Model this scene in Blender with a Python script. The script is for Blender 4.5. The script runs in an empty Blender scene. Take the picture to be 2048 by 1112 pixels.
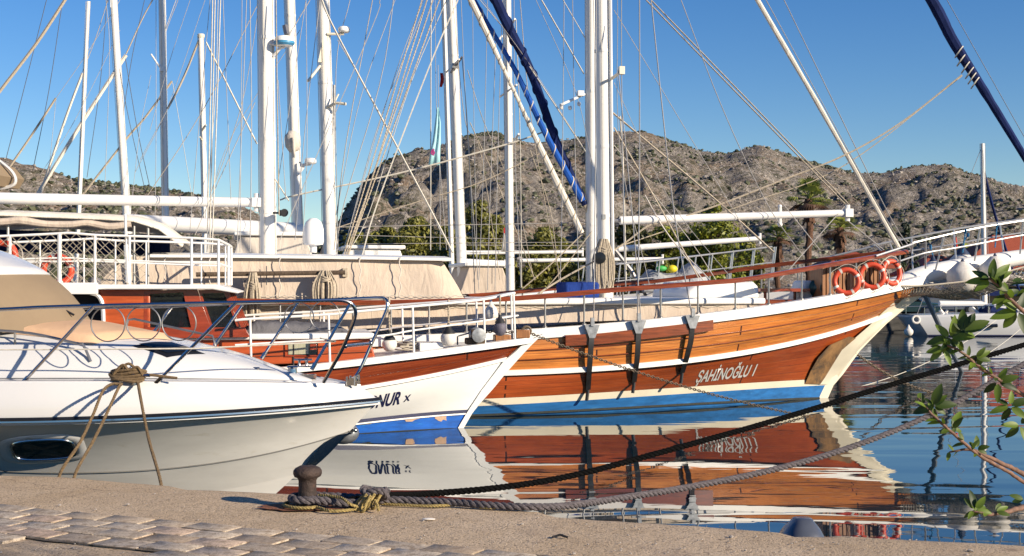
import bpy, bmesh, math, random
import numpy as np
from mathutils import Vector, Matrix, noise
random.seed(7)
R = math.radians
V = Vector
scene = bpy.context.scene
COL = scene.collection
# ---------------------------------------------------------------- camera numbers (photo is 2048 x 1112)
F, CX, HV, H = 2600.0, 1024.0, 570.0, 2.2
def at(u, v, Y): return V(((u-CX)/F*Y, Y, H-(v-HV)/F*Y))
def at_z(u, v, z): return at(u, v, F*(H-z)/(v-HV))

# ---------------------------------------------------------------- materials
def _new(name):
    m = bpy.data.materials.new(name); m.use_nodes = True
    nt = m.node_tree
    return m, nt, nt.nodes['Principled BSDF']
def ramp(nt, fac, stops):
    r = nt.nodes.new('ShaderNodeValToRGB'); e = r.color_ramp.elements
    while len(e) < len(stops): e.new(.5)
    for el, (p, c) in zip(e, stops): el.position = p; el.color = (*c, 1)
    nt.links.new(fac, r.inputs[0]); return r.outputs[0]
def tex(nt, coord='Object', scale=(1,1,1)):
    tc = nt.nodes.new('ShaderNodeTexCoord'); mp = nt.nodes.new('ShaderNodeMapping')
    mp.inputs['Scale'].default_value = scale
    nt.links.new(tc.outputs[coord], mp.inputs[0]); return mp.outputs[0]
def noise_n(nt, vec, scale, detail=4, rough=.6, dist=0):
    n = nt.nodes.new('ShaderNodeTexNoise'); nt.links.new(vec, n.inputs['Vector'])
    n.inputs['Scale'].default_value = scale; n.inputs['Detail'].default_value = detail
    n.inputs['Roughness'].default_value = rough; n.inputs['Distortion'].default_value = dist
    return n.outputs['Fac']
def bump_n(nt, height, strength, dist, b):
    k = nt.nodes.new('ShaderNodeBump'); k.inputs['Strength'].default_value = strength
    k.inputs['Distance'].default_value = dist
    nt.links.new(height, k.inputs['Height']); nt.links.new(k.outputs[0], b.inputs['Normal']); return k
def mixc(nt, fac, a, b):
    m = nt.nodes.new('ShaderNodeMix'); m.data_type = 'RGBA'
    if isinstance(fac, float): m.inputs[0].default_value = fac
    else: nt.links.new(fac, m.inputs[0])
    for i, c in ((6, a), (7, b)):
        if isinstance(c, tuple): m.inputs[i].default_value = (*c, 1)
        else: nt.links.new(c, m.inputs[i])
    return m.outputs[2]
def mat(name, c, rough=.5, metal=0, var=.12, scale=6, bump=0, bscale=40, coat=0, spec=.5, stretch=(1,1,1), c2=None, dirt=None):
    """plain procedural surface: colour wavers a little, fine bump"""
    m, nt, b = _new(name)
    vec = tex(nt, 'Object', stretch)
    d = c2 if c2 else tuple(x*(1-var*1.6) for x in c)
    n = noise_n(nt, vec, scale, 5, .65)
    col = ramp(nt, n, [(.3, d), (.68, c)])
    if dirt:
        n2 = noise_n(nt, vec, dirt[1], 6, .75, .4)
        k = ramp(nt, n2, [(dirt[2], (0,0,0)), (dirt[2]+.13, (.92,.92,.92))])
        col = mixc(nt, k, col, dirt[0])
    nt.links.new(col, b.inputs['Base Color'])
    b.inputs['Roughness'].default_value = rough; b.inputs['Metallic'].default_value = metal
    b.inputs['Coat Weight'].default_value = coat; b.inputs['Coat Roughness'].default_value = .12
    b.inputs['Specular IOR Level'].default_value = spec
    if bump:
        bump_n(nt, noise_n(nt, vec, bscale, 4, .6), bump, .02, b)
    return m
def wood(name, c1, c2, c3, rows, rough=.32, coat=.35, plank=14.0, seam=(.055,.016,.007)):
    """varnished planking on UV (u metres along, v 0..1 across the band)"""
    m, nt, b = _new(name)
    uv = tex(nt, 'UV')
    br = nt.nodes.new('ShaderNodeTexBrick')
    mp = nt.nodes.new('ShaderNodeMapping'); nt.links.new(uv, mp.inputs[0])
    mp.inputs['Scale'].default_value = (1, rows, 1)
    nt.links.new(mp.outputs[0], br.inputs['Vector'])
    br.inputs['Scale'].default_value = 1; br.inputs['Brick Width'].default_value = plank/2.6
    br.inputs['Row Height'].default_value = 1; br.inputs['Mortar Size'].default_value = .018
    br.inputs['Mortar Smooth'].default_value = .3; br.inputs['Bias'].default_value = 0
    br.inputs['Color1'].default_value = (0,0,0,1); br.inputs['Color2'].default_value = (1,1,1,1); br.inputs['Mortar'].default_value = (.5,.5,.5,1)
    mp2 = nt.nodes.new('ShaderNodeMapping'); nt.links.new(uv, mp2.inputs[0]); mp2.inputs['Scale'].default_value = (.5, rows*2.2, 1)
    add = nt.nodes.new('ShaderNodeVectorMath'); add.operation = 'ADD'
    nt.links.new(mp2.outputs[0], add.inputs[0]); nt.links.new(br.outputs['Color'], add.inputs[1])
    g = noise_n(nt, add.outputs[0], 3.2, 8, .66, .9)
    col = ramp(nt, g, [(.28, c3), (.5, c1), (.74, c2)])
    mp3 = nt.nodes.new('ShaderNodeMapping'); nt.links.new(uv, mp3.inputs[0]); mp3.inputs['Scale'].default_value = (.7, 1.6, 1)
    blot = noise_n(nt, mp3.outputs[0], 1.5, 4, .6)
    hs = nt.nodes.new('ShaderNodeHueSaturation'); nt.links.new(col, hs.inputs['Color'])
    mr = nt.nodes.new('ShaderNodeMapRange'); nt.links.new(blot, mr.inputs[0])
    mr.inputs[1].default_value = .3; mr.inputs[2].default_value = .7; mr.inputs[3].default_value = .72; mr.inputs[4].default_value = 1.2
    m3 = nt.nodes.new('ShaderNodeMath'); m3.operation = 'MULTIPLY_ADD'
    nt.links.new(br.outputs['Color'], m3.inputs[0]); m3.inputs[1].default_value = .22; nt.links.new(mr.outputs[0], m3.inputs[2])
    nt.links.new(m3.outputs[0], hs.inputs['Value'])
    fin = mixc(nt, br.outputs['Fac'], hs.outputs[0], seam)
    nt.links.new(fin, b.inputs['Base Color'])
    b.inputs['Roughness'].default_value = rough
    b.inputs['Coat Weight'].default_value = coat; b.inputs['Coat Roughness'].default_value = .1
    inv = nt.nodes.new('ShaderNodeMath'); inv.operation = 'SUBTRACT'; inv.inputs[0].default_value = 1
    nt.links.new(br.outputs['Fac'], inv.inputs[1])
    bump_n(nt, inv.outputs[0], .5, .006, b)
    return m
def leafmat(name, dark, light, trans=.35):
    m, nt, b = _new(name)
    gi = nt.nodes.new('ShaderNodeNewGeometry')
    col = ramp(nt, gi.outputs['Random Per Island'], [(0, dark), (.65, light), (1, tuple(min(1, x*1.5) for x in light))])
    nt.links.new(col, b.inputs['Base Color']); b.inputs['Roughness'].default_value = .5
    t = nt.nodes.new('ShaderNodeBsdfTranslucent'); nt.links.new(col, t.inputs[0])
    mx = nt.nodes.new('ShaderNodeMixShader'); mx.inputs[0].default_value = trans
    out = nt.nodes['Material Output']
    nt.links.new(b.outputs[0], mx.inputs[1]); nt.links.new(t.outputs[0], mx.inputs[2]); nt.links.new(mx.outputs[0], out.inputs[0])
    return m
def canvasmat(name, c, c2, weave=90, folds=.25):
    m, nt, b = _new(name)
    vec = tex(nt, 'Object'); st = tex(nt, 'Object', (1.2, 1.2, .35))
    n = noise_n(nt, vec, 1.6, 6, .65, .5)
    nt.links.new(ramp(nt, n, [(.3, c2), (.7, c)]), b.inputs['Base Color'])
    b.inputs['Roughness'].default_value = .9; b.inputs['Specular IOR Level'].default_value = .15
    bump_n(nt, noise_n(nt, st, 3.2, 5, .55, .8), folds, .12, b)
    return m

M = {}
def build_mats():
    M['white'] = mat('white_paint', (.80,.79,.76), .35, var=.06, scale=3, bump=.04, bscale=14, dirt=((.55,.5,.43), 5, .66))
    M['mast'] = mat('mast_paint', (.76,.75,.73), .3, var=.05, scale=2, dirt=((.6,.57,.5), 4, .68), stretch=(3,3,.5))
    M['gel'] = mat('gelcoat', (.60,.60,.60), .16, var=.03, scale=1.2, coat=.3)
    M['gelhull'] = mat('hull_gelcoat', (.70,.685,.645), .14, var=.10, scale=1.6, coat=.4, stretch=(.5,1,2.2), dirt=((.56,.53,.46), 2.2, .6))
    M['hullwhite'] = mat('hull_white', (.79,.79,.77), .28, var=.06, scale=1.4, bump=.05, bscale=5, stretch=(.4,1,2), dirt=((.62,.6,.55), 2.5, .67))
    M['cream'] = mat('cream_paint', (.74,.68,.54), .4, var=.08, scale=2, dirt=((.5,.44,.3), 4, .66))
    M['blue'] = mat('antifouling_blue', (.025,.17,.47), .5, var=.3, scale=7, stretch=(.3,1,2), dirt=((.09,.28,.5), 3.5, .6))
    M['blue2'] = mat('bright_blue', (.015,.13,.55), .45, var=.3, scale=7, stretch=(.3,1,2), dirt=((.05,.3,.45), 6, .62))
    M['weed'] = mat('waterline_weed', (.012,.018,.014), .8, var=.5, scale=20)
    M['navy'] = mat('navy_paint', (.012,.014,.06), .4)
    M['peel'] = mat('bared_paint', (.62,.38,.22), .8, var=.4, scale=25, c2=(.38,.3,.25))
    M['yellow'] = mat('old_yellow', (.4,.33,.06), .8, var=.4, scale=20)
    M['teakup'] = wood('teak_topside', (.47,.16,.031), (.62,.255,.062), (.31,.088,.018), 4, plank=14, rough=.38)
    M['teaklo'] = wood('red_planking', (.36,.070,.016), (.47,.12,.03), (.22,.036,.010), 6, plank=12, rough=.36)
    M['mahog'] = wood('onur_strake', (.20,.036,.010), (.31,.07,.018), (.08,.014,.005), 2, plank=11, coat=.6, rough=.22)
    M['varnish'] = mat('varnished_wood', (.28,.062,.018), .25, var=.45, scale=3, coat=.5, stretch=(.6,3,9))
    M['orange'] = mat('orange_wood', (.50,.092,.022), .35, var=.28, scale=2.5, coat=.3, stretch=(.5,2,6), dirt=((.3,.05,.014), 4, .6))
    M['redwood'] = mat('red_frame', (.33,.05,.017), .3, var=.3, scale=5, coat=.4, stretch=(.6,2,6))
    M['slat'] = mat('slat_wood', (.36,.15,.05), .45, var=.35, scale=6, stretch=(6,6,.7))
    M['worn'] = mat('worn_planks', (.33,.18,.07), .8, var=.5, scale=5, c2=(.16,.085,.035), dirt=((.035,.034,.032), 1.6, .46), stretch=(1,1,.7))
    M['deck'] = mat('deck_boards', (.42,.36,.3), .7, var=.2, scale=4, stretch=(.4,6,1))
    M['canvas'] = canvasmat('beige_canvas', (.56,.47,.385), (.47,.39,.315), folds=.4)
    M['canvas_old'] = canvasmat('pale_tarp', (.66,.60,.52), (.52,.47,.42), folds=.4)
    M['tan'] = canvasmat('tan_cover', (.25,.19,.125), (.22,.165,.11), folds=.06)
    M['pad'] = canvasmat('sunpad_cloth', (.62,.41,.26), (.55,.36,.225), folds=.08)
    M['greycloth'] = canvasmat('grey_cloth', (.17,.165,.175), (.1,.1,.11), folds=.4)
    M['tarp'] = canvasmat('grey_tarp', (.42,.43,.45), (.27,.28,.3), folds=.8)
    M['bluecloth'] = canvasmat('blue_cloth', (.02,.055,.25), (.012,.03,.15), folds=.4)
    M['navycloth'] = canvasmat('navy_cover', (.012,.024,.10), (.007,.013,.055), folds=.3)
    M['bluestripe'] = canvasmat('blue_rope_cover', (.02,.10,.42), (.015,.07,.3))
    M['sailwhite'] = canvasmat('sail_cloth', (.74,.69,.6), (.6,.55,.47), folds=.3)
    M['rope'] = mat('beige_rope', (.53,.45,.34), .9, var=.3, scale=30, bump=.4, bscale=120)
    M['ropew'] = mat('white_rope', (.66,.62,.53), .8, var=.2, scale=20)
    M['ropedark'] = mat('black_rope', (.006,.006,.006), 1.0, spec=.1, var=.4, scale=40, bump=.5, bscale=150)
    M['ropegrey'] = mat('grey_rope', (.15,.13,.14), .9, var=.45, scale=45, bump=.5, bscale=160)
    M['ropeyel'] = mat('yellowed_rope', (.40,.30,.11), .9, var=.35, scale=45, bump=.4, bscale=160)
    M['ropebrown'] = mat('brown_rope', (.19,.125,.062), .85, var=.35, scale=40, bump=.4, bscale=150)
    M['ropeblue'] = mat('blue_lashing', (.02,.2,.42), .8, var=.3, scale=30)
    M['wire'] = mat('rigging_wire', (.50,.47,.43), .45, metal=.3)
    M['wiredark'] = mat('dark_wire', (.10,.11,.13), .5)
    M['chrome'] = mat('polished_steel', (.52,.50,.475), .16, metal=1, var=.05)
    M['tubesteel'] = mat('brushed_tube', (.55,.55,.54), .3, metal=.55, var=.08)
    M['steel'] = mat('grey_steel', (.36,.35,.34), .35, metal=.8, var=.2)
    M['iron'] = mat('black_iron', (.022,.022,.024), .5, var=.4, scale=9)
    M['galv'] = mat('galvanised_steel', (.4,.41,.42), .4, metal=.7, var=.3, scale=12)
    M['rustchain'] = mat('chain_steel', (.20,.155,.11), .7, metal=.3, var=.4, scale=9)
    M['rust'] = mat('rusty_iron', (.062,.038,.03), .75, var=.5, scale=12, bump=.7, bscale=40, dirt=((.2,.075,.03), 7, .56))
    M['rubber'] = mat('black_rubber', (.014,.015,.018), .28, var=.3)
    M['glass'] = mat('dark_glass', (.012,.016,.02), .04, var=.3, spec=.8)
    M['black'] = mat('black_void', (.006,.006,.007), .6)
    M['ring'] = mat('lifering_orange', (.66,.075,.028), .45, var=.12, scale=6, bump=.1, bscale=30)
    M['tape'] = mat('ring_tape', (.72,.66,.58), .6)
    M['fender'] = mat('fender_white', (.72,.68,.62), .6, var=.12, scale=8, bump=.15, bscale=14, stretch=(3,3,.6))
    M['fendernavy'] = mat('fender_navy', (.02,.035,.08), .5)
    M['fendergrey'] = mat('fender_grey', (.12,.11,.145), .6, bump=.3, bscale=50)
    M['net'] = mat('net_cord', (.46,.41,.33), .9)
    M['radome'] = mat('radar_white', (.82,.81,.79), .3, var=.03)
    M['radblue'] = mat('radar_blue_band', (.06,.28,.5), .4)
    M['red'] = mat('red_cloth', (.55,.02,.02), .7)
    M['cyan'] = mat('pale_blue_flag', (.42,.74,.80), .8, var=.1)
    M['magenta'] = mat('flag_mark', (.4,.04,.2), .8)
    M['green'] = mat('green_plastic', (.05,.4,.08), .5)
    M['yel'] = mat('yellow_plastic', (.75,.62,.02), .5)
    M['drum'] = mat('windlass_green', (.03,.08,.07), .4)
    M['plaster'] = mat('pale_plaster', (.62,.55,.46), .9, var=.12, scale=3)
    M['tiles'] = mat('roof_tiles', (.42,.085,.035), .8, var=.35, scale=9, stretch=(6,1,1), bump=.5, bscale=20)
    M['bark'] = mat('bark', (.13,.09,.06), .95, var=.4, scale=8, bump=.8, bscale=30, stretch=(4,4,1))
    M['palmbark'] = mat('palm_bark', (.17,.085,.05), .95, var=.5, scale=14, bump=1, bscale=30)
    M['twig'] = mat('twig_bark', (.23,.13,.09), .8, var=.4, scale=60)
    M['leaf'] = leafmat('shrub_leaf', (.018,.045,.007), (.11,.17,.018), .4)
    M['pine'] = leafmat('pine_leaf', (.03,.05,.008), (.22,.24,.025), .35)
    M['pinedark'] = leafmat('dark_leaf', (.022,.03,.010), (.085,.085,.022), .25)
    M['olive'] = leafmat('olive_leaf', (.045,.055,.012), (.23,.22,.045), .3)
    M['cyp'] = leafmat('cypress_leaf', (.008,.015,.007), (.022,.035,.012), .1)
    M['palm'] = leafmat('palm_leaf', (.07,.10,.02), (.30,.33,.07), .3)
    M['cargreen'] = mat('car_paint_green', (.03,.07,.065), .25, coat=.6)
    M['carwhite'] = mat('car_paint_white', (.6,.6,.6), .25, coat=.6)
    M['motor'] = mat('motor_grey', (.075,.085,.11), .3, var=.1, coat=.4)
    M['scrub'] = leafmat('scrub_leaf', (.038,.045,.024), (.085,.09,.048), .1)
    M['rock'] = mat('limestone', (.36,.33,.30), .95, var=.4, scale=.8, c2=(.31,.27,.235), bump=.8, bscale=3)

# ---------------------------------------------------------------- mesh builder
class MB:
    def __init__(s): s.v = []; s.f = []; s.uv = []; s.hasuv = False; s.mi = []; s.cur = 0
    def add(s, vs, fs, uvs=None):
        o = len(s.v); s.v += [tuple(p) for p in vs]
        for i, f in enumerate(fs):
            s.f.append([o+k for k in f]); s.uv.append(uvs[i] if uvs else None); s.mi.append(s.cur)
        if uvs: s.hasuv = True
        return s
    def hexa(s, p):   # 8 points: bottom ring 4, top ring 4
        return s.add(p, [(3,2,1,0),(4,5,6,7),(0,1,5,4),(1,2,6,5),(2,3,7,6),(3,0,4,7)])
    def box(s, c, d, rot=None):
        x,y,z = d[0]/2,d[1]/2,d[2]/2; c = V(c)
        p = [V(q) for q in ((-x,-y,-z),(x,-y,-z),(x,y,-z),(-x,y,-z),(-x,-y,z),(x,-y,z),(x,y,z),(-x,y,z))]
        if rot is not None: p = [rot @ q for q in p]
        return s.hexa([c+q for q in p])
    def prism(s, poly, off):  # poly: planar points, extruded by vector off
        n = len(poly); poly = [V(p) for p in poly]; off = V(off)
        vs = poly + [p+off for p in poly]
        fs = [tuple(range(n))[::-1], tuple(range(n,2*n))] + [(i,(i+1)%n,n+(i+1)%n,n+i) for i in range(n)]
        return s.add(vs, fs)
    def tube(s, pts, r, n=6, closed=False):
        pts = [V(p) for p in pts]; m = len(pts)
        if m < 2: return s
        rr = r if isinstance(r, (list, tuple)) else [r]*m
        tg = []
        for i in range(m):
            if closed: d = pts[(i+1)%m]-pts[i-1]
            else: d = pts[min(i+1,m-1)]-pts[max(i-1,0)]
            tg.append(d.normalized() if d.length > 1e-9 else V((0,0,1)))
        a = V((0,0,1)) if abs(tg[0].z) < .9 else V((1,0,0))
        nx = tg[0].cross(a).normalized(); vs = []
        for i in range(m):
            nx = (nx - tg[i]*nx.dot(tg[i]))
            nx = nx.normalized() if nx.length > 1e-9 else tg[i].orthogonal().normalized()
            ny = tg[i].cross(nx)
            for k in range(n):
                an = 2*math.pi*k/n
                vs.append(pts[i]+(nx*math.cos(an)+ny*math.sin(an))*rr[i])
        fs = []
        for i in range(m if closed else m-1):
            j = (i+1) % m
            for k in range(n): fs.append((i*n+k, i*n+(k+1)%n, j*n+(k+1)%n, j*n+k))
        if not closed: fs += [tuple(range(n))[::-1], tuple(range((m-1)*n, m*n))]
        return s.add(vs, fs)
    def twist(s, pts, r, strands=3, pitch=None, n=5, step=None):
        pitch = pitch or r*7; step = step or pitch/9
        P = resample(pts, step); 
        tg = [(P[min(i+1,len(P)-1)]-P[max(i-1,0)]).normalized() for i in range(len(P))]
        nx = tg[0].orthogonal().normalized(); fr = []
        for t in tg:
            nx = (nx-t*nx.dot(t)).normalized(); fr.append((nx.copy(), t.cross(nx)))
        for q in range(strands):
            L = []
            for i, p in enumerate(P):
                a = 2*math.pi*(q/strands + i*step/pitch)
                L.append(p+(fr[i][0]*math.cos(a)+fr[i][1]*math.sin(a))*r*.52)
            s.tube(L, r*.56, n)
        return s
    def grid(s, rows, uvf=None, closed=False, flip=False):
        m, n = len(rows), len(rows[0]); vs = [p for r_ in rows for p in r_]; fs = []; uvs = []
        for i in range(m-1):
            for k in range(n if closed else n-1):
                l = (k+1) % n
                f = (i*n+k, i*n+l, (i+1)*n+l, (i+1)*n+k)
                uu = [uvf(i,k), uvf(i,k+1), uvf(i+1,k+1), uvf(i+1,k)] if uvf else None
                if flip: f = f[::-1]; uu = uu[::-1] if uu else None
                fs.append(f); uvs.append(uu)
        return s.add(vs, fs, uvs if uvf else None)
    def lathe(s, prof, c, axis=(0,0,1), n=16):  # prof: (radius, height)
        ax = V(axis).normalized(); x = ax.orthogonal().normalized(); y = ax.cross(x); c = V(c)
        rows = [[c+ax*h+(x*math.cos(2*math.pi*k/n)+y*math.sin(2*math.pi*k/n))*max(r,1e-4) for k in range(n)] for r, h in prof]
        s.grid(rows, closed=True)
        o = len(s.v)-len(prof)*n
        s.f += [[o+k for k in range(n)][::-1], [o+(len(prof)-1)*n+k for k in range(n)]]; s.uv += [None]*2; s.mi += [s.cur]*2
        return s
    def ball(s, c, r, nu=14, nv=9):
        r = r if isinstance(r, (tuple, list)) else (r,r,r); c = V(c)
        rows = []
        for i in range(nv+1):
            t = math.pi*i/nv
            rows.append([c+V((r[0]*math.sin(t)*math.cos(2*math.pi*k/nu), r[1]*math.sin(t)*math.sin(2*math.pi*k/nu), -r[2]*math.cos(t))) for k in range(nu)])
        return s.grid(rows, closed=True)
    def sweep(s, pts, prof, up=V((0,0,1)), uvscale=None):  # prof: (side, up) closed polygon; side = horizontal normal (left of travel)
        pts = [V(p) for p in pts]; rows = []; m = len(pts)
        for i in range(m):
            t = (pts[min(i+1,m-1)]-pts[max(i-1,0)]); sd = up.cross(t); sd = sd.normalized()
            rows.append([pts[i]+sd*a+up*b for a, b in prof])
        s.grid(rows, closed=True)
        n = len(prof); o = len(s.v)-m*n
        s.f += [[o+k for k in range(n)][::-1], [o+(m-1)*n+k for k in range(n)]]; s.uv += [None]*2; s.mi += [s.cur]*2
        return s
    def build(s, name, mt, parent=None, smooth=35, bevel=None):
        me = bpy.data.meshes.new(name); me.from_pydata(s.v, [], s.f); 
        mts = mt if isinstance(mt, list) else [mt]
        for q in mts: me.materials.append(q)
        if len(mts) > 1: me.polygons.foreach_set('material_index', s.mi)
        if s.hasuv:
            l = me.uv_layers.new(name='UVMap'); k = 0
            for f, uu in zip(s.f, s.uv):
                for j in range(len(f)):
                    l.data[k].uv = uu[j] if uu else (0,0); k += 1
        bm = bmesh.new(); bm.from_mesh(me)
        bmesh.ops.remove_doubles(bm, verts=bm.verts, dist=1e-5) if len(s.v) < 60000 else None
        if len(s.v) < 60000: bmesh.ops.recalc_face_normals(bm, faces=bm.faces)
        bm.to_mesh(me); bm.free()
        if smooth:
            me.polygons.foreach_set('use_smooth', [True]*len(me.polygons))
            me.set_sharp_from_angle(angle=R(smooth))
        o = bpy.data.objects.new(name, me); COL.objects.link(o)
        if parent is not None: o.parent = parent
        if bevel:
            md = o.modifiers.new('bevel', 'BEVEL'); md.width = bevel; md.segments = 2; md.limit_method = 'ANGLE'; md.angle_limit = R(40)
        return o
def resample(pts, step):
    pts = [V(p) for p in pts]; out = [pts[0].copy()]; acc = 0
    for a, b in zip(pts, pts[1:]):
        L = (b-a).length
        if L < 1e-9: continue
        d = step-acc
        while d <= L: out.append(a.lerp(b, d/L)); d += step
        acc = L-(d-step)
    if (out[-1]-pts[-1]).length > step*.3: out.append(pts[-1].copy())
    return out
def spline(pts, k=8):
    pts = [V(p) for p in pts]; P = [pts[0]*2-pts[1]]+pts+[pts[-1]*2-pts[-2]]; out = []
    for i in range(1, len(P)-2):
        a,b,c,d = P[i-1:i+3]
        for j in range(k):
            t = j/k
            out.append(.5*((2*b)+(c-a)*t+(2*a-5*b+4*c-d)*t*t+(3*b-3*c+d-a)*t**3))
    out.append(pts[-1]); return out
def sag(a, b, drop, k=14):
    a, b = V(a), V(b); return [a.lerp(b, i/k)-V((0,0,drop*4*(i/k)*(1-i/k))) for i in range(k+1)]
def tag(o, label, cat, group=None):
    o['label'] = label; o['category'] = cat
    if group: o['group'] = group
    return o
def struct(o, kind='structure'): o['kind'] = kind; return o
def empty(name, loc, rz=0):
    o = bpy.data.objects.new(name, None); COL.objects.link(o); o.location = loc; o.rotation_euler = (0,0,rz); o.empty_display_size = .2
    return o
def copy_tree(o, parent=None):
    c = o.copy(); COL.objects.link(c)
    if parent is not None: c.parent = parent
    for ch in list(o.children): copy_tree(ch, c)
    return c

# ---------------------------------------------------------------- ships
class Ship:
    """local frame: x forward, y to the far side (away from the camera), z up"""
    def __init__(s, name, O, deg, label, cat='boat', group=None):
        s.O = V((O[0], O[1], 0)); s.a = R(deg); c, q = math.cos(s.a), math.sin(s.a)
        s.f = V((c,q,0)); s.l = V((-q,c,0))
        s.root = empty(name, s.O, s.a); tag(s.root, label, cat, group)
        s.lev = {}; s.bul = {}; s.bvh = {}
    def loc(s, P): d = P-s.O; return V((d.dot(s.f), d.dot(s.l), P.z))
    def wor(s, p): return s.O+s.f*p[0]+s.l*p[1]+V((0,0,p[2]))
    def pix(s, u, v, t=0.0):       # where the sight line of a photo pixel meets the fore-and-aft plane t metres to the near side
        d = V(((u-CX)/F, 1, (HV-v)/F)); o = V((0,0,H))
        k = (-t-(o-s.O).dot(s.l))/d.dot(s.l)
        return s.loc(o+d*k)
    def pz(s, u, v, z): return s.loc(at_z(u, v, z))
    def level(s, name, stem, pixs, B, L, n, tail):
        """tail: (s, z) of the hidden stern end"""
        b = s.pix(*stem, 0)
        d = dict(sb=b.x, zb=b.z, B=B, L=L, n=n, send=tail[0]); s.lev[name] = d
        S = [(b.x, b.z), tail]
        for u, v in pixs:
            p = s.on(u, v, name); S.append((p.x, p.z))
        S.sort(); xs = np.array([q[0] for q in S]); zs = np.array([q[1] for q in S])
        w = np.ones(len(S)); w[-1] = 4; w[0] = .7
        d['poly'] = np.polyfit(xs, zs, 3, w=w)
    def b(s, name, x):
        d = s.lev[name]; q = (d['sb']-x)/d['L']
        if q <= 0: return 0.0
        e = d['B'] if q >= 1 else d['B']*(1-(1-q)**d['n'])
        r = (x-d['send'])
        if r < 4.5: e *= 1-.18*((4.5-max(r,0))/4.5)**2
        return e
    def z(s, name, x): return float(np.polyval(s.lev[name]['poly'], x))
    def on(s, u, v, name, off=0.0):
        t = s.lev[name]['B']*.5
        for _ in range(40):
            p = s.pix(u, v, t); t = .5*t+.5*(s.b(name, p.x)+off)
        return s.pix(u, v, t)
    def bz(s, names, x, z):      # half breadth at (x, z) interpolated between levels, top to bottom
        zz = [(s.z(k, x), s.b(k, x)) for k in names]; i = 0
        if z >= zz[0][0]: return zz[0][1]
        for (z1, b1), (z2, b2) in zip(zz, zz[1:]):
            if z1 >= z >= z2:
                w = (z-z2)/max(1e-6, z1-z2); e = b2+(b1-b2)*w
                return e+s.bul.get((names[i], names[i+1]), 0)*4*w*(1-w)*min(1, e*2)
            i += 1
        return zz[-1][1]
    def cast(s, u, v, obj, off=.004):      # first point of that part's own surface along the sight line
        if obj.name not in s.bvh:
            from mathutils.bvhtree import BVHTree
            s.bvh[obj.name] = BVHTree.FromPolygons([q.co.copy() for q in obj.data.vertices], [list(f.vertices) for f in obj.data.polygons])
        o = s.loc(V((0,0,H))); d = (s.pix(u, v, 1.0)-o).normalized(); p, n, i, k = s.bvh[obj.name].ray_cast(o, d)
        if p is None: return None
        if n.dot(d) > 0: n = -n
        return p+n*off
    def onhull(s, u, v, names, off=0.0):
        t = 1.0
        for _ in range(40):
            p = s.pix(u, v, t); t = .5*t+.5*(s.bz(names, p.x, p.z)+off)
        return s.pix(u, v, t)
    def line(s, name, N=46, off=0.0, dz=0.0, p=1.7):
        d = s.lev[name]; out = []
        for i in range(N+1):
            x = d['sb']+(d['send']-d['sb'])*(i/N)**p
            out.append(V((x, -(s.b(name, x)+off), (d['zb'] if i == 0 else s.z(name, x))+dz)))
        return out
    def band(s, a, c, name, mt, N=46, sub=5, bulge=0.0, parent=None):
        A, B_ = s.line(a, N), s.line(c, N); mb = MB(); s.bul[(a, c)] = bulge
        for sg in (1, -1):
            rows = []
            for k in range(sub+1):
                w = k/sub; row = []
                for p, q in zip(A, B_):
                    m = p.lerp(q, w); m.y -= bulge*4*w*(1-w)*min(1, abs(m.y)*2); m.y *= sg; row.append(m)
                rows.append(row)
            mb.grid(rows, uvf=lambda i, k: (A[min(k,N)].x+(B_[min(k,N)].x-A[min(k,N)].x)*i/sub, 1-i/sub), flip=sg < 0)
        return mb.build(name, mt, parent or s.root, smooth=50)
    def rail_band(s, name, lev, prof, mt, off=0.0, dz=0.0, N=46):
        mb = MB()
        L = s.line(lev, N, off, dz)
        mb.sweep([V((p.x,p.y,p.z)) for p in L[::-1]], prof)
        mb.sweep([V((p.x,-p.y,p.z)) for p in L], prof)
        return mb.build(name, mt, s.root, smooth=30)
    def close(s, names, name, mt, inset=.12):
        """deck and transom"""
        mb = MB(); A = s.line(names[0], 30, 0, -inset)
        mb.grid([[p for p in A], [V((p.x,0,p.z+.03)) for p in A], [V((p.x,-p.y,p.z)) for p in A]])
        o = mb.build(name, mt, s.root)
        return o
    def transom(s, names, mt):
        mb = MB(); L = [s.line(k)[-1] for k in names]
        mb.grid([[V((p.x,p.y,p.z)), V((p.x-.25,0,p.z)), V((p.x,-p.y,p.z))] for p in L])
        mb.build('transom', mt, s.root)
    def part(s, mb, name, mt, parent=None, **k): return mb.build(name, mt, parent or s.root, **k)
    def mast(s, ub, vb, ut, vt, wb, wt, t=0.0, zlow=None, name='mast', mt=None):
        """pixels of foot and top, widths in px"""
        a, b = s.pix(ub, vb, t), s.pix(ut, vt, t)
        if zlow is not None:
            k = (zlow-b.z)/(a.z-b.z); a = b.lerp(a, k)
        Y = s.wor(a).y; mb = MB()
        n = 10; P = [a.lerp(b, i/n) for i in range(n+1)]
        mb.tube(P, [(wb+(wt-wb)*i/n)/2/F*Y for i in range(n+1)], 18)
        o = mb.build(name, mt or M['mast'], s.root); d = (b-a).normalized()
        for q in (1.1, 2.1, 3.4, 5.2, 7.6, 10.3):
            if q < (b-a).length: k = q/(b-a).length; r = (wb+(wt-wb)*k)/2/F*Y; m2 = MB(); m2.tube([a+d*(q-.03), a+d*(q+.03)], r*1.05, 18); m2.build('mast_band', M['mast'], o)
        m3 = MB()
        for an, sw in ((-.5,.4),(.9,-.3),(-1.6,.2)):
            r0 = wb/2/F*Y*1.12; m3.tube([a.lerp(b, i/n)+V((math.sin(an)*r0, -math.cos(an)*r0*(1 if abs(an) < 1.2 else -.2), 0))+V((sw*.06*math.sin(math.pi*i/n),0,0)) for i in range(n+1)], .007, 4)
        m3.build('halyards', M['ropew'], o); return o
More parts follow.
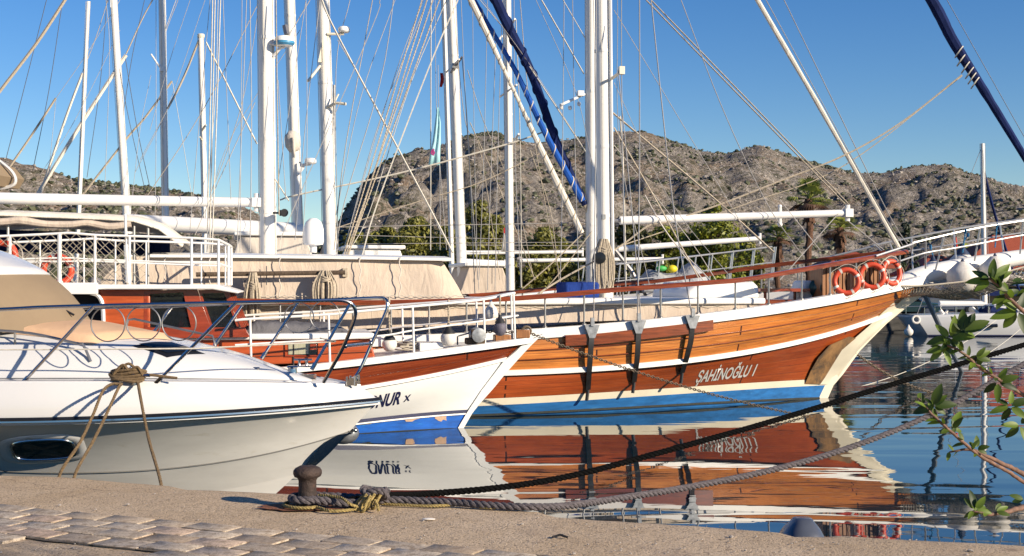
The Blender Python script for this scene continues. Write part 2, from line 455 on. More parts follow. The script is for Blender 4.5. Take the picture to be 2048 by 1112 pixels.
    def wirel(s, name, pts, r, mt, n=4, dropm=0):
        P = [s.pix(*q) for q in pts]
        if len(P) > 2: P = spline(P, 6)
        elif dropm: P = sag(P[0], P[1], dropm)
        mb = MB(); mb.tube(P, r, n); return mb.build(name, mt, s.root)
build_mats()
QZ = .55
# ---------------------------------------------------------------- camera, light, sky
cam = bpy.data.cameras.new('camera'); co = bpy.data.objects.new('camera', cam); COL.objects.link(co)
co.location = (0,0,H); co.rotation_euler = (R(90),0,0)
cam.sensor_width = 36; cam.lens = F/2048*36; cam.shift_y = (HV-556)/2048; cam.clip_end = 3000; cam.clip_start = .1
scene.camera = co
SUN_EL = R(21); SUN_AZ = math.atan2(.84, -.54)
sd = V((math.sin(SUN_AZ)*math.cos(SUN_EL), math.cos(SUN_AZ)*math.cos(SUN_EL), math.sin(SUN_EL)))
sl = bpy.data.lights.new('sun', 'SUN'); sl.energy = 5.0; sl.angle = R(.5); sl.color = (1,.86,.67)
so = bpy.data.objects.new('sun', sl); COL.objects.link(so); so.rotation_euler = sd.to_track_quat('Z','Y').to_euler(); so.location = (20,-20,30)
w = bpy.data.worlds.new('World'); scene.world = w; w.use_nodes = True
nt = w.node_tree; bg = nt.nodes['Background']
sk = nt.nodes.new('ShaderNodeTexSky'); sk.sky_type = 'NISHITA'; sk.sun_disc = False
sk.sun_elevation = SUN_EL; sk.sun_rotation = SUN_AZ; sk.altitude = 0; sk.air_density = 1.0; sk.dust_density = .0; sk.ozone_density = 4.0
hs = nt.nodes.new('ShaderNodeHueSaturation'); hs.inputs['Saturation'].default_value = 1.27; hs.inputs['Hue'].default_value = .512; nt.links.new(sk.outputs[0], hs.inputs['Color']); nt.links.new(hs.outputs[0], bg.inputs[0]); bg.inputs[1].default_value = .08
vs = scene.view_settings; vs.view_transform = 'Standard'; vs.look = 'None'; vs.exposure = 0.62; vs.gamma = 1; vs.use_curve_mapping = False
scene.cycles.max_bounces = 8; scene.cycles.glossy_bounces = 4; scene.cycles.transparent_max_bounces = 8
scene.cycles.caustics_reflective = False; scene.cycles.caustics_refractive = False
scene.cycles.sample_clamp_indirect = 6

# ---------------------------------------------------------------- water
def water_mat():
    m, nt, b = _new('harbour_water')
    b.inputs['Base Color'].default_value = (.004,.020,.034,1); b.inputs['Roughness'].default_value = .012
    b.inputs['IOR'].default_value = 1.9; b.inputs['Specular IOR Level'].default_value = .5
    v1 = tex(nt, 'Object', (.34, 1.15, 1)); v2 = tex(nt, 'Object', (.6, 2.0, 1))
    a = noise_n(nt, v1, .85, 1, .3, .7); c = noise_n(nt, v2, 3.4, 1, .5, .3)
    # breeze: the finer ripple only in patches further out
    gp = noise_n(nt, tex(nt, 'Object', (.03,.06,1)), 1.6, 2, .5)
    k = ramp(nt, gp, [(.42,(.05,.05,.05)), (.62,(1,1,1))])
    ml = nt.nodes.new('ShaderNodeMath'); ml.operation = 'MULTIPLY'; nt.links.new(c, ml.inputs[0]); sx = nt.nodes.new('ShaderNodeSeparateXYZ'); nt.links.new(tex(nt), sx.inputs[0]); mr = nt.nodes.new('ShaderNodeMapRange'); nt.links.new(sx.outputs[1], mr.inputs[0]); mr.inputs[1].default_value = 17; mr.inputs[2].default_value = 34; mr.inputs[3].default_value = .10
    mk = nt.nodes.new('ShaderNodeMath'); mk.operation = 'MULTIPLY'; nt.links.new(k, mk.inputs[0]); nt.links.new(mr.outputs[0], mk.inputs[1]); nt.links.new(mk.outputs[0], ml.inputs[1])
    m2 = nt.nodes.new('ShaderNodeMath'); m2.operation = 'MULTIPLY_ADD'; nt.links.new(ml.outputs[0], m2.inputs[0]); m2.inputs[1].default_value = .4; nt.links.new(a, m2.inputs[2])
    bump_n(nt, m2.outputs[0], 1.0, .0098, b)
    return m
mb = MB(); mb.add([(-260,3,0),(260,3,0),(260,61,0),(-260,61,0)], [(0,1,2,3)])
struct(mb.build('water', water_mat(), smooth=None))

# ---------------------------------------------------------------- quay under the camera
EDGE = [at_z(u,v,QZ) for u,v in ((0,947),(100,950),(300,966),(335,968),(375,977),(555,984),(850,1003),(1075,1021),(1104,1031),(1400,1049),(1555,1061),(1580,1071),(1650,1071),(1668,1068),(2048,1087))]
def edgeY(x):
    E = EDGE
    if x <= E[0].x: return E[0].y+(E[0].x-x)*.40
    for a, c in zip(E, E[1:]):
        if x <= c.x: return a.y+(c.y-a.y)*(x-a.x)/(c.x-a.x)
    return E[-1].y-(x-E[-1].x)*.30
def quay_mat():
    m, nt, b = _new('quay_concrete')
    vec = tex(nt)
    n1 = noise_n(nt, vec, 1.3, 6, .7, .3); col = ramp(nt, n1, [(.3,(.47,.345,.215)), (.7,(.62,.48,.33))])
    n2 = noise_n(nt, vec, 70, 3, .7); k = ramp(nt, n2, [(.36,(1,1,1)), (.47,(0,0,0))]); col = mixc(nt, k, col, (.10,.075,.055))
    n3 = noise_n(nt, vec, 95, 2, .7); k = ramp(nt, n3, [(.60,(0,0,0)), (.68,(1,1,1))]); col = mixc(nt, k, col, (.55,.45,.36))
    n4 = noise_n(nt, vec, 5, 5, .7); k = ramp(nt, n4, [(.62,(0,0,0)), (.72,(.6,.6,.6))]); col = mixc(nt, k, col, (.2,.14,.10))
    vo = nt.nodes.new('ShaderNodeTexVoronoi'); vo.feature = 'DISTANCE_TO_EDGE'; vo.inputs['Scale'].default_value = .42
    dv = nt.nodes.new('ShaderNodeVectorMath'); dv.operation = 'ADD'; nz = nt.nodes.new('ShaderNodeTexNoise'); nz.inputs['Scale'].default_value = 2.2; nz.inputs['Detail'].default_value = 5; nt.links.new(vec, nz.inputs['Vector'])
    nt.links.new(vec, dv.inputs[0]); nt.links.new(nz.outputs['Color'], dv.inputs[1]); nt.links.new(dv.outputs[0], vo.inputs['Vector'])
    k = ramp(nt, vo.outputs['Distance'], [(.0,(.75,.75,.75)), (.004,(0,0,0))]); col = mixc(nt, k, col, (.13,.095,.07))
    n5 = noise_n(nt, vec, .9, 3, .5, .6); k = ramp(nt, n5, [(.58,(0,0,0)), (.70,(.45,.45,.45))]); col = mixc(nt, k, col, (.30,.225,.17))
    nt.links.new(col, b.inputs['Base Color']); b.inputs['Roughness'].default_value = .95; b.inputs['Specular IOR Level'].default_value = .2
    ad = nt.nodes.new('ShaderNodeMath'); ad.operation = 'MULTIPLY_ADD'; nt.links.new(n4, ad.inputs[0]); ad.inputs[1].default_value = 1.5; nt.links.new(n2, ad.inputs[2])
    bump_n(nt, ad.outputs[0], .8, .012, b); return m
QM = quay_mat()
xs = [-60,-40,-25,-16]+[-12+i*.07 for i in range(int(20/.07))]+[9,12,20,40,60]
rows = []
prof = [(-60,0),(-8,0),(-4,0),(-2.6,0),(-1.8,0),(-1.2,0),(-.8,0),(-.5,0),(-.25,0),(-.1,-.002),(-.03,-.008),(0,-.03),(.01,-.1),(.0,-.35),(.02,-1.5)]
for x in xs:
    y = edgeY(x)+.035*noise.noise(V((x*1.8,0,3)))+.02*noise.noise(V((x*6,1,3)))
    rows.append([V((x, y+d, QZ+dz+(.008*noise.noise(V((x*1.1,(y+d)*1.1,0))) if d > -5 else 0)+(.03*noise.noise(V((x*3,d*9,7))) if dz < -.05 else 0))) for d, dz in prof])
mb = MB(); mb.grid(rows); struct(mb.build('quay', QM, smooth=60))
# paving strip: rows of worn blocks parallel to the quay edge
def paver_mat():
    m, nt, b = _new('paving_blocks')
    gi = nt.nodes.new('ShaderNodeNewGeometry'); vec = tex(nt)
    col = ramp(nt, gi.outputs['Random Per Island'], [(0,(.36,.28,.205)), (.4,(.47,.385,.29)), (.75,(.55,.465,.365)), (1,(.56,.41,.30))])
    n = noise_n(nt, vec, 14, 6, .7); k = ramp(nt, n, [(.36,(.9,.9,.9)), (.54,(0,0,0))]); col = mixc(nt, k, col, (.25,.18,.12))
    n2 = noise_n(nt, vec, 80, 3, .7); k = ramp(nt, n2, [(.36,(.8,.8,.8)), (.47,(0,0,0))]); col = mixc(nt, k, col, (.11,.085,.06))
    nt.links.new(col, b.inputs['Base Color']); b.inputs['Roughness'].default_value = .95
    bump_n(nt, n, .6, .01, b); return m
A0, A1 = at_z(0,1014,QZ), at_z(700,1079,QZ); dx = (A1-A0).normalized(); dn = V((dx.y,-dx.x,0))
mb = MB(); rnd = random.Random(3)
for r_ in range(5):
    for i in range(-14, 26):
        a = i*.365+(.18 if r_ % 2 else 0)+rnd.uniform(-.02,.02); L = .357*rnd.uniform(.97,1.0); Wd = .206+rnd.uniform(-.006,.004)
        if r_ == 4 and rnd.random() < .55: continue
        c = A0+dx*(a+L/2)+dn*(.105+r_*.212+rnd.uniform(-.012,.012)); c.z = 0
        an = math.atan2(dx.y,dx.x)+rnd.uniform(-.05,.05); u_ = V((math.cos(an),math.sin(an),0)); w_ = V((-u_.y,u_.x,0))
        h0 = QZ+.021+rnd.uniform(-.004,.004); tx, ty = rnd.uniform(-.004,.004), rnd.uniform(-.006,.006)
        poly = []
        for px, py in ((-1,-.93),(-.95,-1),(-.3,-1+rnd.uniform(0,.08)),(.3,-1),(.95,-1),(1,-.9),(1,0),(1,.9),(.95,1),(0,1),(-.95,1),(-1,.93)):
            poly.append((px*L/2*rnd.uniform(.98,1.0), py*Wd/2*rnd.uniform(.97,1.0)))
        top = [c+u_*x+w_*y+V((0,0,h0-.003+tx*x/L+ty*y)) for x, y in poly]; inn = [c+u_*x*.975+w_*y*.96+V((0,0,h0+tx*x/L+ty*y)) for x, y in poly]
        bot = [V((p.x,p.y,QZ-.03)) for p in top]; n = len(poly)
        fs = [tuple(2*n+k for k in range(n))]
        for k in range(n):
            l = (k+1) % n; fs += [(k,l,n+l,n+k), (n+k,n+l,2*n+l,2*n+k)]
        mb.add(bot+top+inn, fs)
struct(mb.build('paving', paver_mat(), smooth=30))
mb = MB(); rows = []
for i in range(-100, 190):
    c = A0+dx*(i*.05); rows.append([V((c.x+dn.x*q, c.y+dn.y*q, QZ+.0125)) for q in (.0+.025*noise.noise(V((i*.21,0,0))), .3, .6, .87+.03*noise.noise(V((i*.17,5,0))))])
mb.grid(rows); struct(mb.build('paving_bed', mat('joint_dirt', (.10,.075,.05), .95, var=.5, scale=9, c2=(.22,.165,.115), bump=.6, bscale=60), smooth=60))

# ---------------------------------------------------------------- far shore and hills
def shore_mat():
    return mat('shore_ground', (.24,.19,.14), .95, var=.4, scale=.4, bump=.5, bscale=3)
mb = MB(); mb.add([(-700,60.6,.62),(700,60.6,.62),(900,1600,.62),(-900,1600,.62)], [(0,1,2,3)])
struct(mb.build('shore_ground', shore_mat(), smooth=None))
mb = MB(); mb.box((0,60.35,-.2), (1400,.7,1.7))
struct(mb.build('far_quay_kerb', mat('far_quay_stone', (.10,.095,.085), .9, var=.5, scale=1.5, stretch=(1,1,3)), smooth=None))
RID = np.array([(-1400,380),(-700,330),(-300,300),(0,312),(60,325),(150,352),(230,365),(300,382),(400,396),(470,415),(520,440),(560,470),(620,500),(655,480),(675,450),(690,420),(710,390),(730,362),(745,345),(770,322),(790,310),(850,298),(920,280),(985,266),(1010,270),(1060,283),(1150,276),(1200,268),(1230,260),(1290,262),(1340,285),(1400,300),(1450,305),(1500,293),(1520,290),(1560,303),(1620,325),(1700,345),(1760,345),(1830,331),(1890,327),(1930,345),(2000,365),(2048,376),(2400,430),(3000,400),(3600,430)], float)
def terr(u, t):
    """t: 0 foot .. 1 crest; returns a world point"""
    v = float(np.interp(u, RID[:,0], RID[:,1])); k = min(1, max(0, (u-420)/260)); k = k*k*(3-2*k)
    Yr = 270+150*k; Y0 = 115+10*k; Y = Y0+(Yr-Y0)*t; X = (u-CX)/F*Y
    zr = H+(HV-v)/F*Yr
    tt = min(t, 1.0); z = .3+(zr-.3)*(tt**1.2)
    if t > 1: z -= (t-1)*60
    e = math.sin(math.pi*min(1, tt))**.7
    p = V((X/46, Y/46, 2.3)); am = 1+1.1*math.exp(-((u-850)/170)**2)
    z += 6.5*e*noise.noise(p)+ (noise.ridged_multi_fractal(V((X/26, Y/30, .4)), .9, 2.1, 5, 1.0, 2.0)-1.2)*(4.3*e*am+.45)
    z += noise.noise(V((X/3.2, Y/3.2, 5)))*.55
    return V((X, Y, z))
def hill_mat():
    m, nt, b = _new('hill_rock_and_scrub')
    vec = tex(nt)
    n1 = noise_n(nt, vec, .055, 5, .62, .4); col = ramp(nt, n1, [(.34,(.20,.18,.16)), (.48,(.27,.24,.21)), (.62,(.285,.215,.16))])
    n2 = noise_n(nt, vec, .42, 6, .72, .5); k = ramp(nt, n2, [(.50,(0,0,0)), (.57,(1,1,1))]); col = mixc(nt, k, col, (.38,.34,.30))
    n3 = noise_n(nt, vec, .55, 6, .74, .8); k = ramp(nt, n3, [(.50,(0,0,0)), (.56,(.9,.9,.9))]); nb = noise_n(nt, tex(nt), .03, 3, .6); kb = ramp(nt, nb, [(.40,(.25,.25,.25)), (.58,(1,1,1))]); mu = nt.nodes.new('ShaderNodeMath'); mu.operation = 'MULTIPLY'; nt.links.new(k, mu.inputs[0]); nt.links.new(kb, mu.inputs[1]); col = mixc(nt, mu.outputs[0], col, (.09,.088,.06))
    n4 = noise_n(nt, vec, 1.3, 4, .7); k = ramp(nt, n4, [(.55,(0,0,0)), (.6,(.8,.8,.8))]); col = mixc(nt, k, col, (.09,.078,.05))
    nt.links.new(col, b.inputs['Base Color']); b.inputs['Roughness'].default_value = .95; b.inputs['Specular IOR Level'].default_value = .1
    ad = nt.nodes.new('ShaderNodeMath'); ad.operation = 'ADD'; nt.links.new(n2, ad.inputs[0]); nt.links.new(n4, ad.inputs[1])
    bump_n(nt, ad.outputs[0], 1.0, 1.1, b); return m
us = np.arange(-1300, 3500, 6.0); ts = [0,.03]+[.06+i*.0085 for i in range(112)]+[1.012,1.03,1.1,1.3]
mb = MB(); mb.grid([[terr(float(u), t) for u in us] for t in ts]); struct(mb.build('hills', hill_mat(), smooth=70))
ICO = bmesh.new(); bmesh.ops.create_icosphere(ICO, subdivisions=2, radius=1); ICOV = [v.co.copy() for v in ICO.verts]; ICOF = [[v.index for v in f.verts] for f in ICO.faces]; ICO.free()
ICO = bmesh.new(); bmesh.ops.create_icosphere(ICO, subdivisions=1, radius=1); ICV1 = [v.co.copy() for v in ICO.verts]; ICF1 = [[v.index for v in f.verts] for f in ICO.faces]; ICO.free()
rnd = random.Random(11)
def lumps(mb, n, s0, s1, ulo, uhi, flat, dens, sink):
    k = 0
    while k < n:
        u = rnd.uniform(ulo, uhi); t = rnd.uniform(.02, 1.0)**.8
        if rnd.random() < .12: t = rnd.uniform(.97, 1.0)
        p = terr(u, t)
        if noise.noise(V((p.x/dens, p.y/dens, 9)))*1.3+.25 < rnd.random()*.8: continue
        s = rnd.uniform(s0, s1)*(1.5 if rnd.random() < .1 else 1); a = rnd.uniform(0, 6.28); ca, sa = math.cos(a), math.sin(a)
        vs = []
        for q in ICV1:
            j = rnd.uniform(.62, 1.25); x, y, z = q.x*s*j*1.15, q.y*s*j, q.z*s*j*flat
            vs.append((p.x+x*ca-y*sa, p.y+x*sa+y*ca, p.z+z+s*flat*sink))
        mb.add(vs, ICF1); k += 1
mb = MB(); lumps(mb, 9500, .2, .6, -250, 2250, .8, 22, .4); struct(mb.build('hillside_scrub', M['scrub'], smooth=None), 'stuff')
mb = MB(); lumps(mb, 4200, .14, .42, -250, 2250, .8, 16, .1); struct(mb.build('hillside_rocks', M['rock'], smooth=None), 'stuff')

# ---------------------------------------------------------------- trees
def leaf_quads(mb, c, r, n, s, rn, up=.25):
    for _ in range(n):
        d = V((rn.gauss(0,1), rn.gauss(0,1), rn.gauss(0,1))).normalized()
        p = c+V((d.x*r[0], d.y*r[1], d.z*r[2]))*(rn.random()**.45)
        n1 = (d+V((rn.uniform(-.8,.8), rn.uniform(-.8,.8), rn.uniform(-.4,.9)))).normalized(); a = n1.orthogonal().normalized(); b_ = n1.cross(a)
        an = rn.uniform(0,6.28); a, b_ = a*math.cos(an)+b_*math.sin(an), b_*math.cos(an)-a*math.sin(an)
        q = s*rn.uniform(.6,1.3)
        mb.add([p-a*q, p-b_*q*.45, p+a*q, p+b_*q*.45], [(0,1,2,3)])
def tree(name, u, vtop, Y, wpx, label, leafm, seed, clumps=34, lpc=190, ls=.145, zb=.62, group='trees on the far shore', low=.12, cone=0.0):
    rn = random.Random(seed); top = at(u, vtop, Y); hgt = top.z-zb; rad = wpx*1.18/2/F*Y
    root = empty(name, (top.x, Y, zb)); tag(root, label, 'tree', group)
    tr = MB(); lean = V((rn.uniform(-.1,.1), rn.uniform(-.1,.1), 0))
    P = [V((0,0,-.1)), V((0,0,hgt*.25))+lean*.4, V((0,0,hgt*.55))+lean, V((0,0,hgt*.85))+lean]
    tr.tube(spline(P,4), [hgt*.035*(1-.85*i/12) for i in range(13)], 8)
    mb = MB()
    for k in range(clumps):
        h = low+(1-low)*(k+rn.random())/clumps
        prof = math.sin(math.pi*min(1, .18+.82*h))**.6 if not cone else (1-h)**cone+.05
        a = rn.uniform(0, 6.28); rr = rad*prof*rn.uniform(.2,.85); c = V((math.cos(a)*rr, math.sin(a)*rr, hgt*h*.95))+lean
        q = rad*rn.uniform(.22,.42)*(prof*.6+.35)
        leaf_quads(mb, c, (q*1.15,q*1.15,q*.75), int(lpc*rn.uniform(.6,1.3)), ls, rn)
        tr.tube([V((0,0,min(c.z*.75,hgt*.8)))+lean*.7, c*.5+V((0,0,c.z*.42)), c], [hgt*.011, hgt*.008, hgt*.003], 5)
    tr.build('trunk', M['bark'], root); mb.build('crown', leafm, root, smooth=None)
    return root
T = [  # u, vtop, Y, wpx, leaf, label
 (715,462,84,130,'olive','low olive green bush between the thin light mast and the rope bundle'),
 (770,448,80,150,'olive','rounded olive green tree below the rocky slope, left of the pennant'),
 (838,428,78,165,'olive','broad olive green tree standing below the pale blue flag'),
 (898,448,82,120,'olive','low dull green tree just left of the paired tall masts'),
 (965,393,76,115,'olive','tall brown green tree between the paired masts and the single mast right of them'),
 (1003,440,82,70,'olive','dark narrow tree against the left side of the single white mast'),
 (1090,450,80,135,'olive','rounded green tree behind the white booms, left of the two thick masts'),
 (1140,490,86,140,'pinedark','low dark bush behind the white booms, just left of the two thick masts'),
 (1262,436,78,130,'pinedark','dark green tree immediately right of the thickest white mast'),
 (1335,448,84,150,'pine','mid green pine between the dark tree and the bright pine'),
 (1432,405,76,150,'pine','tallest bright yellow green pine under the long white boom'),
 (1500,480,84,90,'olive','low green tree right of the brightest pine, left of the palms'),
 (1385,480,90,150,'pine','low bright green bush at the foot of the tall pine'),
 (1900,570,88,130,'pinedark','dark low bush beneath the bowsprit net'),
]
for i, (u, vt, Y, wd, lf, lab) in enumerate(T):
    tree('broadleaf_tree' if lf in ('olive','pinedark') else 'pine_tree', u, vt, Y, wd, lab, M[lf], 40+i, clumps=52 if wd > 100 else 40)
tree('conifer_tree', 1808, 437, 74, 70, 'dark cone shaped conifer behind the bow rail', M['cyp'], 77, clumps=34, lpc=120, ls=.12, low=.05, cone=.8)
def palm(u, vc, Y, wpx, label, seed, rpx):
    rn = random.Random(seed); c = at(u, vc, Y); zb = .62; hgt = c.z-zb; k = wpx/2/F*Y
    root = empty('palm_tree', (c.x, Y, zb)); tag(root, label, 'palm', 'palms on the far shore')
    tr = MB(); n = 26
    tr.tube([V((.06*math.sin(i*.4),0,hgt*i/n)) for i in range(n+1)], [rpx/F*Y*(1+.22*(i % 2)+.3*max(0,(i-n*.68)/(n*.32))*(1 if i < n else .3)) for i in range(n+1)], 10)
    tr.build('trunk', M['palmbark'], root)
    mb = MB(); dead = MB()
    for i in range(34):
        el = rn.uniform(-.5,1.35); az = rn.uniform(0,6.28); L = k*rn.uniform(.75,1.05)
        d = V((math.cos(az)*math.cos(el), math.sin(az)*math.cos(el), math.sin(el)))
        tgt = mb if el > -.25 else dead
        base = V((0,0,hgt)); hub = base+d*L*.5+V((0,0,-.04*L)); tgt.tube([base, hub], .025, 4)
        sd_ = d.cross(V((0,0,1))).normalized(); up = sd_.cross(d)
        for q in range(13):
            a = -1.25+2.5*q/12; bd = (d*math.cos(a)+sd_*math.sin(a)).normalized(); l = L*.62*(1-.18*abs(a))
            w_ = bd.cross(up).normalized()*l*.055; tip = hub+bd*l+V((0,0,-.28*l)); mid = hub+bd*l*.55
            tgt.add([hub, mid-w_, tip, mid+w_], [(0,1,2,3)])
    for i in range(40):
        az = rn.uniform(0,6.28); z0 = hgt-rn.uniform(.0,1.0); d = V((math.cos(az),math.sin(az),0)); r0 = rpx/F*Y
        sd_ = V((-d.y,d.x,0)); p = d*r0+V((0,0,z0)); tip = d*(r0+rn.uniform(.08,.25))+V((0,0,z0-rn.uniform(.4,.9)))
        dead.add([p-sd_*.03, p+sd_*.03, tip+sd_*.12, tip-sd_*.12], [(0,1,2,3)])
    mb.build('fronds', M['palm'], root, smooth=None); dead.build('dead_fronds', M['palmbark'], root, smooth=None)
palm(1618, 398, 84, 104, 'tallest fan palm, behind the end of the long white boom', 5, 6)
palm(1680, 455, 80, 92, 'fan palm standing right of the tallest palm, near the red roof', 6, 6)
palm(1556, 474, 86, 76, 'smallest fan palm, left of the tallest palm', 7, 5)
palm(1925, 512, 92, 70, 'short palm with a low crown behind the fenders on the bow rail', 8, 8)

# ---------------------------------------------------------------- houses, cars on the far quay
def house(name, u0, u1, vr, ve, vb, Y, dep, label, wins, awn=False, walls='plaster'):
    a, c = at(u0,ve,Y), at(u1,ve,Y); zr = at(u0,vr,Y+dep/2).z; ze = a.z; zb = .62
    L = c.x-a.x; root = empty(name, ((a.x+c.x)/2, Y+dep/2, zb)); tag(root, label, 'house')
    h = ze-zb; mb = MB(); mb.box((0,0,h/2), (L-.6,dep-.6,h)); mb.build('wall', M[walls], root, bevel=.02)
    o = .25; k = min(dep/2, L/2)*.92; mb = MB(); hx, hy = L/2+o, dep/2+o; rz = zr-zb
    mb.add([(-hx,-hy,h),(hx,-hy,h),(hx,hy,h),(-hx,hy,h),(-hx+k,0,rz),(hx-k,0,rz)], [(0,1,5,4),(1,2,5),(2,3,4,5),(3,0,4)])
    mb.add([(-hx,-hy,h-.14),(hx,-hy,h-.14),(hx,hy,h-.14),(-hx,hy,h-.14),(-hx,-hy,h),(hx,-hy,h),(hx,hy,h),(-hx,hy,h)], [(3,2,1,0),(0,1,5,4),(1,2,6,5),(2,3,7,6),(3,0,4,7)])
    mb.build('roof', M['tiles'], root, smooth=None)
    for (x, z, w_, hh) in wins:
        fr = MB(); y = -dep/2+.3
        for dx_, dz_, ww, h2 in ((0,hh/2,w_+.16,.1),(0,-hh/2,w_+.16,.1),(-w_/2,0,.1,hh),(w_/2,0,.1,hh),(0,0,.06,hh)):
            fr.box((x+dx_, y-.03, z+dz_), (ww,.1,h2))
        f = fr.build('window', M['white'], root); g = MB(); g.box((x,y-.008,z), (w_,.03,hh)); g.build('pane', M['glass'], f)
    return root
house('stone_house', 1655, 1785, 503, 533, 640, 92, 6, 'low house with a red tiled roof just right of the palms', [(-1.4,1.4,.8,1),(1.2,1.4,.8,1)])
house('stone_house', 1842, 1965, 510, 548, 640, 90, 7, 'house with a wide orange red roof beneath the bow rail', [(-1.4,1.2,.8,1),(1.2,1.2,.8,1)])
r = house('harbour_house', 1930, 2300, 470, 536, 640, 78, 7, 'pale house with dark windows and a blue balcony behind the moored sailing yacht', [(-3.6,2.5,.8,1.4),(-2.2,2.5,.9,1.4),(-.4,2.5,.8,1.4),(1.8,2.5,.8,1.4)])
mb = MB(); mb.box((-3.2,-3.75,1.6), (3.4,.9,.08)); 
for i in range(18): mb.box((-4.85+i*.195,-4.15,1.95), (.03,.03,.7))
mb.box((-3.2,-4.15,2.3), (3.4,.05,.05)); mb.build('balcony', mat('balcony_blue',(.1,.2,.4),.5), r)
mb = MB()
mb.add([(-5.6,-3.3,1.45),(4,-3.3,1.45),(4,-5.6,1.1),(-5.6,-5.6,1.1),(-5.6,-5.6,.95),(4,-5.6,.95)], [(0,1,2,3),(3,2,5,4)])
mb.build('awning', M['navycloth'], r, smooth=None)
def car(u, vt, Y, label, paint, rz, sc=1.0):
    p = at(u, vt, Y); root = empty('parked_car', (p.x, Y, .62), R(rz)); tag(root, label, 'car')
    k = sc
    def loftx(prof, mtn, nm, par, w0, w1):
        mb = MB(); rows = []
        for sy in (-1,-.86,.86,1):
            q = 1 if abs(sy) < .9 else .0
            rows.append([V((x*k, sy*(w0 if z < .9 else w1)*k, (z-(.0 if q else .03))*k)) for x, z in prof])
        mb.grid(rows, closed=True); o = len(mb.v); n = len(prof)
        mb.f += [list(range(n)), list(range(3*n,4*n))[::-1]]; mb.uv += [None]*2; mb.mi += [0]*2
        return mb.build(nm, mtn, par, bevel=.03)
    body = loftx([(-2.0,.35),(2.0,.35),(2.1,.6),(1.95,.85),(1.1,.95),(-1.9,1.0),(-2.05,.7)], paint, 'body', root, .84, .82)
    loftx([(1.05,.95),(.35,1.5),(-1.35,1.52),(-1.85,1.0)], M['glass'], 'cabin_glass', root, .7, .68)
    rf = MB(); rf.box((-.5*k,0,1.53*k), (1.6*k,1.2*k,.06*k)); rf.build('roof', paint, root, bevel=.02)
    for sx in (1.3,-1.3):
        for sy in (-1,1):
            wb = MB(); wb.lathe([(.05,-.1),(.30,-.1),(.33,-.06),(.33,.06),(.30,.1),(.05,.1)], (sx*k, sy*.78*k, .33*k), (0,1,0), 18)
            wl = wb.build('wheel', M['rubber'], root); rb = MB(); rb.lathe([(.02,.0),(.18,.0),(.18,.02),(.02,.03)], (sx*k, sy*.88*k, .33*k), (0,sy,0), 12); rb.build('rim', M['steel'], wl)
    for sy in (-1,1):
        hb = MB(); hb.ball((2.0*k,sy*.6*k,.7*k), (.1*k,.16*k,.09*k)); hb.build('headlight', M['radome'], root)
    return root
car(1812, 620, 64, 'dark green car parked on the far quay beneath the bow', M['cargreen'], -20, .8)
car(1760, 620, 70, 'pale car parked behind the stem of the large gulet', M['carwhite'], 5, .9)
car(1885, 620, 68, 'dark car in the shade below the bowsprit net, left of the yacht mast', M['motor'], 0, .95)
# ================================================================ the large varnished gulet
G = Ship('wooden_gulet', (6.17, 25.4), 12, 'large varnished gulet with white lettering on its red planking and a furled blue jib', 'sailing boat')
TS = -16.5
G.level('deck', (1858,548), [(1812,560),(1700,582),(1620,596),(1523,612),(1400,630),(1300,640),(1200,648),(1100,656),(922,666),(745,671)], 2.5, 7.0, 2.1, (TS, 1.75))
G.level('capb', (1846,566), [(1812,578),(1700,598),(1618,613),(1500,630),(1391,646),(1200,663),(1100,670),(922,679)], 2.5, 7.0, 2.1, (TS, 1.6))
G.level('strk', (1784,622), [(1768,630),(1708,659),(1600,682),(1499,702),(1349,719),(1200,733),(1050,744),(960,750)], 2.44, 7.0, 2.0, (TS, 1.0))
G.level('boot', (1668,757), [(1618,755.5),(1499,766),(1349,776),(1200,787),(958,797)], 2.3, 7.2, 1.75, (TS, .42))
G.level('blue', (1662,770), [(1618,770.5),(1409,785),(1200,799),(951,812)], 2.27, 7.2, 1.72, (TS, .25))
G.level('wl', (1652,795), [(1369,808),(1134,820),(939,830)], 2.2, 7.2, 1.7, (TS, .0))
for k, dz in (('keel', -.6),):
    d = dict(G.lev['wl']); d['sb'] -= .35; d['zb'] = dz; d['B'] = 1.8; d['poly'] = np.array([0,0,0,dz]); G.lev[k] = d
GL = ['deck','capb','strk','boot','blue','wl']
G.band('capb','strk','topside_planking', M['teakup'], bulge=.03)
HULLG = G.band('strk','boot','hull_planking', M['teaklo'], bulge=.012)
G.band('boot','blue','boot_stripe', M['cream'], sub=2)
G.band('blue','wl','bottom_paint', M['blue'], sub=2)
G.band('wl','keel','underwater_hull', M['blue'], sub=2)
G.rail_band('cap_rail', 'deck', [(-.05,-.165),(.14,-.165),(.14,.0),(-.05,.0)], M['white'])
G.rail_band('rubbing_strake', 'strk', [(-.045,-.05),(.03,-.06),(.03,.045),(-.045,.035)], M['white'])
G.rail_band('waterline_weed', 'wl', [(-.008,-.03),(.05,-.03),(.05,.006),(-.003,.012)], M['weed'])
G.close(GL, 'deck', M['deck'], inset=.16); G.transom(['deck','strk','boot','wl','keel'], M['teaklo'])
# plank seams catching the light along the topsides
mb = MB()
for fr in (.40, .66):
    A, B_ = G.line('capb'), G.line('strk'); P = []
    for p, q in zip(A, B_):
        m = p.lerp(q, fr); m.y -= .024+.03*4*fr*(1-fr)*min(1, abs(m.y)*2); P.append(m)
    mb.tube(P[3:34], .009, 5); mb.tube([V((p.x,-p.y,p.z)) for p in P[3:34]], .009, 5)
mb.build('plank_bead', M['varnish'], G.root)
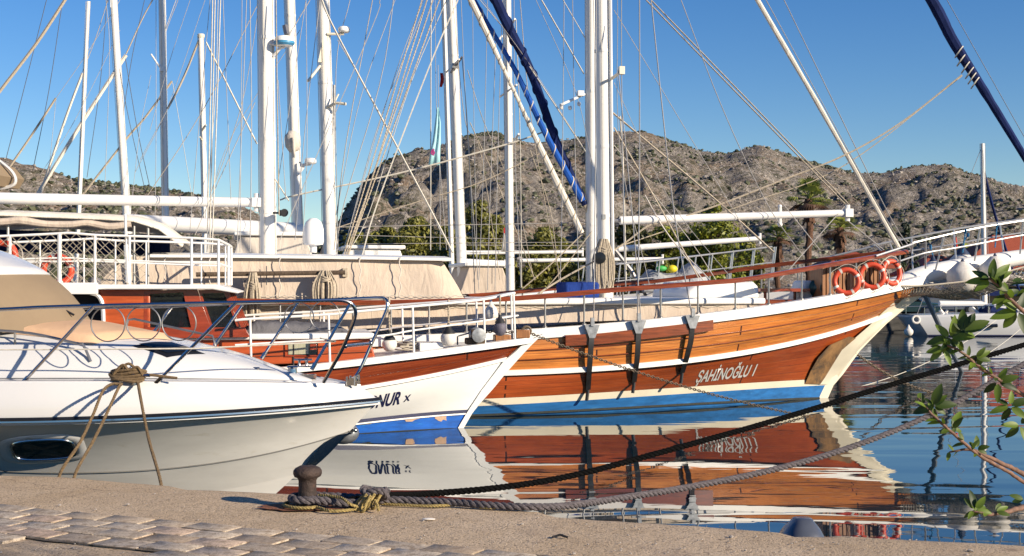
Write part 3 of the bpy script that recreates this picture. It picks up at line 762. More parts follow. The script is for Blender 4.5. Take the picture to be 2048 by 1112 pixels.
# stem timber
st = [(1862,566),(1836,595),(1814,611),(1771,646),(1741,676),(1716,702),(1683,748),(1664,770),(1653,795)]
si = [(1816,588),(1780,612),(1738,637),(1714,660),(1692,682),(1648,742),(1630,770),(1624,796)]
P, Q = [G.pix(*q) for q in st], [G.pix(*q) for q in si]
P.append(P[-1]-V((.3,0,.6))); Q.append(Q[-1]-V((.3,0,.6)))
mb = MB(); mb.grid([[p+V((.0,-.07,0)), p+V((0,.07,0)), q+V((0,.11,0)), q+V((0,-.11,0))] for p, q in zip(P, Q)], closed=True)
mb.build('stem', M['cream'], G.root, smooth=25)
# worn patch where the chain rubs
mb = MB(); up = [(1698,673),(1660,690),(1637,715),(1622,741),(1610,768)]; rt = [(1712,676),(1684,700),(1664,732),(1650,755),(1641,768)]
rows = []
for a, c in zip(up, rt):
    rows.append([G.onhull(a[0]+(c[0]-a[0])*i/5, a[1]+(c[1]-a[1])*i/5, GL, .012+.006*i) for i in range(6)])
mb.grid(rows); mb.build('worn_planks', M['worn'], G.root, smooth=60)
# broad cream facing where the planks meet the stem
mb = MB(); lf = [(1786,606),(1762,628),(1738,652),(1709,677),(1682,701),(1662,733),(1648,756),(1639,769)]; rg = [(1816,608),(1797,627),(1767,650),(1741,676),(1717,700),(1693,732),(1676,755),(1664,769)]
for sg in (1,-1):
    rows = []
    for a, c in zip(lf, rg):
        L = [G.onhull(a[0]+(c[0]-a[0])*i/6*.96, a[1]+(c[1]-a[1])*i/6, GL, .026) for i in range(6)]+[G.pix(c[0], c[1], .075)]
        rows.append([V((p.x, p.y*sg, p.z)) for p in L])
    mb.grid(rows)
mb.build('stem_facing', M['cream'], G.root, smooth=60)
# name in white letters
def lettering(ship, name, txt, levels, u0, v0, u1, v1, hpx, shear, mt, weight=.0, obj=None):
    c = bpy.data.curves.new('txt', 'FONT'); c.body = txt; c.size = 1; c.offset = weight; c.resolution_u = 3
    o = bpy.data.objects.new('txt', c); COL.objects.link(o); dg = bpy.context.evaluated_depsgraph_get(); dg.update()
    me = bpy.data.meshes.new_from_object(o.evaluated_get(dg)); bpy.data.objects.remove(o); bpy.data.curves.remove(c)
    bm = bmesh.new(); bm.from_mesh(me); bmesh.ops.triangulate(bm, faces=bm.faces); bmesh.ops.subdivide_edges(bm, edges=[e for e in bm.edges if e.calc_length() > .25], cuts=2)
    xs = [v.co.x for v in bm.verts]; x0, x1 = min(xs), max(xs)
    for v in bm.verts:
        k = (v.co.x-x0)/(x1-x0); h = v.co.y/.70
        v.co = ship.cast(u0+(u1-u0)*k+h*shear, v0+(v1-v0)*k-h*hpx, obj)
    bm.to_mesh(me); bm.free(); me.name = name; me.materials.clear(); me.materials.append(mt)
    o = bpy.data.objects.new(name, me); COL.objects.link(o); o.parent = ship.root; return o
lettering(G, 'ship_name', 'ŞAHİNOĞLU 1', GL, 1390, 765, 1506, 751, 23, 10, M['white'], .022, HULLG)
# varnished top rail, posts
def on_t(ship, u, v, lev='deck', off=-.1): return ship.on(u, v, lev, off)
railpx = [(430,600),(706,604),(850,602),(912,600),(981,598),(1089,591.5),(1224,579),(1412,564.5),(1500,556),(1648,530),(1730,516),(1812,502)]
RP = [on_t(G, *q) for q in railpx]; RP = spline([V((TS+.4, -2.0, RP[0].z+.05))]+RP, 5)
pr = [(-.055,-.05),(.055,-.05),(.06,.0),(.035,.03),(-.035,.03),(-.06,0)]
mb = MB(); mb.sweep(RP, pr); mb.sweep([V((p.x,-p.y,p.z)) for p in RP], pr); mb.build('top_rail', M['varnish'], G.root)
def at_x(P, x):
    for a, c in zip(P, P[1:]):
        if a.x <= x <= c.x: return a.lerp(c, (x-a.x)/(c.x-a.x))
    return P[-1]
pm = None
for u in (560,640,706,782,858,933,1012,1090,1168,1246,1322,1396,1470,1538,1604,1660,1712,1759,1800):
    p = on_t(G, u, 640 if u < 1300 else 600-(u-1500)*.2); q = at_x(RP, p.x)
    for sg in (1,-1):
        mb = MB(); z0 = G.z('deck', q.x); mb.tube([(q.x, q.y*sg, z0-.02), (q.x, q.y*sg, q.z-.05)], .017, 8)
        mb.lathe([(.04,0),(.04,.02),(.02,.03)], (q.x,q.y*sg,z0), n=10); mb.build('stanchion', M['steel'], G.root)
# coach roof with canvas sides
def deckhouse():
    tS = 1.75
    up = [(1520,601),(1400,606),(1200,606),(1000,609),(800,610),(640,612)]
    U = [G.pix(u, v, tS) for u, v in up]; z1 = sum(p.z for p in U)/len(U)
    xa, xc = U[0].x, TS+2
    mb = MB(); zb = [G.z('deck', xa)-.2, G.z('deck', xc)-.2]
    mb.grid([[V((xc+(xa-xc)*i/24, -tS+.03*math.sin(i*2.1)*math.sin(math.pi*j/4)-.04*(1-j/4), zb[1]+(zb[0]-zb[1])*i/24+(z1-(zb[1]+(zb[0]-zb[1])*i/24))*j/4)) for i in range(25)] for j in range(5)])
    mb.grid([[V((xc+(xa-xc)*i/24, tS, zb[0]+(z1-zb[0])*j)) for i in range(25)] for j in range(2)])
    mb.add([(xa,-tS-.04,zb[0]),(xa,tS,zb[0]),(xa-.05,tS,z1),(xa-.05,-tS,z1)], [(0,1,2,3)])
    cs = mb.build('canvas_side', M['canvas'], G.root)
    m2 = MB(); N2 = 90; zl_ = [zb[1]+(zb[0]-zb[1])*i/N2 for i in range(N2+1)]
    m2.tube([V((xc+(xa-xc)*i/N2, -tS-.02, z1-.05-.03*(i % 2))) for i in range(N2+1)], .006, 4); m2.build('edge_lacing', M['ropew'], cs)
    mb = MB(); mb.box(((xa+xc)/2,0,z1+.035), (xa-xc+.16,2*tS+.16,.11)); mb.build('coach_roof', M['white'], G.root, bevel=.03)
    return z1+.09, xa
ZR, XRF = deckhouse()
a, c = G.pix(1366,597,.9), G.pix(1518,597,.9); h = G.pix(1440,562,.9).z
mb = MB(); rows = []
for y in (-1.0,-.9,.9,1.0):
    k = .0 if abs(y) < 1 else .06
    rows.append([V((a.x+k,y,ZR-.02)), V((c.x-k,y,ZR-.02)), V((c.x-.02-k,y,h-.09-k)), V((c.x-.12-k,y,h-k)), V((a.x+.25+k,y,h-.02-k)), V((a.x+.02+k,y,ZR+.12))])
mb.grid(rows, closed=True); n = 6; mb.f += [[0,1,2,3,4,5][::-1], [18,19,20,21,22,23]]; mb.uv += [None]*2; mb.mi += [0]*2
mb.build('skylight_cover', M['white'], G.root, bevel=.04)
# after awning: canvas walls under a white slab
def aft_awning():
    t = 2.02
    e0, e1, e2 = G.pix(262,506,t), G.pix(885,512,t), G.pix(938,600,t); l0, l1 = G.pix(195,570,t), G.pix(188,604,t)
    zt = G.pix(600,514,t).z; zb = RP[20].z-.04
    mb = MB(); nx = 44; xa, xb = l1.x, e2.x
    for sg in (1,-1):
        rows = []
        for j in range(11):
            w_ = j/10; z = zb+(zt-zb)*w_; row = []
            x0 = l1.x+(e0.x-l1.x)*(w_**2.2); x1 = e2.x+(e1.x-e2.x)*w_
            for i in range(nx+1):
                x = x0+(x1-x0)*i/nx; y = t*(1-.05*w_)+.035*noise.noise(V((x*1.2,z*2.2,sg)))+.05*math.sin(math.pi*w_)*abs(math.sin(x*1.5))*.5
                y -= .16*max(0,(i/nx-.93)/.07)**2
                row.append(V((x, -y*sg, z)))
            rows.append(row)
        mb.grid(rows, flip=sg < 0)
    mb.add([(e2.x,-t+.15,zb),(e2.x,t-.15,zb),(e1.x,t-.25,zt),(e1.x,-t+.25,zt)], [(0,1,2,3)])
    aw = mb.build('awning_wall', M['canvas'], G.root, smooth=60)
    for u in (330,420,560,720,800):
        m2 = MB(); m2.tube([G.pix(u+2*math.sin(v*.2), v, t+.035-.06*abs((v-556)/44)**2*.3+.03) for v in range(514,600,8)], .009, 5); m2.build('canvas_seam', M['canvas_old'], aw)
    m2 = MB(); m2.tube([G.pix(u, 592+1.5*math.sin(u*.35), t+.05) for u in range(300,936,4)], .006, 4); m2.build('hem_lacing', M['ropew'], aw)
    mb = MB(); x0, x1 = G.pix(300,510,t).x, G.pix(905,516,t).x; rows = []
    for i in range(13):
        x = x0+(x1-x0)*i/12; q = .04*math.sin(i*1.3); dz = -.04*(i/12)**2
        rows.append([V((x,-t-.02,zt-.015+dz)), V((x,-t-.025,zt+.03+dz)), V((x,-t*.6,zt+.08+dz)), V((x,0,zt+.10+dz)), V((x,t*.6,zt+.08+dz)), V((x,t+.025,zt+.03+dz)), V((x,t+.02,zt-.015+dz)), V((x,0,zt-.0+dz))])
    mb.grid(rows, closed=True); mb.f += [list(range(8)), list(range(96,104))[::-1]]; mb.uv += [None]*2; mb.mi += [0]*2
    mb.build('awning_roof', M['white'], G.root, smooth=30)
    mb = MB(); w0, w1 = G.pix(392,549,t+.16), G.pix(690,545,t+.16)
    mb.tube([w0, w1], .038, 10); mb.build('belaying_bar', M['bark'], G.root)
    # seams and slots
    mb = MB()
    for u in (533,): mb.tube([G.pix(u,532,t+.05), G.pix(u,570,t+.05)], .008, 4)
    mb.tube([G.pix(490,560,t+.05), G.pix(490,592,t+.05)], .008, 4); mb.build('canvas_slot', M['wiredark'], G.root)
    return zt
ZA = aft_awning()
# stern canopy, dark underneath, rolled beige hem
t = 2.2; mb = MB(); rows = []
top = [(-140,438),(0,428),(100,432),(200,436),(268,440),(318,456),(366,492)]
for (u, v) in top:
    p = G.pix(u, v, t); rows.append([V((p.x,-t,p.z)), V((p.x,-t*.7,p.z+.1)), V((p.x,0,p.z+.16)), V((p.x,t*.7,p.z+.1)), V((p.x,t,p.z))])
mb.grid(rows); cn = mb.build('stern_canopy', M['sailwhite'], G.root, smooth=60)
md = cn.modifiers.new('thick', 'SOLIDIFY'); md.thickness = .03
mb = MB(); hem = [(-140,449),(0,444),(40,441),(90,448),(140,449),(175,446),(220,453),(262,448)]
P = spline([G.pix(u, v, t+.03) for u, v in hem], 6); mb.tube(P, [.058+.012*noise.noise(p*3) for p in P], 8); mb.build('rolled_hem', M['canvas'], G.root)
for u, v0 in ((16,440),(268,452),(296,455)):
    for tt in (t-.05,-t+.05): p = G.pix(u, v0, tt); mb = MB(); mb.tube([p, V((p.x,p.y,1.6))], .022, 6); mb.build('canopy_post', M['steel'], G.root)
mb = MB(); p0, p1 = G.pix(-140,470,-1.9), G.pix(340,478,-1.9); mb.prism([V((p0.x,1.9,2.85)),V((p1.x,1.9,2.75)),V((p1.x,1.9,3.15)),V((p0.x,1.9,3.25))], (0,.03,0)); mb.build('canopy_shade_sheet', M['navycloth'], G.root, smooth=None)  # dark sheet standing in for the shade beneath the canopy
# masts
G.mast(1211, 596, 1194, -640, 31, 24, 0, zlow=1.4, name='fore_mast')
G.mast(537, 505, 526, -620, 33, 42*.75, 0, zlow=1.4, name='mizzen_mast')
# sail track beside fore mast
G.wirel('mast_track', [(1226,560,.14),(1217,-400,.11)], .03, M['mast'], 6)
for (u0,v0,u1,v1,w0,w1,tt,nm) in ((1240,441,1695,426,17,15,0,'staysail_boom'),(513,405,-200,393,19,24,.0,'mizzen_boom')):
    a, c = G.pix(u0,v0,tt), G.pix(u1,v1,tt); Y = G.wor(a).y; mb = MB(); k = 8
    mb.tube([a.lerp(c,i/k) for i in range(k+1)], [(w0+(w1-w0)*i/k)/2/F*Y for i in range(k+1)], 14)
    o = mb.build(nm, M['mast'], G.root)
    fb = MB()
    for pt in ((c,) if u1 > 0 else (a,)):
        fb.tube([pt-V((0,0,.16)), pt+V((0,0,.16))], .05, 8); fb.box(pt, (.16,.2,.16))
    if u1 > 0: q = a.lerp(c,.695); fb.tube([q-V((0,0,.17)), q+V((0,0,.17))], .035, 8); fb.ball(q-V((0,0,.18)), .05); fb.ball(q+V((0,0,.17)), .04)
    fb.build('end_fitting', M['mast'], o)
# goosenecks
mb = MB(); mb.tube([G.pix(1222,442,0), G.pix(1240,441,0)], .035, 8); mb.tube([G.pix(514,405,0), G.pix(530,405,0)], .05, 8); mb.build('gooseneck', M['steel'], G.root)
# winch on the fore mast
p = G.pix(1208,516,.34); mb = MB(); mb.lathe([(.10,0),(.12,.02),(.08,.06),(.07,.16),(.11,.2),(.11,.22),(.02,.23)], p+V((-.05,.12,0)), (-.25,-1,0), 14); mb.build('mast_winch', M['rubber'], G.root)
# spreaders and small mast gear
mb = MB(); mb.tube([G.pix(1222,158,.1), G.pix(1243,143,.9)], .03, 8); mb.box(G.pix(1243,141,.9), (.1,.1,.14)); mb.build('spreader', M['cream'], G.root)
mb = MB(); mb.box(G.pix(1207,434,.19), (.06,.08,.09)); mb.build('deck_light', M['steel'], G.root)
# radar on the mizzen
def radome(ship, u, v, t, rpx, name, root, band=True):
    p = ship.pix(u, v, t); r = rpx/F*ship.wor(p).y; mb = MB()
    mb.lathe([(r*.2,-r*.55),(r*.75,-r*.5),(r*.98,-r*.3),(r,-.05*r),(r*.97,.2*r),(r*.85,.4*r),(r*.5,.5*r),(0,.52*r)], p, n=24)
    o = mb.build(name, M['radome'], root)
    if band: b2 = MB(); b2.lathe([(r*.80,-r*.47),(r*1.005,-r*.28),(r*1.012,-r*.06)], p, n=24); b2.build('colour_band', M['radblue'], o)
    return p, r
p, r_ = radome(G, 569, 82, .2, 20, 'radar_dome', G.root)
mb = MB(); q = G.pix(546,112,.1); mb.tube([q, p+V((-.05,0,-.1))], .03, 8); mb.tube([q+V((-.15,0,.25)), p+V((0,0,-.12))], .025, 8); mb.build('radar_bracket', M['mast'], G.root)
mb = MB(); p = G.pix(627,505,.3); mb.lathe([(.06,0),(.06,.12),(.17,.14),(.185,.2),(.18,.42),(.14,.54),(.07,.6),(0,.61)], p, n=18); mb.build('antenna_dome', M['radome'], G.root)
mb = MB(); p = G.pix(566,426,.3); mb.box(p, (.12,.1,.1)); mb.lathe([(.07,0),(.07,.1)], p+V((.02,-.12,0)), (0,1,0), 12); mb.tube([p, p-V((.18,0,0))], .02, 6); mb.build('mast_lamp', M['iron'], G.root)
# chain plates down the topsides
for q in ([(1184,664),(1182,690),(1180,720),(1178,748),(1176,780)],[(1277,655),(1276,690),(1274,720),(1271,742),(1268,765)],[(1385,645),(1382,680),(1376,705),(1371,724),(1364,746)]):
    P = [G.onhull(u, v, GL, o_) for (u, v), o_ in zip(q, (.12,.12,.10,.07,.03))]
    mb = MB(); mb.sweep(spline(P,4), [(-.045,-.012),(.045,-.012),(.045,.012),(-.045,.012)], up=V((0,1,0)))
    cp = mb.build('chain_plate', M['iron'], G.root); m2 = MB(); a = P[0]
    m2.prism([a+V((-.13,-.02,.12)), a+V((.13,-.02,.12)), a+V((.05,-.02,-.1)), a+V((-.05,-.02,-.1))], (0,.05,0)); m2.box(a+V((0,-.02,.17)), (.06,.06,.14)); m2.build('shroud_fitting', M['galv'], cp)
    m3 = MB(); m3.tube([P[-1], P[-1]+V((-.03,-.02,-.18))], .03, 6); m3.build('lower_bolt', M['iron'], cp)
mb = MB(); A = [G.onhull(u, v, GL, .05) for u, v in ((1130,681),(1200,677),(1280,668),(1360,659),(1424,650))]
mb.sweep(spline(A,4), [(-.05,-.09),(.04,-.09),(.04,.09),(-.05,.09)]); mb.build('fender_board', M['varnish'], G.root)
# bow: white bulwark, bowsprit, pulpit, net
mb = MB(); P = [G.pix(u,v,0) for u, v in ((1700,588),(1790,570),(1850,549),(1930,532),(2048,514),(2230,487))]; Y = 26
mb.tube(spline(P,4), [.10,.11,.12,.14,.16,.17,.18,.18,.18,.18,.175,.175,.17,.17,.165,.165,.16,.16,.15,.15,.14], 14); mb.build('bowsprit', M['white'], G.root)
def both(mb, pts, r, n=6):
    mb.tube(pts, r, n); mb.tube([V((p.x,-p.y,p.z)) for p in pts], r, n)
tb = .42
top = [(1752,512),(1822,489),(1828,485),(1900,468),(1960,455),(2048,441),(2200,420)]; low = [(1800,522),(1850,506),(1905,497),(1960,487),(2048,470),(2200,447)]
ts_ = [1.1,.8,.75,.6,.5,.42,.25]
mb = MB(); both(mb, spline([G.pix(u,v,k) for (u,v),k in zip(top,ts_)],4), .022, 8); both(mb, spline([G.pix(u,v,k) for (u,v),k in zip(low,ts_)],4), .017, 8); mb.build('pulpit_rail', M['tubesteel'], G.root)
for (u,v,u2,v2,k) in ((1851,482,1851,537,.7),(1888,472,1871,540,.62),(1960,456,1949,522,.48),(2046,443,2040,508,.4),(1826,487,1822,505,.75),(2120,431,2112,496,.35)):
    for sg in (1,-1):
        a, c = G.pix(u,v,k), G.pix(u2,v2,k*.7); mb = MB(); mb.tube([V((a.x,a.y*sg,a.z)), V((c.x,c.y*sg,c.z))], .017, 6); mb.build('pulpit_post', M['tubesteel'], G.root)
# safety net slung under the bowsprit
mb = MB(); A = spline([G.pix(u,v,.85*k) for u,v,k in ((1800,572,.9),(1850,571,1),(1960,558,1),(2048,534,.8),(2160,507,.4))],6)
bot = [(1800,596),(1850,582),(1900,590),(1960,592),(2010,570),(2060,548),(2160,512)]
B_ = spline([G.pix(u,v,.35) for u,v in ((1800,596),(1858,588),(1950,594),(2048,560),(2160,520))],6)
N = min(len(A),len(B_)); prof = []
for a, c in zip(A[:N], B_[:N]):
    prof.append([a, a.lerp(c,.4)+V((0,-.06,-.05)), c, V((c.x,0,c.z-.05)), V((c.x,-c.y,c.z)), V((a.x,-a.y,a.z).__class__((a.x,-a.y,a.z)))])
def dense(row, n):
    L = resample(row, sum((b-a).length for a, b in zip(row, row[1:]))/n); return L[:n]+[row[-1]]
D = [dense(r, 26) for r in prof]
D2 = []
for a, c in zip(D, D[1:]):
    for k in range(3): D2.append([p.lerp(q,k/3) for p, q in zip(a, c)])
for i in range(len(D2)-1):
    for j in range(0, 26):
        if (i+j) % 2 == 0: mb.tube([D2[i][j], D2[i+1][j+1]], .0075, 3)
        else: mb.tube([D2[i+1][j], D2[i][j+1]], .0075, 3)
for s_ in (0,26): mb.tube([r[s_] for r in D2], .016, 5)
mb.build('bowsprit_net', M['net'], G.root, smooth=None)
# crumpled net and cloth lying in it
mb = MB(); P = [(1868,583),(1900,586),(1940,586),(1980,578),(2020,566)]
for i, (u, v) in enumerate(P):
    c = G.pix(u, v-6, .1); mb.ball(c, (.24,.42,.10), 10, 6)
for k, p in enumerate(mb.v): mb.v[k] = tuple(V(p)+V((.06*noise.noise(V(p)*6), .06*noise.noise(V(p)*6+V((9,0,0))), .05*noise.noise(V(p)*7+V((0,5,0))))))
mb.build('folded_net', M['canvas_old'], G.root)
# foredeck: slatted lockers, windlass, bollards
def locker(u0, u1, vt, vb, t):
    a, c = G.pix(u0, vb, t), G.pix(u1, vb, t); zt = G.pix((u0+u1)/2, vt, t).z; mb = MB()
    mb.box(((a.x+c.x)/2, a.y+.28, (a.z+zt)/2), (c.x-a.x-.02, .5, zt-a.z-.02)); n = max(4, int((c.x-a.x)/.075))
    for i in range(n): mb.box((a.x+(c.x-a.x)*(i+.5)/n, a.y, (a.z+zt)/2), ((c.x-a.x)/n*.72, .05, zt-a.z))
    mb.build('slatted_locker', M['slat'], G.root)
locker(1643,1700,533,600,1.0); locker(1706,1762,522,590,.75)
p = G.pix(1612,584,.3); mb = MB(); mb.hexa([p+V(q) for q in ((-.3,-.3,-.25),(.25,-.3,-.25),(.25,.3,-.25),(-.3,.3,-.25),(-.16,-.26,.22),(.16,-.26,.22),(.16,.26,.22),(-.16,.26,.22))])
wl = mb.build('windlass', M['white'], G.root, bevel=.05); m2 = MB(); m2.lathe([(.13,0),(.17,.03),(.11,.1),(.10,.26),(.17,.33),(.18,.36),(.08,.37),(.08,.30),(0,.30)], p+V((.05,-.28,.08)), (.3,-1,0), 18); m2.build('drum', M['drum'], wl)
mb = MB(); p = G.pix(1560,580,.5); mb.box(p, (1.0,.5,.06)); mb.tube([p-V((.3,0,0)), p-V((.3,0,.5))], .03, 8); mb.tube([p+V((.3,0,0)), p+V((.3,0,-.5))], .03, 8); mb.build('deck_bench', M['redwood'], G.root)
p = G.pix(1540,607,.4); mb = MB(); mb.box(p+V((.2,0,-.02)), (1.5,1.2,.2)); mb.build('fore_hatch', M['varnish'], G.root, bevel=.02)
# ---- rigging (u, v, distance to near side)
W, RB = M['wire'], M['rope']
def forestay(name, pts, r, mt, cover=None):
    P = spline([G.pix(*q) for q in pts], 10); mb = MB(); n = len(P)
    mb.tube(P, [r*(1+.14*noise.noise(V((i*.35,0,r*90)))) if isinstance(r, float) else r(i/(n-1))*(1+.1*noise.noise(V((i*.5,0,1)))) for i in range(n)], 8)
    return mb.build(name, mt, G.root), P
fs, P = forestay('furled_staysail', [(1212,-526,0),(1515,0,0),(1660,250,0),(1797,495,0)], .048, M['sailwhite'])
jib, P = forestay('furled_jib', [(1216,-1036,0),(1640,-357,0),(1850,-22,0),(1905,80,0),(1962,172,0),(2048,312,0),(2230,610,0)], lambda k: .112-.06*max(0,(k-.45)/.55), M['navycloth'])
mb = MB()
for (u, v) in ((1918,104),(1922,121),(1931,135),(1939,146),(1944,157),(1950,166)):
    p = G.pix(u, v, 0); q = (G.pix(u+3,v+6,0)-p).normalized(); a = q.orthogonal().normalized(); b_ = q.cross(a)
    mb.tube([p+(a*math.cos(k*.5236)+b_*math.sin(k*.5236))*.117+q*.07*math.sin(k*.5236) for k in range(12)], .013, 5, closed=True)
mb.build('lashing', M['ropew'], jib)
for i, (pts, r) in enumerate([
 ([(1532,0,.05),(1752,402,.05),(1806,492,.05)], .009), ([(1568,0,-.1),(1764,402,-.1),(1822,500,-.1)], .010), ([(1894,0,0),(2048,273,0),(2120,400,0)], .008),
 ([(1292,0,.06),(1690,408,.06)], .014), ([(1302,0,-.06),(1697,408,-.06)], .014), ([(1228,255,0),(1312,400,.2),(1397,556,.4)], .014),
 ([(1226,226,0),(1432,400,0),(1548,505,.2)], .02), ([(1228,20,.1),(1330,190,.1),(1455,400,.1),(1500,480,.1)], .007), ([(1362,0,.2),(1440,205,.2),(1530,400,.2),(1600,505,.2)], .009),
 ([(1278,-300,1.0),(1279,300,1.8),(1275,648,2.4)], .012), ([(1236,140,.9),(1262,400,1.7),(1283,650,2.4)], .010), ([(1302,0,.8),(1345,400,1.7),(1385,638,2.35)], .012),
 ([(1194,-300,.9),(1190,400,1.8),(1187,660,2.4)], .010), ([(1243,-100,.9),(1243,140,.9),(1248,480,1.6),(1252,585,1.9)], .009), ([(1235,0,.4),(1240,300,.6),(1300,575,.9)], .007),
 ([(1228,165,0),(1340,400,.2),(1470,565,.4)], .006), ([(1690,412,0),(1560,560,.6)], .010), ([(1694,440,0),(1768,500,.5)], .010), ([(1560,400,.3),(1640,500,.5)], .007),
 ([(1228,290,0),(1372,470,.3),(1432,560,.5)], .007), ([(1300,410,0),(1345,480,.1),(1420,560,.2)], .010), ([(1290,390,0),(1330,460,.1),(1408,562,.2)], .010)]):
    G.wirel('stay' if i % 2 else 'shroud', pts, r*.95, RB if r > .012 else W)
G.wirel('jib_sheet', [(1924,150,.05),(1805,243,.05),(1690,310,.05),(1560,362,.05),(1450,405,.05),(1335,444,.05),(1296,452,.05),(1232,498,.1),(1120,560,.4),(1043,610,.8)], .016, RB)
G.wirel('jib_sheet', [(1924,152,-.3),(1690,330,-.3),(1500,405,-.3),(1330,462,-.3),(1240,492,0)], .010, RB)
# mizzen: tackles, stays, halyards
for du, top in ((0,893),(-3,880),(3,868),(-6,858)):
    a, c = G.pix(683+du,545,.9), G.pix(top-14,0,.2); c2 = c+(c-a)*1.1; mb = MB(); mb.twist([a, a.lerp(c2,.5), c2], .014, 2, .12, 4, .03); mb.build('tackle_fall', RB, G.root)
for pts, r, m_ in [([(916,0,0),(860,130,.3),(757,400,.7),(722,520,.9)], .013, M['ropew']), ([(847,0,0),(790,150,.2),(716,400,.6),(700,500,.8)], .006, W), ([(640,-10,0),(676,72,0),(850,398,0),(906,506,0)], .016, M['ropew']),
 ([(760,0,0),(742,60,0),(560,480,.6)], .008, W), ([(805,-200,0),(770,120,.2),(690,400,.5),(672,505,.6)], .008, W), ([(412,84,0),(514,288,.1)], .014, M['ropew']), ([(550,358,.1),(578,402,.1)], .012, M['ropew']),
 ([(425,0,.5),(414,505,1.2)], .010, M['ropew']), ([(430,0,.5),(419,505,1.2)], .010, M['ropew']), ([(441,0,.5),(424,505,1.3)], .010, M['ropew']), ([(446,0,.4),(462,400,.4)], .006, W), ([(493,0,.5),(474,505,1.4)], .007, W), ([(500,0,.4),(503,250,.7),(500,505,1.3)], .008, W), ([(484,0,.3),(480,505,1.0)], .006, W),
 ([(620,0,0),(548,120,0)], .008, W), ([(552,0,.3),(554,160,.4),(558,430,.6)], .010, RB), ([(556,160,.3),(572,400,.6)], .006, W), ([(612,0,.1),(614,300,.3),(604,500,.5)], .006, W), ([(510,205,.2),(420,400,.4),(390,470,.5)], .007, W)]:
    G.wirel('running_rigging', pts, r, m_)
mb = MB(); mb.box(G.pix(690,545,2.0), (.08,.08,.14)); mb.build('tackle_block', M['rope'], G.root)

# ---- things carried by the gulet
def torus_pts(c, R_, x, y, n=28): return [c+x*math.cos(2*math.pi*k/n)*R_+y*math.sin(2*math.pi*k/n)*R_ for k in range(n)]
def lifering(loc, R_, r, nrm, label, group, roll=0.0):
    root = empty('life_ring', loc); tag(root, label, 'life ring', group)
    n = V(nrm).normalized(); x = V((0,0,1)).cross(n).normalized(); y = n.cross(x); c = V((0,0,0))
    mb = MB(); mb.tube(torus_pts(c, R_, x, y, 36), r, 14, closed=True); mb.build('ring', M['ring'], root, smooth=80)
    for k in range(4):
        a = roll+k*math.pi/2; m2 = MB(); P = [c+x*math.cos(a+d)*R_+y*math.sin(a+d)*R_ for d in (-.1,-.03,.03,.1)]; m2.tube(P, r*1.04, 14); m2.build('reflective_tape', M['tape'], root)
    m3 = MB(); P = []
    for k in range(33):
        a = roll+k/32*2*math.pi; q = R_+r+.02+.035*abs(math.sin(2*(a-roll))); P.append(c+x*math.cos(a)*q+y*math.sin(a)*q+n*.01)
    m3.tube(P, .006, 5); m3.build('grab_line', M['ropew'], root)
    return root
nn = -G.l
for (u, v, lab) in ((1693,563,'orange life ring leftmost of the three hanging along the gulet bow rail'),(1744,552,'orange life ring in the middle of the three on the gulet bow rail'),(1783,545,'orange life ring nearest the stem of the three on the gulet bow rail')):
    p = on_t(G, u, v, 'deck', .04); tl = G.f*-.30-G.l*.95 if u < 1760 else G.f*.30-G.l*.95
    lifering(G.wor(p), .215, .050, tl+V((0,0,.12)), lab, 'life rings on the gulet bow', .5)
def coil(loc, w, h, label, mt, n=14, r=.014, seed=1, name='rope_coil', group=None, knot=True):
    rn = random.Random(seed); root = empty(name, loc); tag(root, label, 'rope', group); mb = MB()
    for i in range(n):
        a = rn.uniform(-1,1)*w*.5; d = rn.uniform(-.05,.05); hh = h*rn.uniform(.86,1.03); ww = w*.28*rn.uniform(.6,1.2)
        P = [V((a*.4-ww*.3,d,0)), V((a-ww,d-.02,-hh*.4)), V((a-ww*.9,d-.02,-hh*.85)), V((a,d-.02,-hh)), V((a+ww*.9,d-.02,-hh*.84)), V((a+ww,d-.02,-hh*.4)), V((a*.4+ww*.3,d,0))]
        mb.tube(spline(P,5), r, 5)
    mb.build('loops', mt, root)
    if knot:
        m2 = MB(); 
        for k in range(5): m2.tube([V((math.cos(q)*w*.36, math.sin(q)*.07, -h*(.18+.03*k)+.02*math.sin(q*2+k))) for q in [j*.5236 for j in range(12)]], r*1.1, 5, closed=True)
        m2.build('binding_turns', mt, root)
    return root
coil(G.wor(G.pix(1208,478,.36)), .26, .98, 'big beige rope coil hanging on the thick white mast of the large gulet', M['rope'], 24, .013, 3, group=None)
coil(G.wor(G.pix(507,545,2.24)), .17, .95, 'beige rope coil hanging at the left part of the belaying bar', M['rope'], 16, .012, 5)
coil(G.wor(G.pix(651,541,2.26)), .24, .62, 'dark bundled rope hank wrapped round the belaying bar, right of the other hank', M['rope'], 20, .013, 8)
p = G.pix(1155,590,.2); root = empty('deck_locker', G.wor(p)+V((0,0,-.05)), G.a); tag(root, 'low box under a bright blue cloth cover beside the thick white mast', 'covered box')
mb = MB(); mb.box((0,0,.14), (.66,.7,.30)); 
bx = mb.build('cloth_cover', M['bluecloth'], root, bevel=.05); mb = MB(); mb.box((.0,0,-.02), (.62,.66,.04)); mb.build('base', M['white'], root)
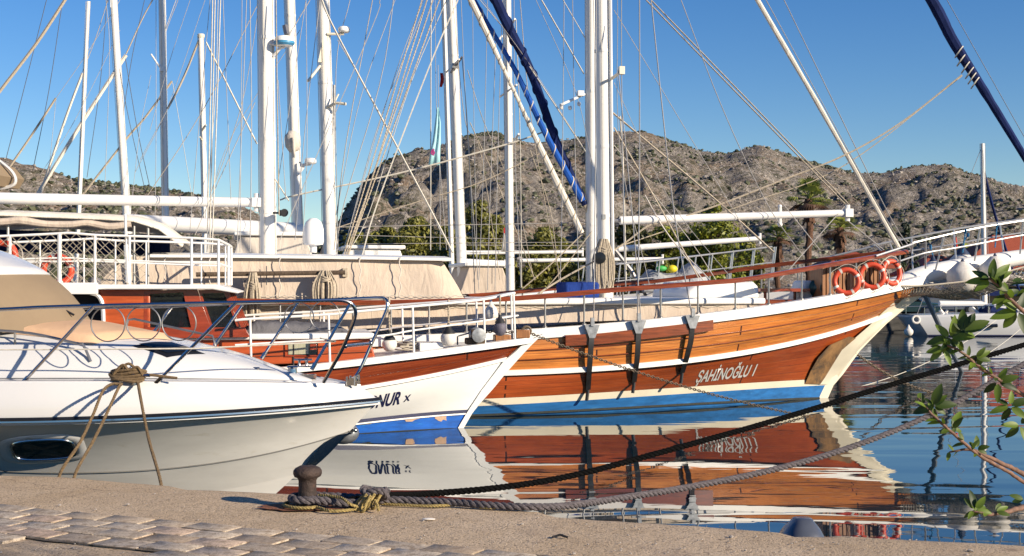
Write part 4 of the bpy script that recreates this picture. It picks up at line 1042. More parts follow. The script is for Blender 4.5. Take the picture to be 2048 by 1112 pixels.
def fender(loc, r, label, group, top='fendernavy', stretch=1.25, body='fender', lash=None, mtl='ropeblue', ck=1.0):
    root = empty('fender', loc); tag(root, label, 'fender', group); mb = MB()
    prof = []
    for i in range(17):
        a = math.pi*i/16; rr = r*math.sin(a)**.85; z = -r*stretch*math.cos(a)
        if z > r*stretch*.55: rr = r*(.30+.52*(1-(z-r*stretch*.55)/(r*stretch*.45)))*.9
        prof.append((rr, z))
    prof[-1] = (0, prof[-1][1]); mb.lathe(prof, (0,0,r*stretch), n=22); mb.build('body', M[body], root, smooth=60)
    m2 = MB(); z = r*stretch*1.86; m2.lathe([(r*.62*ck,z-r*.22*ck),(r*.52*ck,z),(r*.32*ck,z+r*.22*ck),(r*.2*ck,z+r*.5*ck),(r*.1*ck,z+r*.72*ck),(0,z+r*.74*ck)], (0,0,0), n=16); m2.build('end_cap', M[top], root)
    if lash is not None:
        m3 = MB(); a = V((0,0,z+r*.7)); c = V(lash)-V(loc); m3.twist([a, c], .016, 2, .09, 5, .02); m3.tube(torus_pts(c, .035, V((0,1,0)), V((0,0,1)), 10), .016, 5, closed=True); m3.build('lanyard', M[mtl], root)
    return root
def fpx(ship, u, vb, t, wpx): p = ship.wor(ship.pix(u, vb, t)); return p, wpx/2/F*p.y
for (u, vb, t, wpx, lu, lv, lt, lab, top, st_) in (
  (1925,585,.55,62,1931,462,.55,'big white cloth covered fender hanging left of the other white one, in the bowsprit net','fendernavy',1.0),
  (1990,572,.50,60,1994,450,.45,'big white cloth covered fender at the right, partly hidden by the leafy branch tip','fendernavy',1.0),
  (1924,556,-.6,50,1936,470,-.45,'white fender with a tall navy top behind the two big white ones','fendernavy',1.1),
  (1866,541,-.3,30,1861,494,-.6,'small navy topped fender lying on the bow of the large gulet','fendernavy',.7)):
    p, r_ = fpx(G, u, vb, t, wpx); fender(p, r_, lab, 'fenders on the gulet bow', top, st_, 'fender', G.wor(G.pix(lu,lv,lt)), ck=.45 if wpx > 55 else 1)
# anchor chain and the dark mooring line from the bow
def chain(name, pts, link, r, label, mt, cat='chain'):
    P = resample(pts, link*.78); mb = MB()
    for i, (a, c) in enumerate(zip(P, P[1:])):
        t_ = (c-a).normalized(); x = t_.cross(V((0,0,1))).normalized(); y = x.cross(t_); s_ = x if i % 2 else y; m = (a+c)/2
        mb.tube([m+t_*math.cos(q)*link*.52+s_*math.sin(q)*link*.3 for q in [k*math.pi/4 for k in range(8)]], r, 4, closed=True)
    o = mb.build(name, mt, None, smooth=60); tag(o, label, cat); return o
a = G.wor(G.pix(1688,688,.14)); chain('anchor_chain', spline(sag(a, at_z(1885,790,-.05), .16),2), .075, .012, 'rusty anchor chain running from the stem of the large gulet into the water', M['rustchain'])
mb = MB(); a = G.wor(G.pix(1849,588,.1)); b_ = at_z(1925,747,-.06); mb.tube([a, a.lerp(b_,.5)-V((0,0,.03)), b_], .055, 8); tag(mb.build('boarding_pole', M['galv']), 'dark grey pole slanting from the bow of the large gulet down into the water', 'pole')
for (q, z0, u1, v1, Y1, lab) in ((( 1655,789),-.02,2048,590,44,'thin pale line rising from the large gulet waterline towards the moored yacht'),((1712,790),-.02,2060,640,46,'second thin pale line, lower, over the ripples right of the gulet stem')):
    mb = MB(); mb.tube(sag(at_z(q[0],q[1],z0), at(u1,v1,Y1), .5, 20), .009, 4); tag(mb.build('mooring_line', M['ropew']), lab, 'rope')
# ================================================================ the small white-hulled boat in the middle
N_ = Ship('small_gulet', (-.76, 20.07), 10, 'small white hulled boat with an orange wheelhouse, white pipe rails and worn blue bottom', 'boat')
TS = -11.0
N_.level('deck', (1062,674), [(1038,678),(967,690),(885,699),(806,706),(760,711),(628,730)], 1.35, 4.6, 2.1, (TS,.98))
N_.level('capb', (1046,687), [(1038,689),(967,699),(806,721),(665,740)], 1.34, 4.6, 2.1, (TS,.86))
N_.level('strk', (1012,717), [(1004,718.5),(940,733),(806,762),(729,773)], 1.3, 4.6, 2.0, (TS,.5))
N_.level('boot', (943,819), [(937,820),(880,823),(800,830),(711,840)], 1.14, 4.8, 1.75, (TS,.16))
N_.level('wl', (926,856), [(880,858),(800,862),(711,868)], 1.1, 4.8, 1.7, (TS,0.0))
d = dict(N_.lev['wl']); d['sb'] -= .3; d['zb'] = -.5; d['B'] = .9; d['poly'] = np.array([0,0,0,-.5]); N_.lev['keel'] = d
NL = ['deck','capb','strk','boot','wl']
N_.band('capb','strk','upper_strake', M['mahog'], bulge=.015)
HULLN = N_.band('strk','boot','hull_planking', M['hullwhite'], bulge=.05, sub=8)
BOTN = N_.band('boot','wl','bottom_paint', M['blue2'], sub=3)
N_.band('wl','keel','underwater_hull', M['blue2'], sub=2)
N_.rail_band('cap_rail','deck', [(-.05,-.09),(.12,-.09),(.12,.0),(-.05,.0)], M['white'])
N_.rail_band('rubbing_strake','strk', [(-.03,-.03),(.02,-.035),(.02,.03),(-.03,.02)], M['white'])
N_.rail_band('boot_line','boot', [(-.008,-.048),(.02,-.048),(.02,.002),(-.008,.002)], M['navy'])
N_.rail_band('pale_line','boot', [(-.007,-.072),(.02,-.072),(.02,-.05),(-.007,-.05)], M['hullwhite'])
N_.rail_band('waterline_weed','wl', [(-.006,-.02),(.04,-.02),(.04,.004),(-.003,.008)], M['weed'])
N_.close(NL,'deck', mat('grey_deck',(.50,.47,.44),.8,var=.2,scale=5), inset=.05); N_.transom(['deck','strk','boot','wl','keel'], M['hullwhite'])
st = [(1085,668),(1060,692),(1036,718),(1012,745),(985,778),(958,808),(944,826),(926,857)]
si = [(1046,686),(1030,703),(1006,722),(985,750),(962,780),(944,808),(932,826),(914,857)]
P, Q = [N_.pix(*q) for q in st], [N_.pix(*q) for q in si]; 
mb = MB(); mb.grid([[p+V((0,-.035,0)), p+V((0,.035,0)), q+V((0,.06,0)), q+V((0,-.06,0))] for p, q in zip(P, Q)], closed=True); mb.f += [[0,1,2,3]]; mb.uv += [None]; mb.mi += [0]
mb.build('stem', M['hullwhite'], N_.root, smooth=25)
lettering(N_, 'ship_name', 'ONUR', NL, 732, 818, 799, 807, 25, 8, M['navy'], .032, HULLN)
lettering(N_, 'ship_name', 'x', NL, 806, 804, 819, 801, 20, 6, M['navy'], .005, HULLN)
# bared patches in the bottom paint
def patch(pts, nm, mt):
    c = (sum(p[0] for p in pts)/len(pts), sum(p[1] for p in pts)/len(pts)); mb = MB()
    L = [N_.cast(u, v, BOTN, .006) for u, v in pts]; m = N_.cast(c[0], c[1], BOTN, .006)
    mb.add([m]+L, [(0,i+1,(i+1)%len(L)+1) for i in range(len(L))]); mb.build(nm, mt, N_.root, smooth=None)
patch([(807,836),(812,832),(822,834),(832,831),(848,831),(862,829),(857,835),(842,836),(830,839),(824,843),(812,843)], 'bared_patch', M['peel'])
patch([(869,836),(873,831),(878,833),(881,828),(886,831),(893,829),(892,836),(893,841),(886,839),(882,843),(876,841)], 'bared_patch', M['peel'])
patch([(722,846),(735,844),(748,845),(740,848),(724,849)], 'yellow_patch', M['yellow'])
# trunk cabin
def panel_box(ship, pxs, t, dep, name, mt, bev=.02, parent=None):
    P = [ship.pix(u, v, t) for u, v in pxs]; mb = MB(); mb.prism(P, (0,dep,0)); return mb.build(name, mt, parent or ship.root, bevel=bev)
tt = .88
panel_box(N_, [(360,735),(752,722),(741,678),(360,680)], tt, 2*tt, 'trunk_cabin', M['orange'])
a, c = N_.pix(330,674,tt), N_.pix(748,674,tt); mb = MB(); mb.box(((a.x+c.x)/2,0,a.z-.005), (c.x-a.x,2*tt+.12,.085)); mb.build('trunk_roof', M['white'], N_.root, bevel=.02)
mb = MB()
for pts in ([(570,684),(636,684),(636,712),(570,712)],): mb.tube([N_.pix(u,v,tt+.01) for u, v in pts], .014, 6, closed=True)
wf = mb.build('cabin_window', M['redwood'], N_.root)
mb = MB(); mb.prism([N_.pix(u,v,tt+.006) for u, v in ((606,709),(634,709),(634,687),(606,687))], (0,.02,0)); mb.build('pane', M['glass'], wf)
mb = MB(); mb.prism([N_.pix(u,v,tt+.012) for u, v in ((577,709),(617,708),(617,686),(577,688))], (0,.02,0)); mb.build('curtain', mat('window_curtain',(.32,.32,.2),.3,var=.5,scale=9,stretch=(8,8,.4),c2=(.5,.48,.4)), wf)
panel_box(N_, [(620,700),(633,699),(633,688),(620,688)], tt+.016, .02, 'window_panel', M['redwood'], .004, wf)
mb = MB(); mb.tube([N_.pix(u,v,tt+.01) for u, v in ((587,664),(587,740))], .012, 5); mb.tube([N_.pix(u,v,tt+.004) for u,v in ((440,717),(560,712),(744,704))], .006, 4); mb.build('cabin_seam', M['iron'], N_.root)
# cushions under grey cloth on the trunk roof
mb = MB(); a, c = N_.pix(484,668,.55), N_.pix(700,668,.55); rows = []
for i in range(25):
    k = i/24; x = a.x+(c.x-a.x)*k; hgt = .20-.07*k+.025*noise.noise(V((k*7,0,1))); hgt *= min(1, (i+.6)/3, (24-i+.6)/3)
    rows.append([V((x, y, a.z-.01+hgt*z*(1+.12*noise.noise(V((k*9,y*3,2)))))) for y, z in ((-.58,0),(-.6,.55),(-.5,.95),(-.2,1.0),(.1,.86),(.35,1.0),(.55,.6),(.56,0))])
mb.grid(rows, closed=True); o = mb.build('seat_cushions', M['greycloth'], None, smooth=70); o.location = N_.O; o.rotation_euler = (0,0,N_.a); tag(o, 'long grey cloth covered cushions on the white cabin roof of the small boat', 'cushion')
# wheelhouse
t = 1.02; D = 2*t
panel_box(N_, [(120,676),(300,676),(300,578),(195,578),(202,592),(206,640),(206,676)], t, D, 'wheelhouse_wall', M['orange'], .015)
def frame_quad(ship, q, t, wd, name, mt, dep=.06, pane=True, parent=None):
    P = [ship.pix(u, v, t) for u, v in q]; c = sum(P, V((0,0,0)))/4; mb = MB(); n = 4
    I = [p.lerp(c, wd) for p in P]
    for i in range(4):
        j = (i+1) % 4; mb.prism([P[i], P[j], I[j], I[i]], (0,dep,0))
    f = mb.build(name, mt, parent or ship.root, smooth=20)
    if pane: g = MB(); g.prism([p+V((0,dep*.45,0)) for p in [p.lerp(c,wd*.8) for p in P]], (0,.012,0)); g.build('pane', PANE, f, smooth=None)
    return f
def panemat():
    m, nt, b = _new('window_pane'); out = nt.nodes['Material Output']; b.inputs['Base Color'].default_value = (.02,.025,.03,1); b.inputs['Roughness'].default_value = .03
    tr = nt.nodes.new('ShaderNodeBsdfTransparent'); tr.inputs[0].default_value = (.55,.6,.62,1); mx = nt.nodes.new('ShaderNodeMixShader'); mx.inputs[0].default_value = .4
    nt.links.new(tr.outputs[0], mx.inputs[1]); nt.links.new(b.outputs[0], mx.inputs[2]); nt.links.new(mx.outputs[0], out.inputs[0]); return m
PANE = panemat()
for tq, dd in ((t+.004, .06), (-t+.06, .06)):
    frame_quad(N_, [(288,660),(392,668),(372,578),(288,582)], tq, .15, 'side_window', M['redwood'], dd)
    frame_quad(N_, [(426,668),(482,664),(450,578),(396,580)], tq, .16, 'front_side_window', M['redwood'], dd)
    panel_box(N_, [(392,672),(428,672),(394,578),(370,578)], tq, dd, 'window_post', M['redwood'], .006)
    panel_box(N_, [(288,678),(500,674),(490,655),(288,655)], tq+.002, dd, 'window_sill', M['redwood'], .006)
# slanted front with panes
A, B_, C_ = N_.pix(498,674,t), N_.pix(455,577,t), 0
for k in range(3):
    y0, y1 = -t+.04+k*(2*t-.08)/3, -t+.04+(k+1)*(2*t-.08)/3
    q = [V((A.x,y0,A.z)), V((A.x,y1,A.z)), V((B_.x,y1,B_.z)), V((B_.x,y0,B_.z))]; c = sum(q, V((0,0,0)))/4; I = [p.lerp(c,.14) for p in q]; mb = MB()
    for i in range(4): j = (i+1) % 4; mb.prism([q[i],q[j],I[j],I[i]], (-.05,0,-.01))
    f = mb.build('front_window', M['redwood'], N_.root); g = MB(); g.prism([p.lerp(c,.1)+V((-.025,0,0)) for p in q], (-.01,0,0)); g.build('pane', PANE, f, smooth=None)
# helm inside: red steering wheel rim, dashboard
mb = MB(); p = N_.pix(360,652,.2); mb.tube(torus_pts(p, .27, V((0,1,0)), V((.35,0,.94)), 24), .022, 8, closed=True)
for k in range(5): q = k*1.2566; mb.tube([p, p+V((0,1,0))*math.cos(q)*.26+V((.35,0,.94))*math.sin(q)*.26], .01, 5)
mb.build('steering_wheel', M['red'], N_.root)
mb = MB(); p = N_.pix(420,665,0); mb.box(p+V((0,0,-.05)), (.5,1.7,.35)); mb.build('dashboard', M['varnish'], N_.root, bevel=.02)
mb = MB(); p = N_.pix(270,640,-.7); mb.box(p, (1.2,.5,.5)); mb.box(p+V((-.6,.2,.25)), (.1,.5,.8)); mb.build('helm_seat', M['greycloth'], N_.root, bevel=.03)
# white curved trim at the aft end of the wheelhouse
mb = MB(); P = spline([N_.pix(u, v, t+.02) for u, v in ((181,586),(194,590),(203,602),(206,620),(207,645),(208,676))], 5); mb.tube(P, .03, 6); mb.build('door_trim', M['white'], N_.root)
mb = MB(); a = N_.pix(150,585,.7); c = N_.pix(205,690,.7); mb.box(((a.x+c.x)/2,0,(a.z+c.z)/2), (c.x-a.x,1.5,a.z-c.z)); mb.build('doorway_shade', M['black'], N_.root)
# roof slab = upper deck
e = 1.2; a, c = N_.pix(60,575,e), N_.pix(476,575,e); z0, z1 = N_.pix(300,579,e).z, N_.pix(300,569,e).z; mb = MB()
mb.prism([V((a.x,-e,z0)), V((c.x-.35,-e,z0)), V((c.x,-e,z0-.06)), V((c.x+.02,-e,z0-.03)), V((c.x-.30,-e,z1)), V((a.x,-e,z1))], (0,2*e,0)); mb.build('upper_deck', M['white'], N_.root, bevel=.015)
a, c = N_.pix(108,571,e+.03), N_.pix(196,571,e+.03); mb = MB(); mb.box(((a.x+c.x)/2,-e-.03,(z0+z1)/2-.02), (c.x-a.x,.08,.16)); mb.build('deck_edge_board', M['white'], N_.root, bevel=.01)
# upper deck rails
ZT = 0
nr = [(-40,474),(60,470),(118,467),(143,466),(190,470),(258,472),(383,476),(437,480)]; e2 = 1.12
PN = [N_.pix(u, v, e2) for u, v in nr]; zd = z1
def both_n(mb, P, r, n=6): mb.tube(P, r, n); mb.tube([V((p.x,-p.y,p.z)) for p in P], r, n)
mb = MB(); both_n(mb, spline(PN,3), .018, 8); E_ = PN[-1]; F_ = N_.pix(457,490,.5)
mb.tube([E_, V((F_.x,-.5,F_.z)), V((F_.x,.5,F_.z)), V((E_.x,-E_.y,E_.z))], .022, 8)
mid = [N_.pix(u, v, e2) for u, v in ((-40,520),(118,516),(143,516),(190,519),(258,521),(383,526),(437,527))]; both_n(mb, mid, .013, 6)
mb.tube([mid[-1], V((F_.x,-.5,mid[-1].z-.04)), V((F_.x,.5,mid[-1].z-.04)), V((mid[-1].x,-mid[-1].y,mid[-1].z))], .017, 6)
low = [V((p.x,p.y,zd+.32)) for p in mid]; mb.tube(low, .011, 6)
mb.build('upper_rail', M['white'], N_.root)
for u in (20,119,190,259,383,437):
    p = at_x(PN, N_.pix(u,520,e2).x)
    for sg in (1,-1):
        mb = MB(); mb.tube([V((p.x,p.y*sg,zd-.01)), V((p.x,p.y*sg,p.z))], .028 if u in (119,) and sg > 0 else (.019 if sg > 0 else .012), 8); mb.build('rail_post', M['white'], N_.root)
for sg in (1,-1): mb = MB(); mb.tube([V((F_.x,.5*sg,zd-.01)), V((F_.x,.5*sg,F_.z))], .02, 8); mb.build('rail_post', M['white'], N_.root)
mb = MB(); p = N_.pix(257,565,e2-.02); q = N_.pix(250,428,e2-.02); mb.tube([p, p.lerp(q,.55)], .04, 8); mb.tube([p.lerp(q,.5), q], .02, 6); mb.build('signal_pole', M['white'], N_.root)
# netting laced to the rails
xa, xb = N_.pix(-60,500,e2).x, PN[5].x
for sg in (1,-1):
    mb = MB(); nxx = int((xb-xa)/.085); nz = 8
    def npt(i, j):
        x = xa+(xb-xa)*i/nxx; zt_ = at_x(PN, x).z; z = zd+(zt_-zd)*j/nz; return V((x+.012*noise.noise(V((i*.9,j*.9,sg))), sg*-(e2+.012+.012*noise.noise(V((i,j,3)))), z+.012*noise.noise(V((i*.7,j,8)))))
    for i in range(nxx):
        for j in range(nz):
            if (i+j) % 2 == 0: mb.tube([npt(i,j), npt(i+1,j+1)], .0042, 3)
            else: mb.tube([npt(i,j+1), npt(i+1,j)], .0042, 3)
    mb.build('safety_net', M['net'], N_.root, smooth=None)
lifering(N_.wor(N_.pix(115,540,1.02)), .185, .045, -N_.l+N_.f*.25, 'orange life ring behind the netting of the small boat upper deck', 'life rings on the small boat', .3)
lifering(N_.wor(N_.pix(2,512,1.02)), .185, .045, -N_.l+N_.f*.1, 'orange life ring cut off by the left edge of the photo', 'life rings on the small boat', .9)
# main deck pipe rails
rt = [(470,641),(500,638),(657,629),(714,623),(825,613),(959,600),(1029,586)]; rl = [(470,690),(745,673),(825,661),(957,643),(1036,631)]
RN = [N_.on(u, v, 'deck', -.07) for u, v in rt]; RL = [N_.on(u, v, 'deck', -.07) for u, v in rl]
mb = MB(); both_n(mb, spline(RN,4), .019, 8); both_n(mb, spline(RL,4), .014, 6); a, c = RN[-1], RL[-1]
mb.tube([a, V((a.x,-a.y,a.z))], .019, 8); mb.tube([c, V((c.x,-c.y,c.z))], .014, 6); mb.build('deck_rail', M['white'], N_.root)
for u in (500,657,825,967,1027):
    p = at_x(RN, N_.on(u, 640, 'deck', -.07).x); z0 = N_.z('deck', p.x)
    for sg in (1,-1):
        y = -(N_.b('deck', p.x)-.05); mb = MB(); mb.tube([V((p.x+.02,y*sg,z0-.02)), V((p.x,p.y*sg,p.z))], .017, 8); mb.build('deck_rail_post', M['white'], N_.root)
mb = MB(); P = [N_.pix(u,v,.3) for u, v in ((915,690),(915,673),(920,671),(946,664),(952,664),(952,684))]; mb.tube(P, .014, 6); mb.build('deck_handle', M['galv'], N_.root)
# bow gear: windlass, timber heads, box
p = N_.pix(950,672,.25); mb = MB(); mb.box(p+V((0,0,-.08)), (.28,.34,.1)); mb.box(p, (.16,.3,.22)); wl = mb.build('windlass', M['bark'], N_.root, bevel=.02); m2 = MB(); m2.lathe([(.06,0),(.115,.02),(.12,.05),(.07,.09),(.07,.16),(.11,.2),(.11,.23),(.03,.24)], p+V((0,-.05,.02)), (.1,-1,0), 16); m2.build('drum', M['galv'], wl)
for k, (u0, u1, v) in enumerate(((990,1022,678),(1032,1060,668))):
    a, c = N_.pix(u0,v,.1), N_.pix(u1,v,.1); mb = MB(); mb.box(((a.x+c.x)/2,0,a.z), (c.x-a.x,.24,.13)); mb.build('bow_timber', M['slat'], N_.root, bevel=.015)
a, c = N_.pix(838,700,.5), N_.pix(886,700,.5); mb = MB(); mb.box(((a.x+c.x)/2,-.3,a.z+.03), (c.x-a.x,.5,.16)); mb.build('deck_hatch', M['white'], N_.root, bevel=.015)
mb = MB(); p = N_.pix(1053,662,.05); mb.tube(torus_pts(p, .07, V((1,0,0)), V((0,0,1)), 12), .02, 6, closed=True); mb.build('chain_roller', M['rustchain'], N_.root)
chain('mooring_chain', spline(sag(N_.wor(N_.pix(1055,664,.06)), at_z(1642,838,-.05), .13),2), .055, .0085, 'long chain running from the bow of the small white boat across the gulet planking', M['rustchain'])
chain('deck_chain', [N_.wor(N_.pix(u,v,.1)) for u, v in ((958,666),(985,663),(1020,665),(1050,661))], .05, .008, 'short chain lying over the bow timbers of the small white boat', M['rustchain'])
for (u, vb, wpx, t, body, st_, ul, vl, lab) in ((779,703,30,.75,'fender',1.0,778,600,'round white fender hanging by the end of the orange cabin on the small boat'),(897,692,32,.55,'fender',1.0,897,605,'round white fender standing near the white hatch on the small boat foredeck'),(1000,672,26,.3,'fendergrey',1.25,1000,596,'dark grey fender hanging at the bow rail of the small boat')):
    p, r_ = fpx(N_, u, vb, t, wpx); fender(p, r_, lab, 'fenders on the small boat', 'iron', st_, body, N_.wor(N_.pix(ul, vl, t)), 'rope', 1.35)
mb = MB(); rn = random.Random(4); p = N_.pix(982,600,.1)
prof = [(.01,0),(.03,-.06),(.085,-.12),(.11,-.2),(.10,-.27),(.05,-.31),(0,-.31)]; mb.lathe(prof, (0,0,0), n=14); mb.v = [tuple(V(q)+V((.02*noise.noise(V(q)*14),.02*noise.noise(V(q)*14+V((4,0,0))),0))) for q in mb.v]
o = mb.build('plastic_bag', M['fender'], None, smooth=80); o.location = N_.wor(p); tag(o, 'small white plastic bag tied to the bow rail of the small boat', 'bag')
root = empty('rope_heap', N_.wor(N_.pix(815,700,.4))); tag(root, 'tangled pale rope heap on the small boat foredeck beside the white hatch', 'rope'); mb = MB(); rn = random.Random(2)
mb.tube(spline([V((rn.uniform(-.35,.45), rn.uniform(-.2,.25), .0+rn.uniform(0,.12))) for _ in range(26)],6), .012, 5); mb.build('rope_tangle', M['net'], root)
# ================================================================ the white motor yacht at the left
Y_ = Ship('motor_yacht', (-1.40, 13.5), -5, 'white motor yacht with a chrome bow rail, tan sunpad and tan windscreen cover', 'motor boat')
TS = -9.0
Y_.level('deck', (722,772), [(700,769),(640,768.5),(500,768),(300,767),(100,766),(0,765.5)], 1.62, 4.2, 2.5, (TS,1.42))
Y_.level('rub', (754,797), [(735,800),(700,803),(600,812),(400,825),(200,833),(0,839)], 1.70, 4.3, 2.4, (TS,1.02))
Y_.level('rubl', (752,805), [(735,808),(700,811),(600,820),(400,833),(200,841),(0,847)], 1.66, 4.3, 2.4, (TS,.98))
Y_.level('knuc', (700,862), [(660,880),(600,899),(512,914),(430,923),(250,937),(60,948)], 1.02, 4.3, 1.75, (TS,.38))
Y_.level('fore', (596,947), [(500,972),(400,985),(200,1000)], .9, 4.6, 1.5, (TS,.12))
Y_.level('keel', (470,1062), [(300,1078),(100,1090)], .7, 4.8, 1.35, (TS,-.3))
YL = ['deck','rub','rubl','knuc','fore','keel']
Y_.band('deck','rub','hull', M['gel'], sub=4, bulge=.04)
Y_.band('rubl','knuc','hull_side', M['gelhull'], sub=8, bulge=-.05)
Y_.band('knuc','fore','hull_bottom', M['gelhull'], sub=4, bulge=.0)
Y_.band('fore','keel','keel_band', M['gelhull'], sub=4)
Y_.rail_band('rub_rail','rub', [(-.05,-.03),(.0,-.035),(.0,.012),(-.035,.014),(-.055,-.005)], M['rubber'])
Y_.rail_band('rub_rail_trim','rub', [(-.062,-.032),(-.05,-.034),(-.05,-.016),(-.06,-.016)], M['chrome'])
Y_.rail_band('lower_moulding','rubl', [(-.05,-.018),(.03,-.02),(.03,.02),(-.03,.02)], M['gel'])
Y_.rail_band('knuckle_line','knuc', [(-.006,-.006),(.02,-.006),(.02,.006),(-.006,.006)], mat('shadow_line_grey',(.16,.155,.145),.5))  # dark grey strip paints the shadow line along the knuckle
Y_.transom(['deck','rub','knuc','keel'], M['gelhull'])
# deck with a rounded gunwale
mb = MB(); A = Y_.line('deck', 60); rows = []
for w_, dz in ((1,0),(.985,.012),(.96,.016),(.93,.008),(.90,-.004),(.6,.01),(.0,.02)): rows.append([V((p.x-.05*(1-w_),p.y*w_,p.z+dz)) for p in A])
R2 = rows+[[V((p.x,-p.y,p.z)) for p in r_] for r_ in rows[-2::-1]]
mb.grid(R2); mb.build('deck', mat('nonslip_deck',(.78,.77,.74),.55,var=.05,scale=40,bump=.1,bscale=200), Y_.root, smooth=50)
# moulded coachroof
sil = [(628,757),(600,747),(560,737),(520,724),(480,710),(440,699),(400,690),(340,677),(200,655),(0,638),(-200,632),(-500,630)]
CR = [Y_.pix(u, v, 0) for u, v in sil]; mb = MB(); rows = []
xs_ = [CR[0].x-(CR[0].x-CR[-1].x)*(i/60)**1.3 for i in range(61)]
def crz(x):
    Q = CR[::-1]; return at_x(Q, x).z
def crw(x):
    k = min(1, max(0, (CR[0].x-x)/3.6)); return .12+1.06*(1-(1-k)**2.1)
NS = 20
for x in xs_:
    w_ = crw(x); zt_ = crz(x); zb = Y_.z('deck', x)-.0; row = []
    for i in range(NS+1):
        q = -1+2*i/NS; h = (1-abs(q)**3.4)**.62; row.append(V((x, q*w_, zb+(zt_-zb)*h)))
    rows.append(row)
mb.grid(rows); mb.build('coachroof', M['gel'], Y_.root, smooth=70)
def cr(x, y, dz=0):
    w_ = crw(x); zb = Y_.z('deck', x); q = min(.98, abs(y)/w_); return V((x, y, zb+(crz(x)-zb)*(1-q**3.4)**.62+dz))
def crp(u, v):     # pixel onto the coachroof (near half)
    last = None
    for i in range(400):
        t = 1.2-i*.006; p = Y_.pix(u, v, t); g = cr(p.x, -t); e = p.z-g.z
        if e <= 0 and last is not None:
            k = last[0]/max(1e-6, last[0]-e); return last[1].lerp(g, k)
        last = (e, g)
    return last[1]
# sunpad
def pad(pts, h, name, mt, n=9):
    """quad in local x,y given by 4 corners (near aft, near fore, far fore, far aft), draped on the coachroof"""
    mb = MB(); top = []
    for i in range(n+1):
        row = []
        for j in range(n+1):
            a = V(pts[0]).lerp(V(pts[1]), i/n); b_ = V(pts[3]).lerp(V(pts[2]), i/n); p = a.lerp(b_, j/n)
            e = min(i, j, n-i, n-j); k = h*(0 if e == 0 else (.9 if e == 1 else 1+.06*noise.noise(V((i*.7,j*.25,2))))); row.append(cr(p.x, p.y, k+.004))
        top.append(row)
    mb.grid(top); return mb.build(name, mt, Y_.root, smooth=70)
c_nf, c_ff, c_na, c_fa = crp(181,691), crp(347,681), Y_.pix(-70,632,.72), Y_.pix(110,616,-.7)
c_na.y, c_fa.y = c_nf.y, max(c_ff.y, .5)
sp = pad([(c_na.x,c_na.y,0),(c_nf.x,c_nf.y,0),(c_ff.x,c_ff.y,0),(c_fa.x,c_fa.y,0)], .06, 'sunpad', M['pad'], 26)
# forward hatch in dark glass
hx0, hx1 = crp(268,700).x, crp(404,700).x
hc = [crp(261,692), crp(334,715), crp(412,708), crp(345,687)]
def hq(i, j, n, dz):
    a, c = hc[0].lerp(hc[1], i), hc[3].lerp(hc[2], i); p = a.lerp(c, j); return cr(p.x, p.y, dz)
mb = MB(); mb.grid([[hq(i/8, j/8, 8, .018 if 0 < i < 8 and 0 < j < 8 else 0.0) for j in range(9)] for i in range(9)]); fh = mb.build('deck_hatch', M['rubber'], Y_.root)
mb = MB(); mb.grid([[hq(.1+.8*i/6, .1+.8*j/6, 6, .024) for j in range(7)] for i in range(7)]); mb.build('pane', M['glass'], fh)
# low grab rail beside the sunpad
mb = MB(); P = [cr(Y_.pix(u,v,.92).x, -.92, 0) for u, v in ((-200,660),(30,672),(150,690),(166,694))]; zz = [Y_.pix(u,v,.92).z for u, v in ((-200,655),(30,663),(150,686),(166,690))]
L = [V((p.x,p.y,z)) for p, z in zip(P, zz)]; L.append(cr(L[-1].x+.08, -.92, .0)); mb.tube(spline(L,5), .014, 8); mb.tube([V((L[1].x,L[1].y,L[1].z)), P[1]], .011, 6); mb.build('grab_rail', M['steel'], Y_.root); mb = MB()
L2 = [V((p.x,-p.y,p.z)) for p in L]; mb.tube(spline(L2,5), .014, 8); mb.tube([L2[1], V((P[1].x,-P[1].y,P[1].z))], .011, 6)
mb.build('grab_rail', M['steel'], Y_.root)
# windscreen under its tan cover, white top above
b0 = Y_.pix(168,636,0); c0 = Y_.pix(78,549,0); nseg = 16; rb, rtp = [], []
for i in range(nseg+1):
    q = -1+2*i/nseg; y = q*1.30; k = abs(q)**2.6
    xb_ = b0.x-1.25*k; rb.append(V((xb_, y, cr(xb_, y*.8).z-.01))); rtp.append(V((c0.x-1.0*k, y*.90, c0.z-.05*k)))
rows = [[a.lerp(c, j/8)+V((.03*math.sin(math.pi*j/8),0,.035*math.sin(math.pi*j/8))) for a, c in zip(rb, rtp)] for j in range(9)]
mb = MB(); mb.grid(rows); mb.grid([[rb[0], V((rb[0].x-2.6,rb[0].y,rb[0].z+.02))],[rtp[0], V((rtp[0].x-2.4,rtp[0].y,rtp[0].z+.1))]]); mb.grid([[rb[-1], V((rb[-1].x-2.6,rb[-1].y,rb[-1].z+.02))],[rtp[-1], V((rtp[-1].x-2.4,rtp[-1].y,rtp[-1].z+.1))]])
wc = mb.build('windscreen_cover', M['tan'], Y_.root, smooth=60)
e1 = Y_.pix(0,498,0); rows = []
for j in range(8):
    k = j/7; rows.append([V((p.x+(e1.x-c0.x)*k*2.2-.0*k, p.y*(1.02-.04*k), p.z+.012+(e1.z-c0.z)*(2.2*k-.62*k*k*1.6))) for p in rtp])
mb = MB(); mb.grid(rows); ht = mb.build('hardtop', M['gel'], Y_.root, smooth=60); md = ht.modifiers.new('thick','SOLIDIFY'); md.thickness = .03
mb = MB(); P = [Y_.pix(u,v,.16) for u, v in ((65,633),(84,624),(110,617),(128,620),(148,630))]; mb.tube(spline(P,4), .012, 6); mb.tube([Y_.pix(92,621,.16), Y_.pix(112,616,.1), Y_.pix(122,619,.05)], .026, 6); mb.build('wiper', M['iron'], Y_.root)
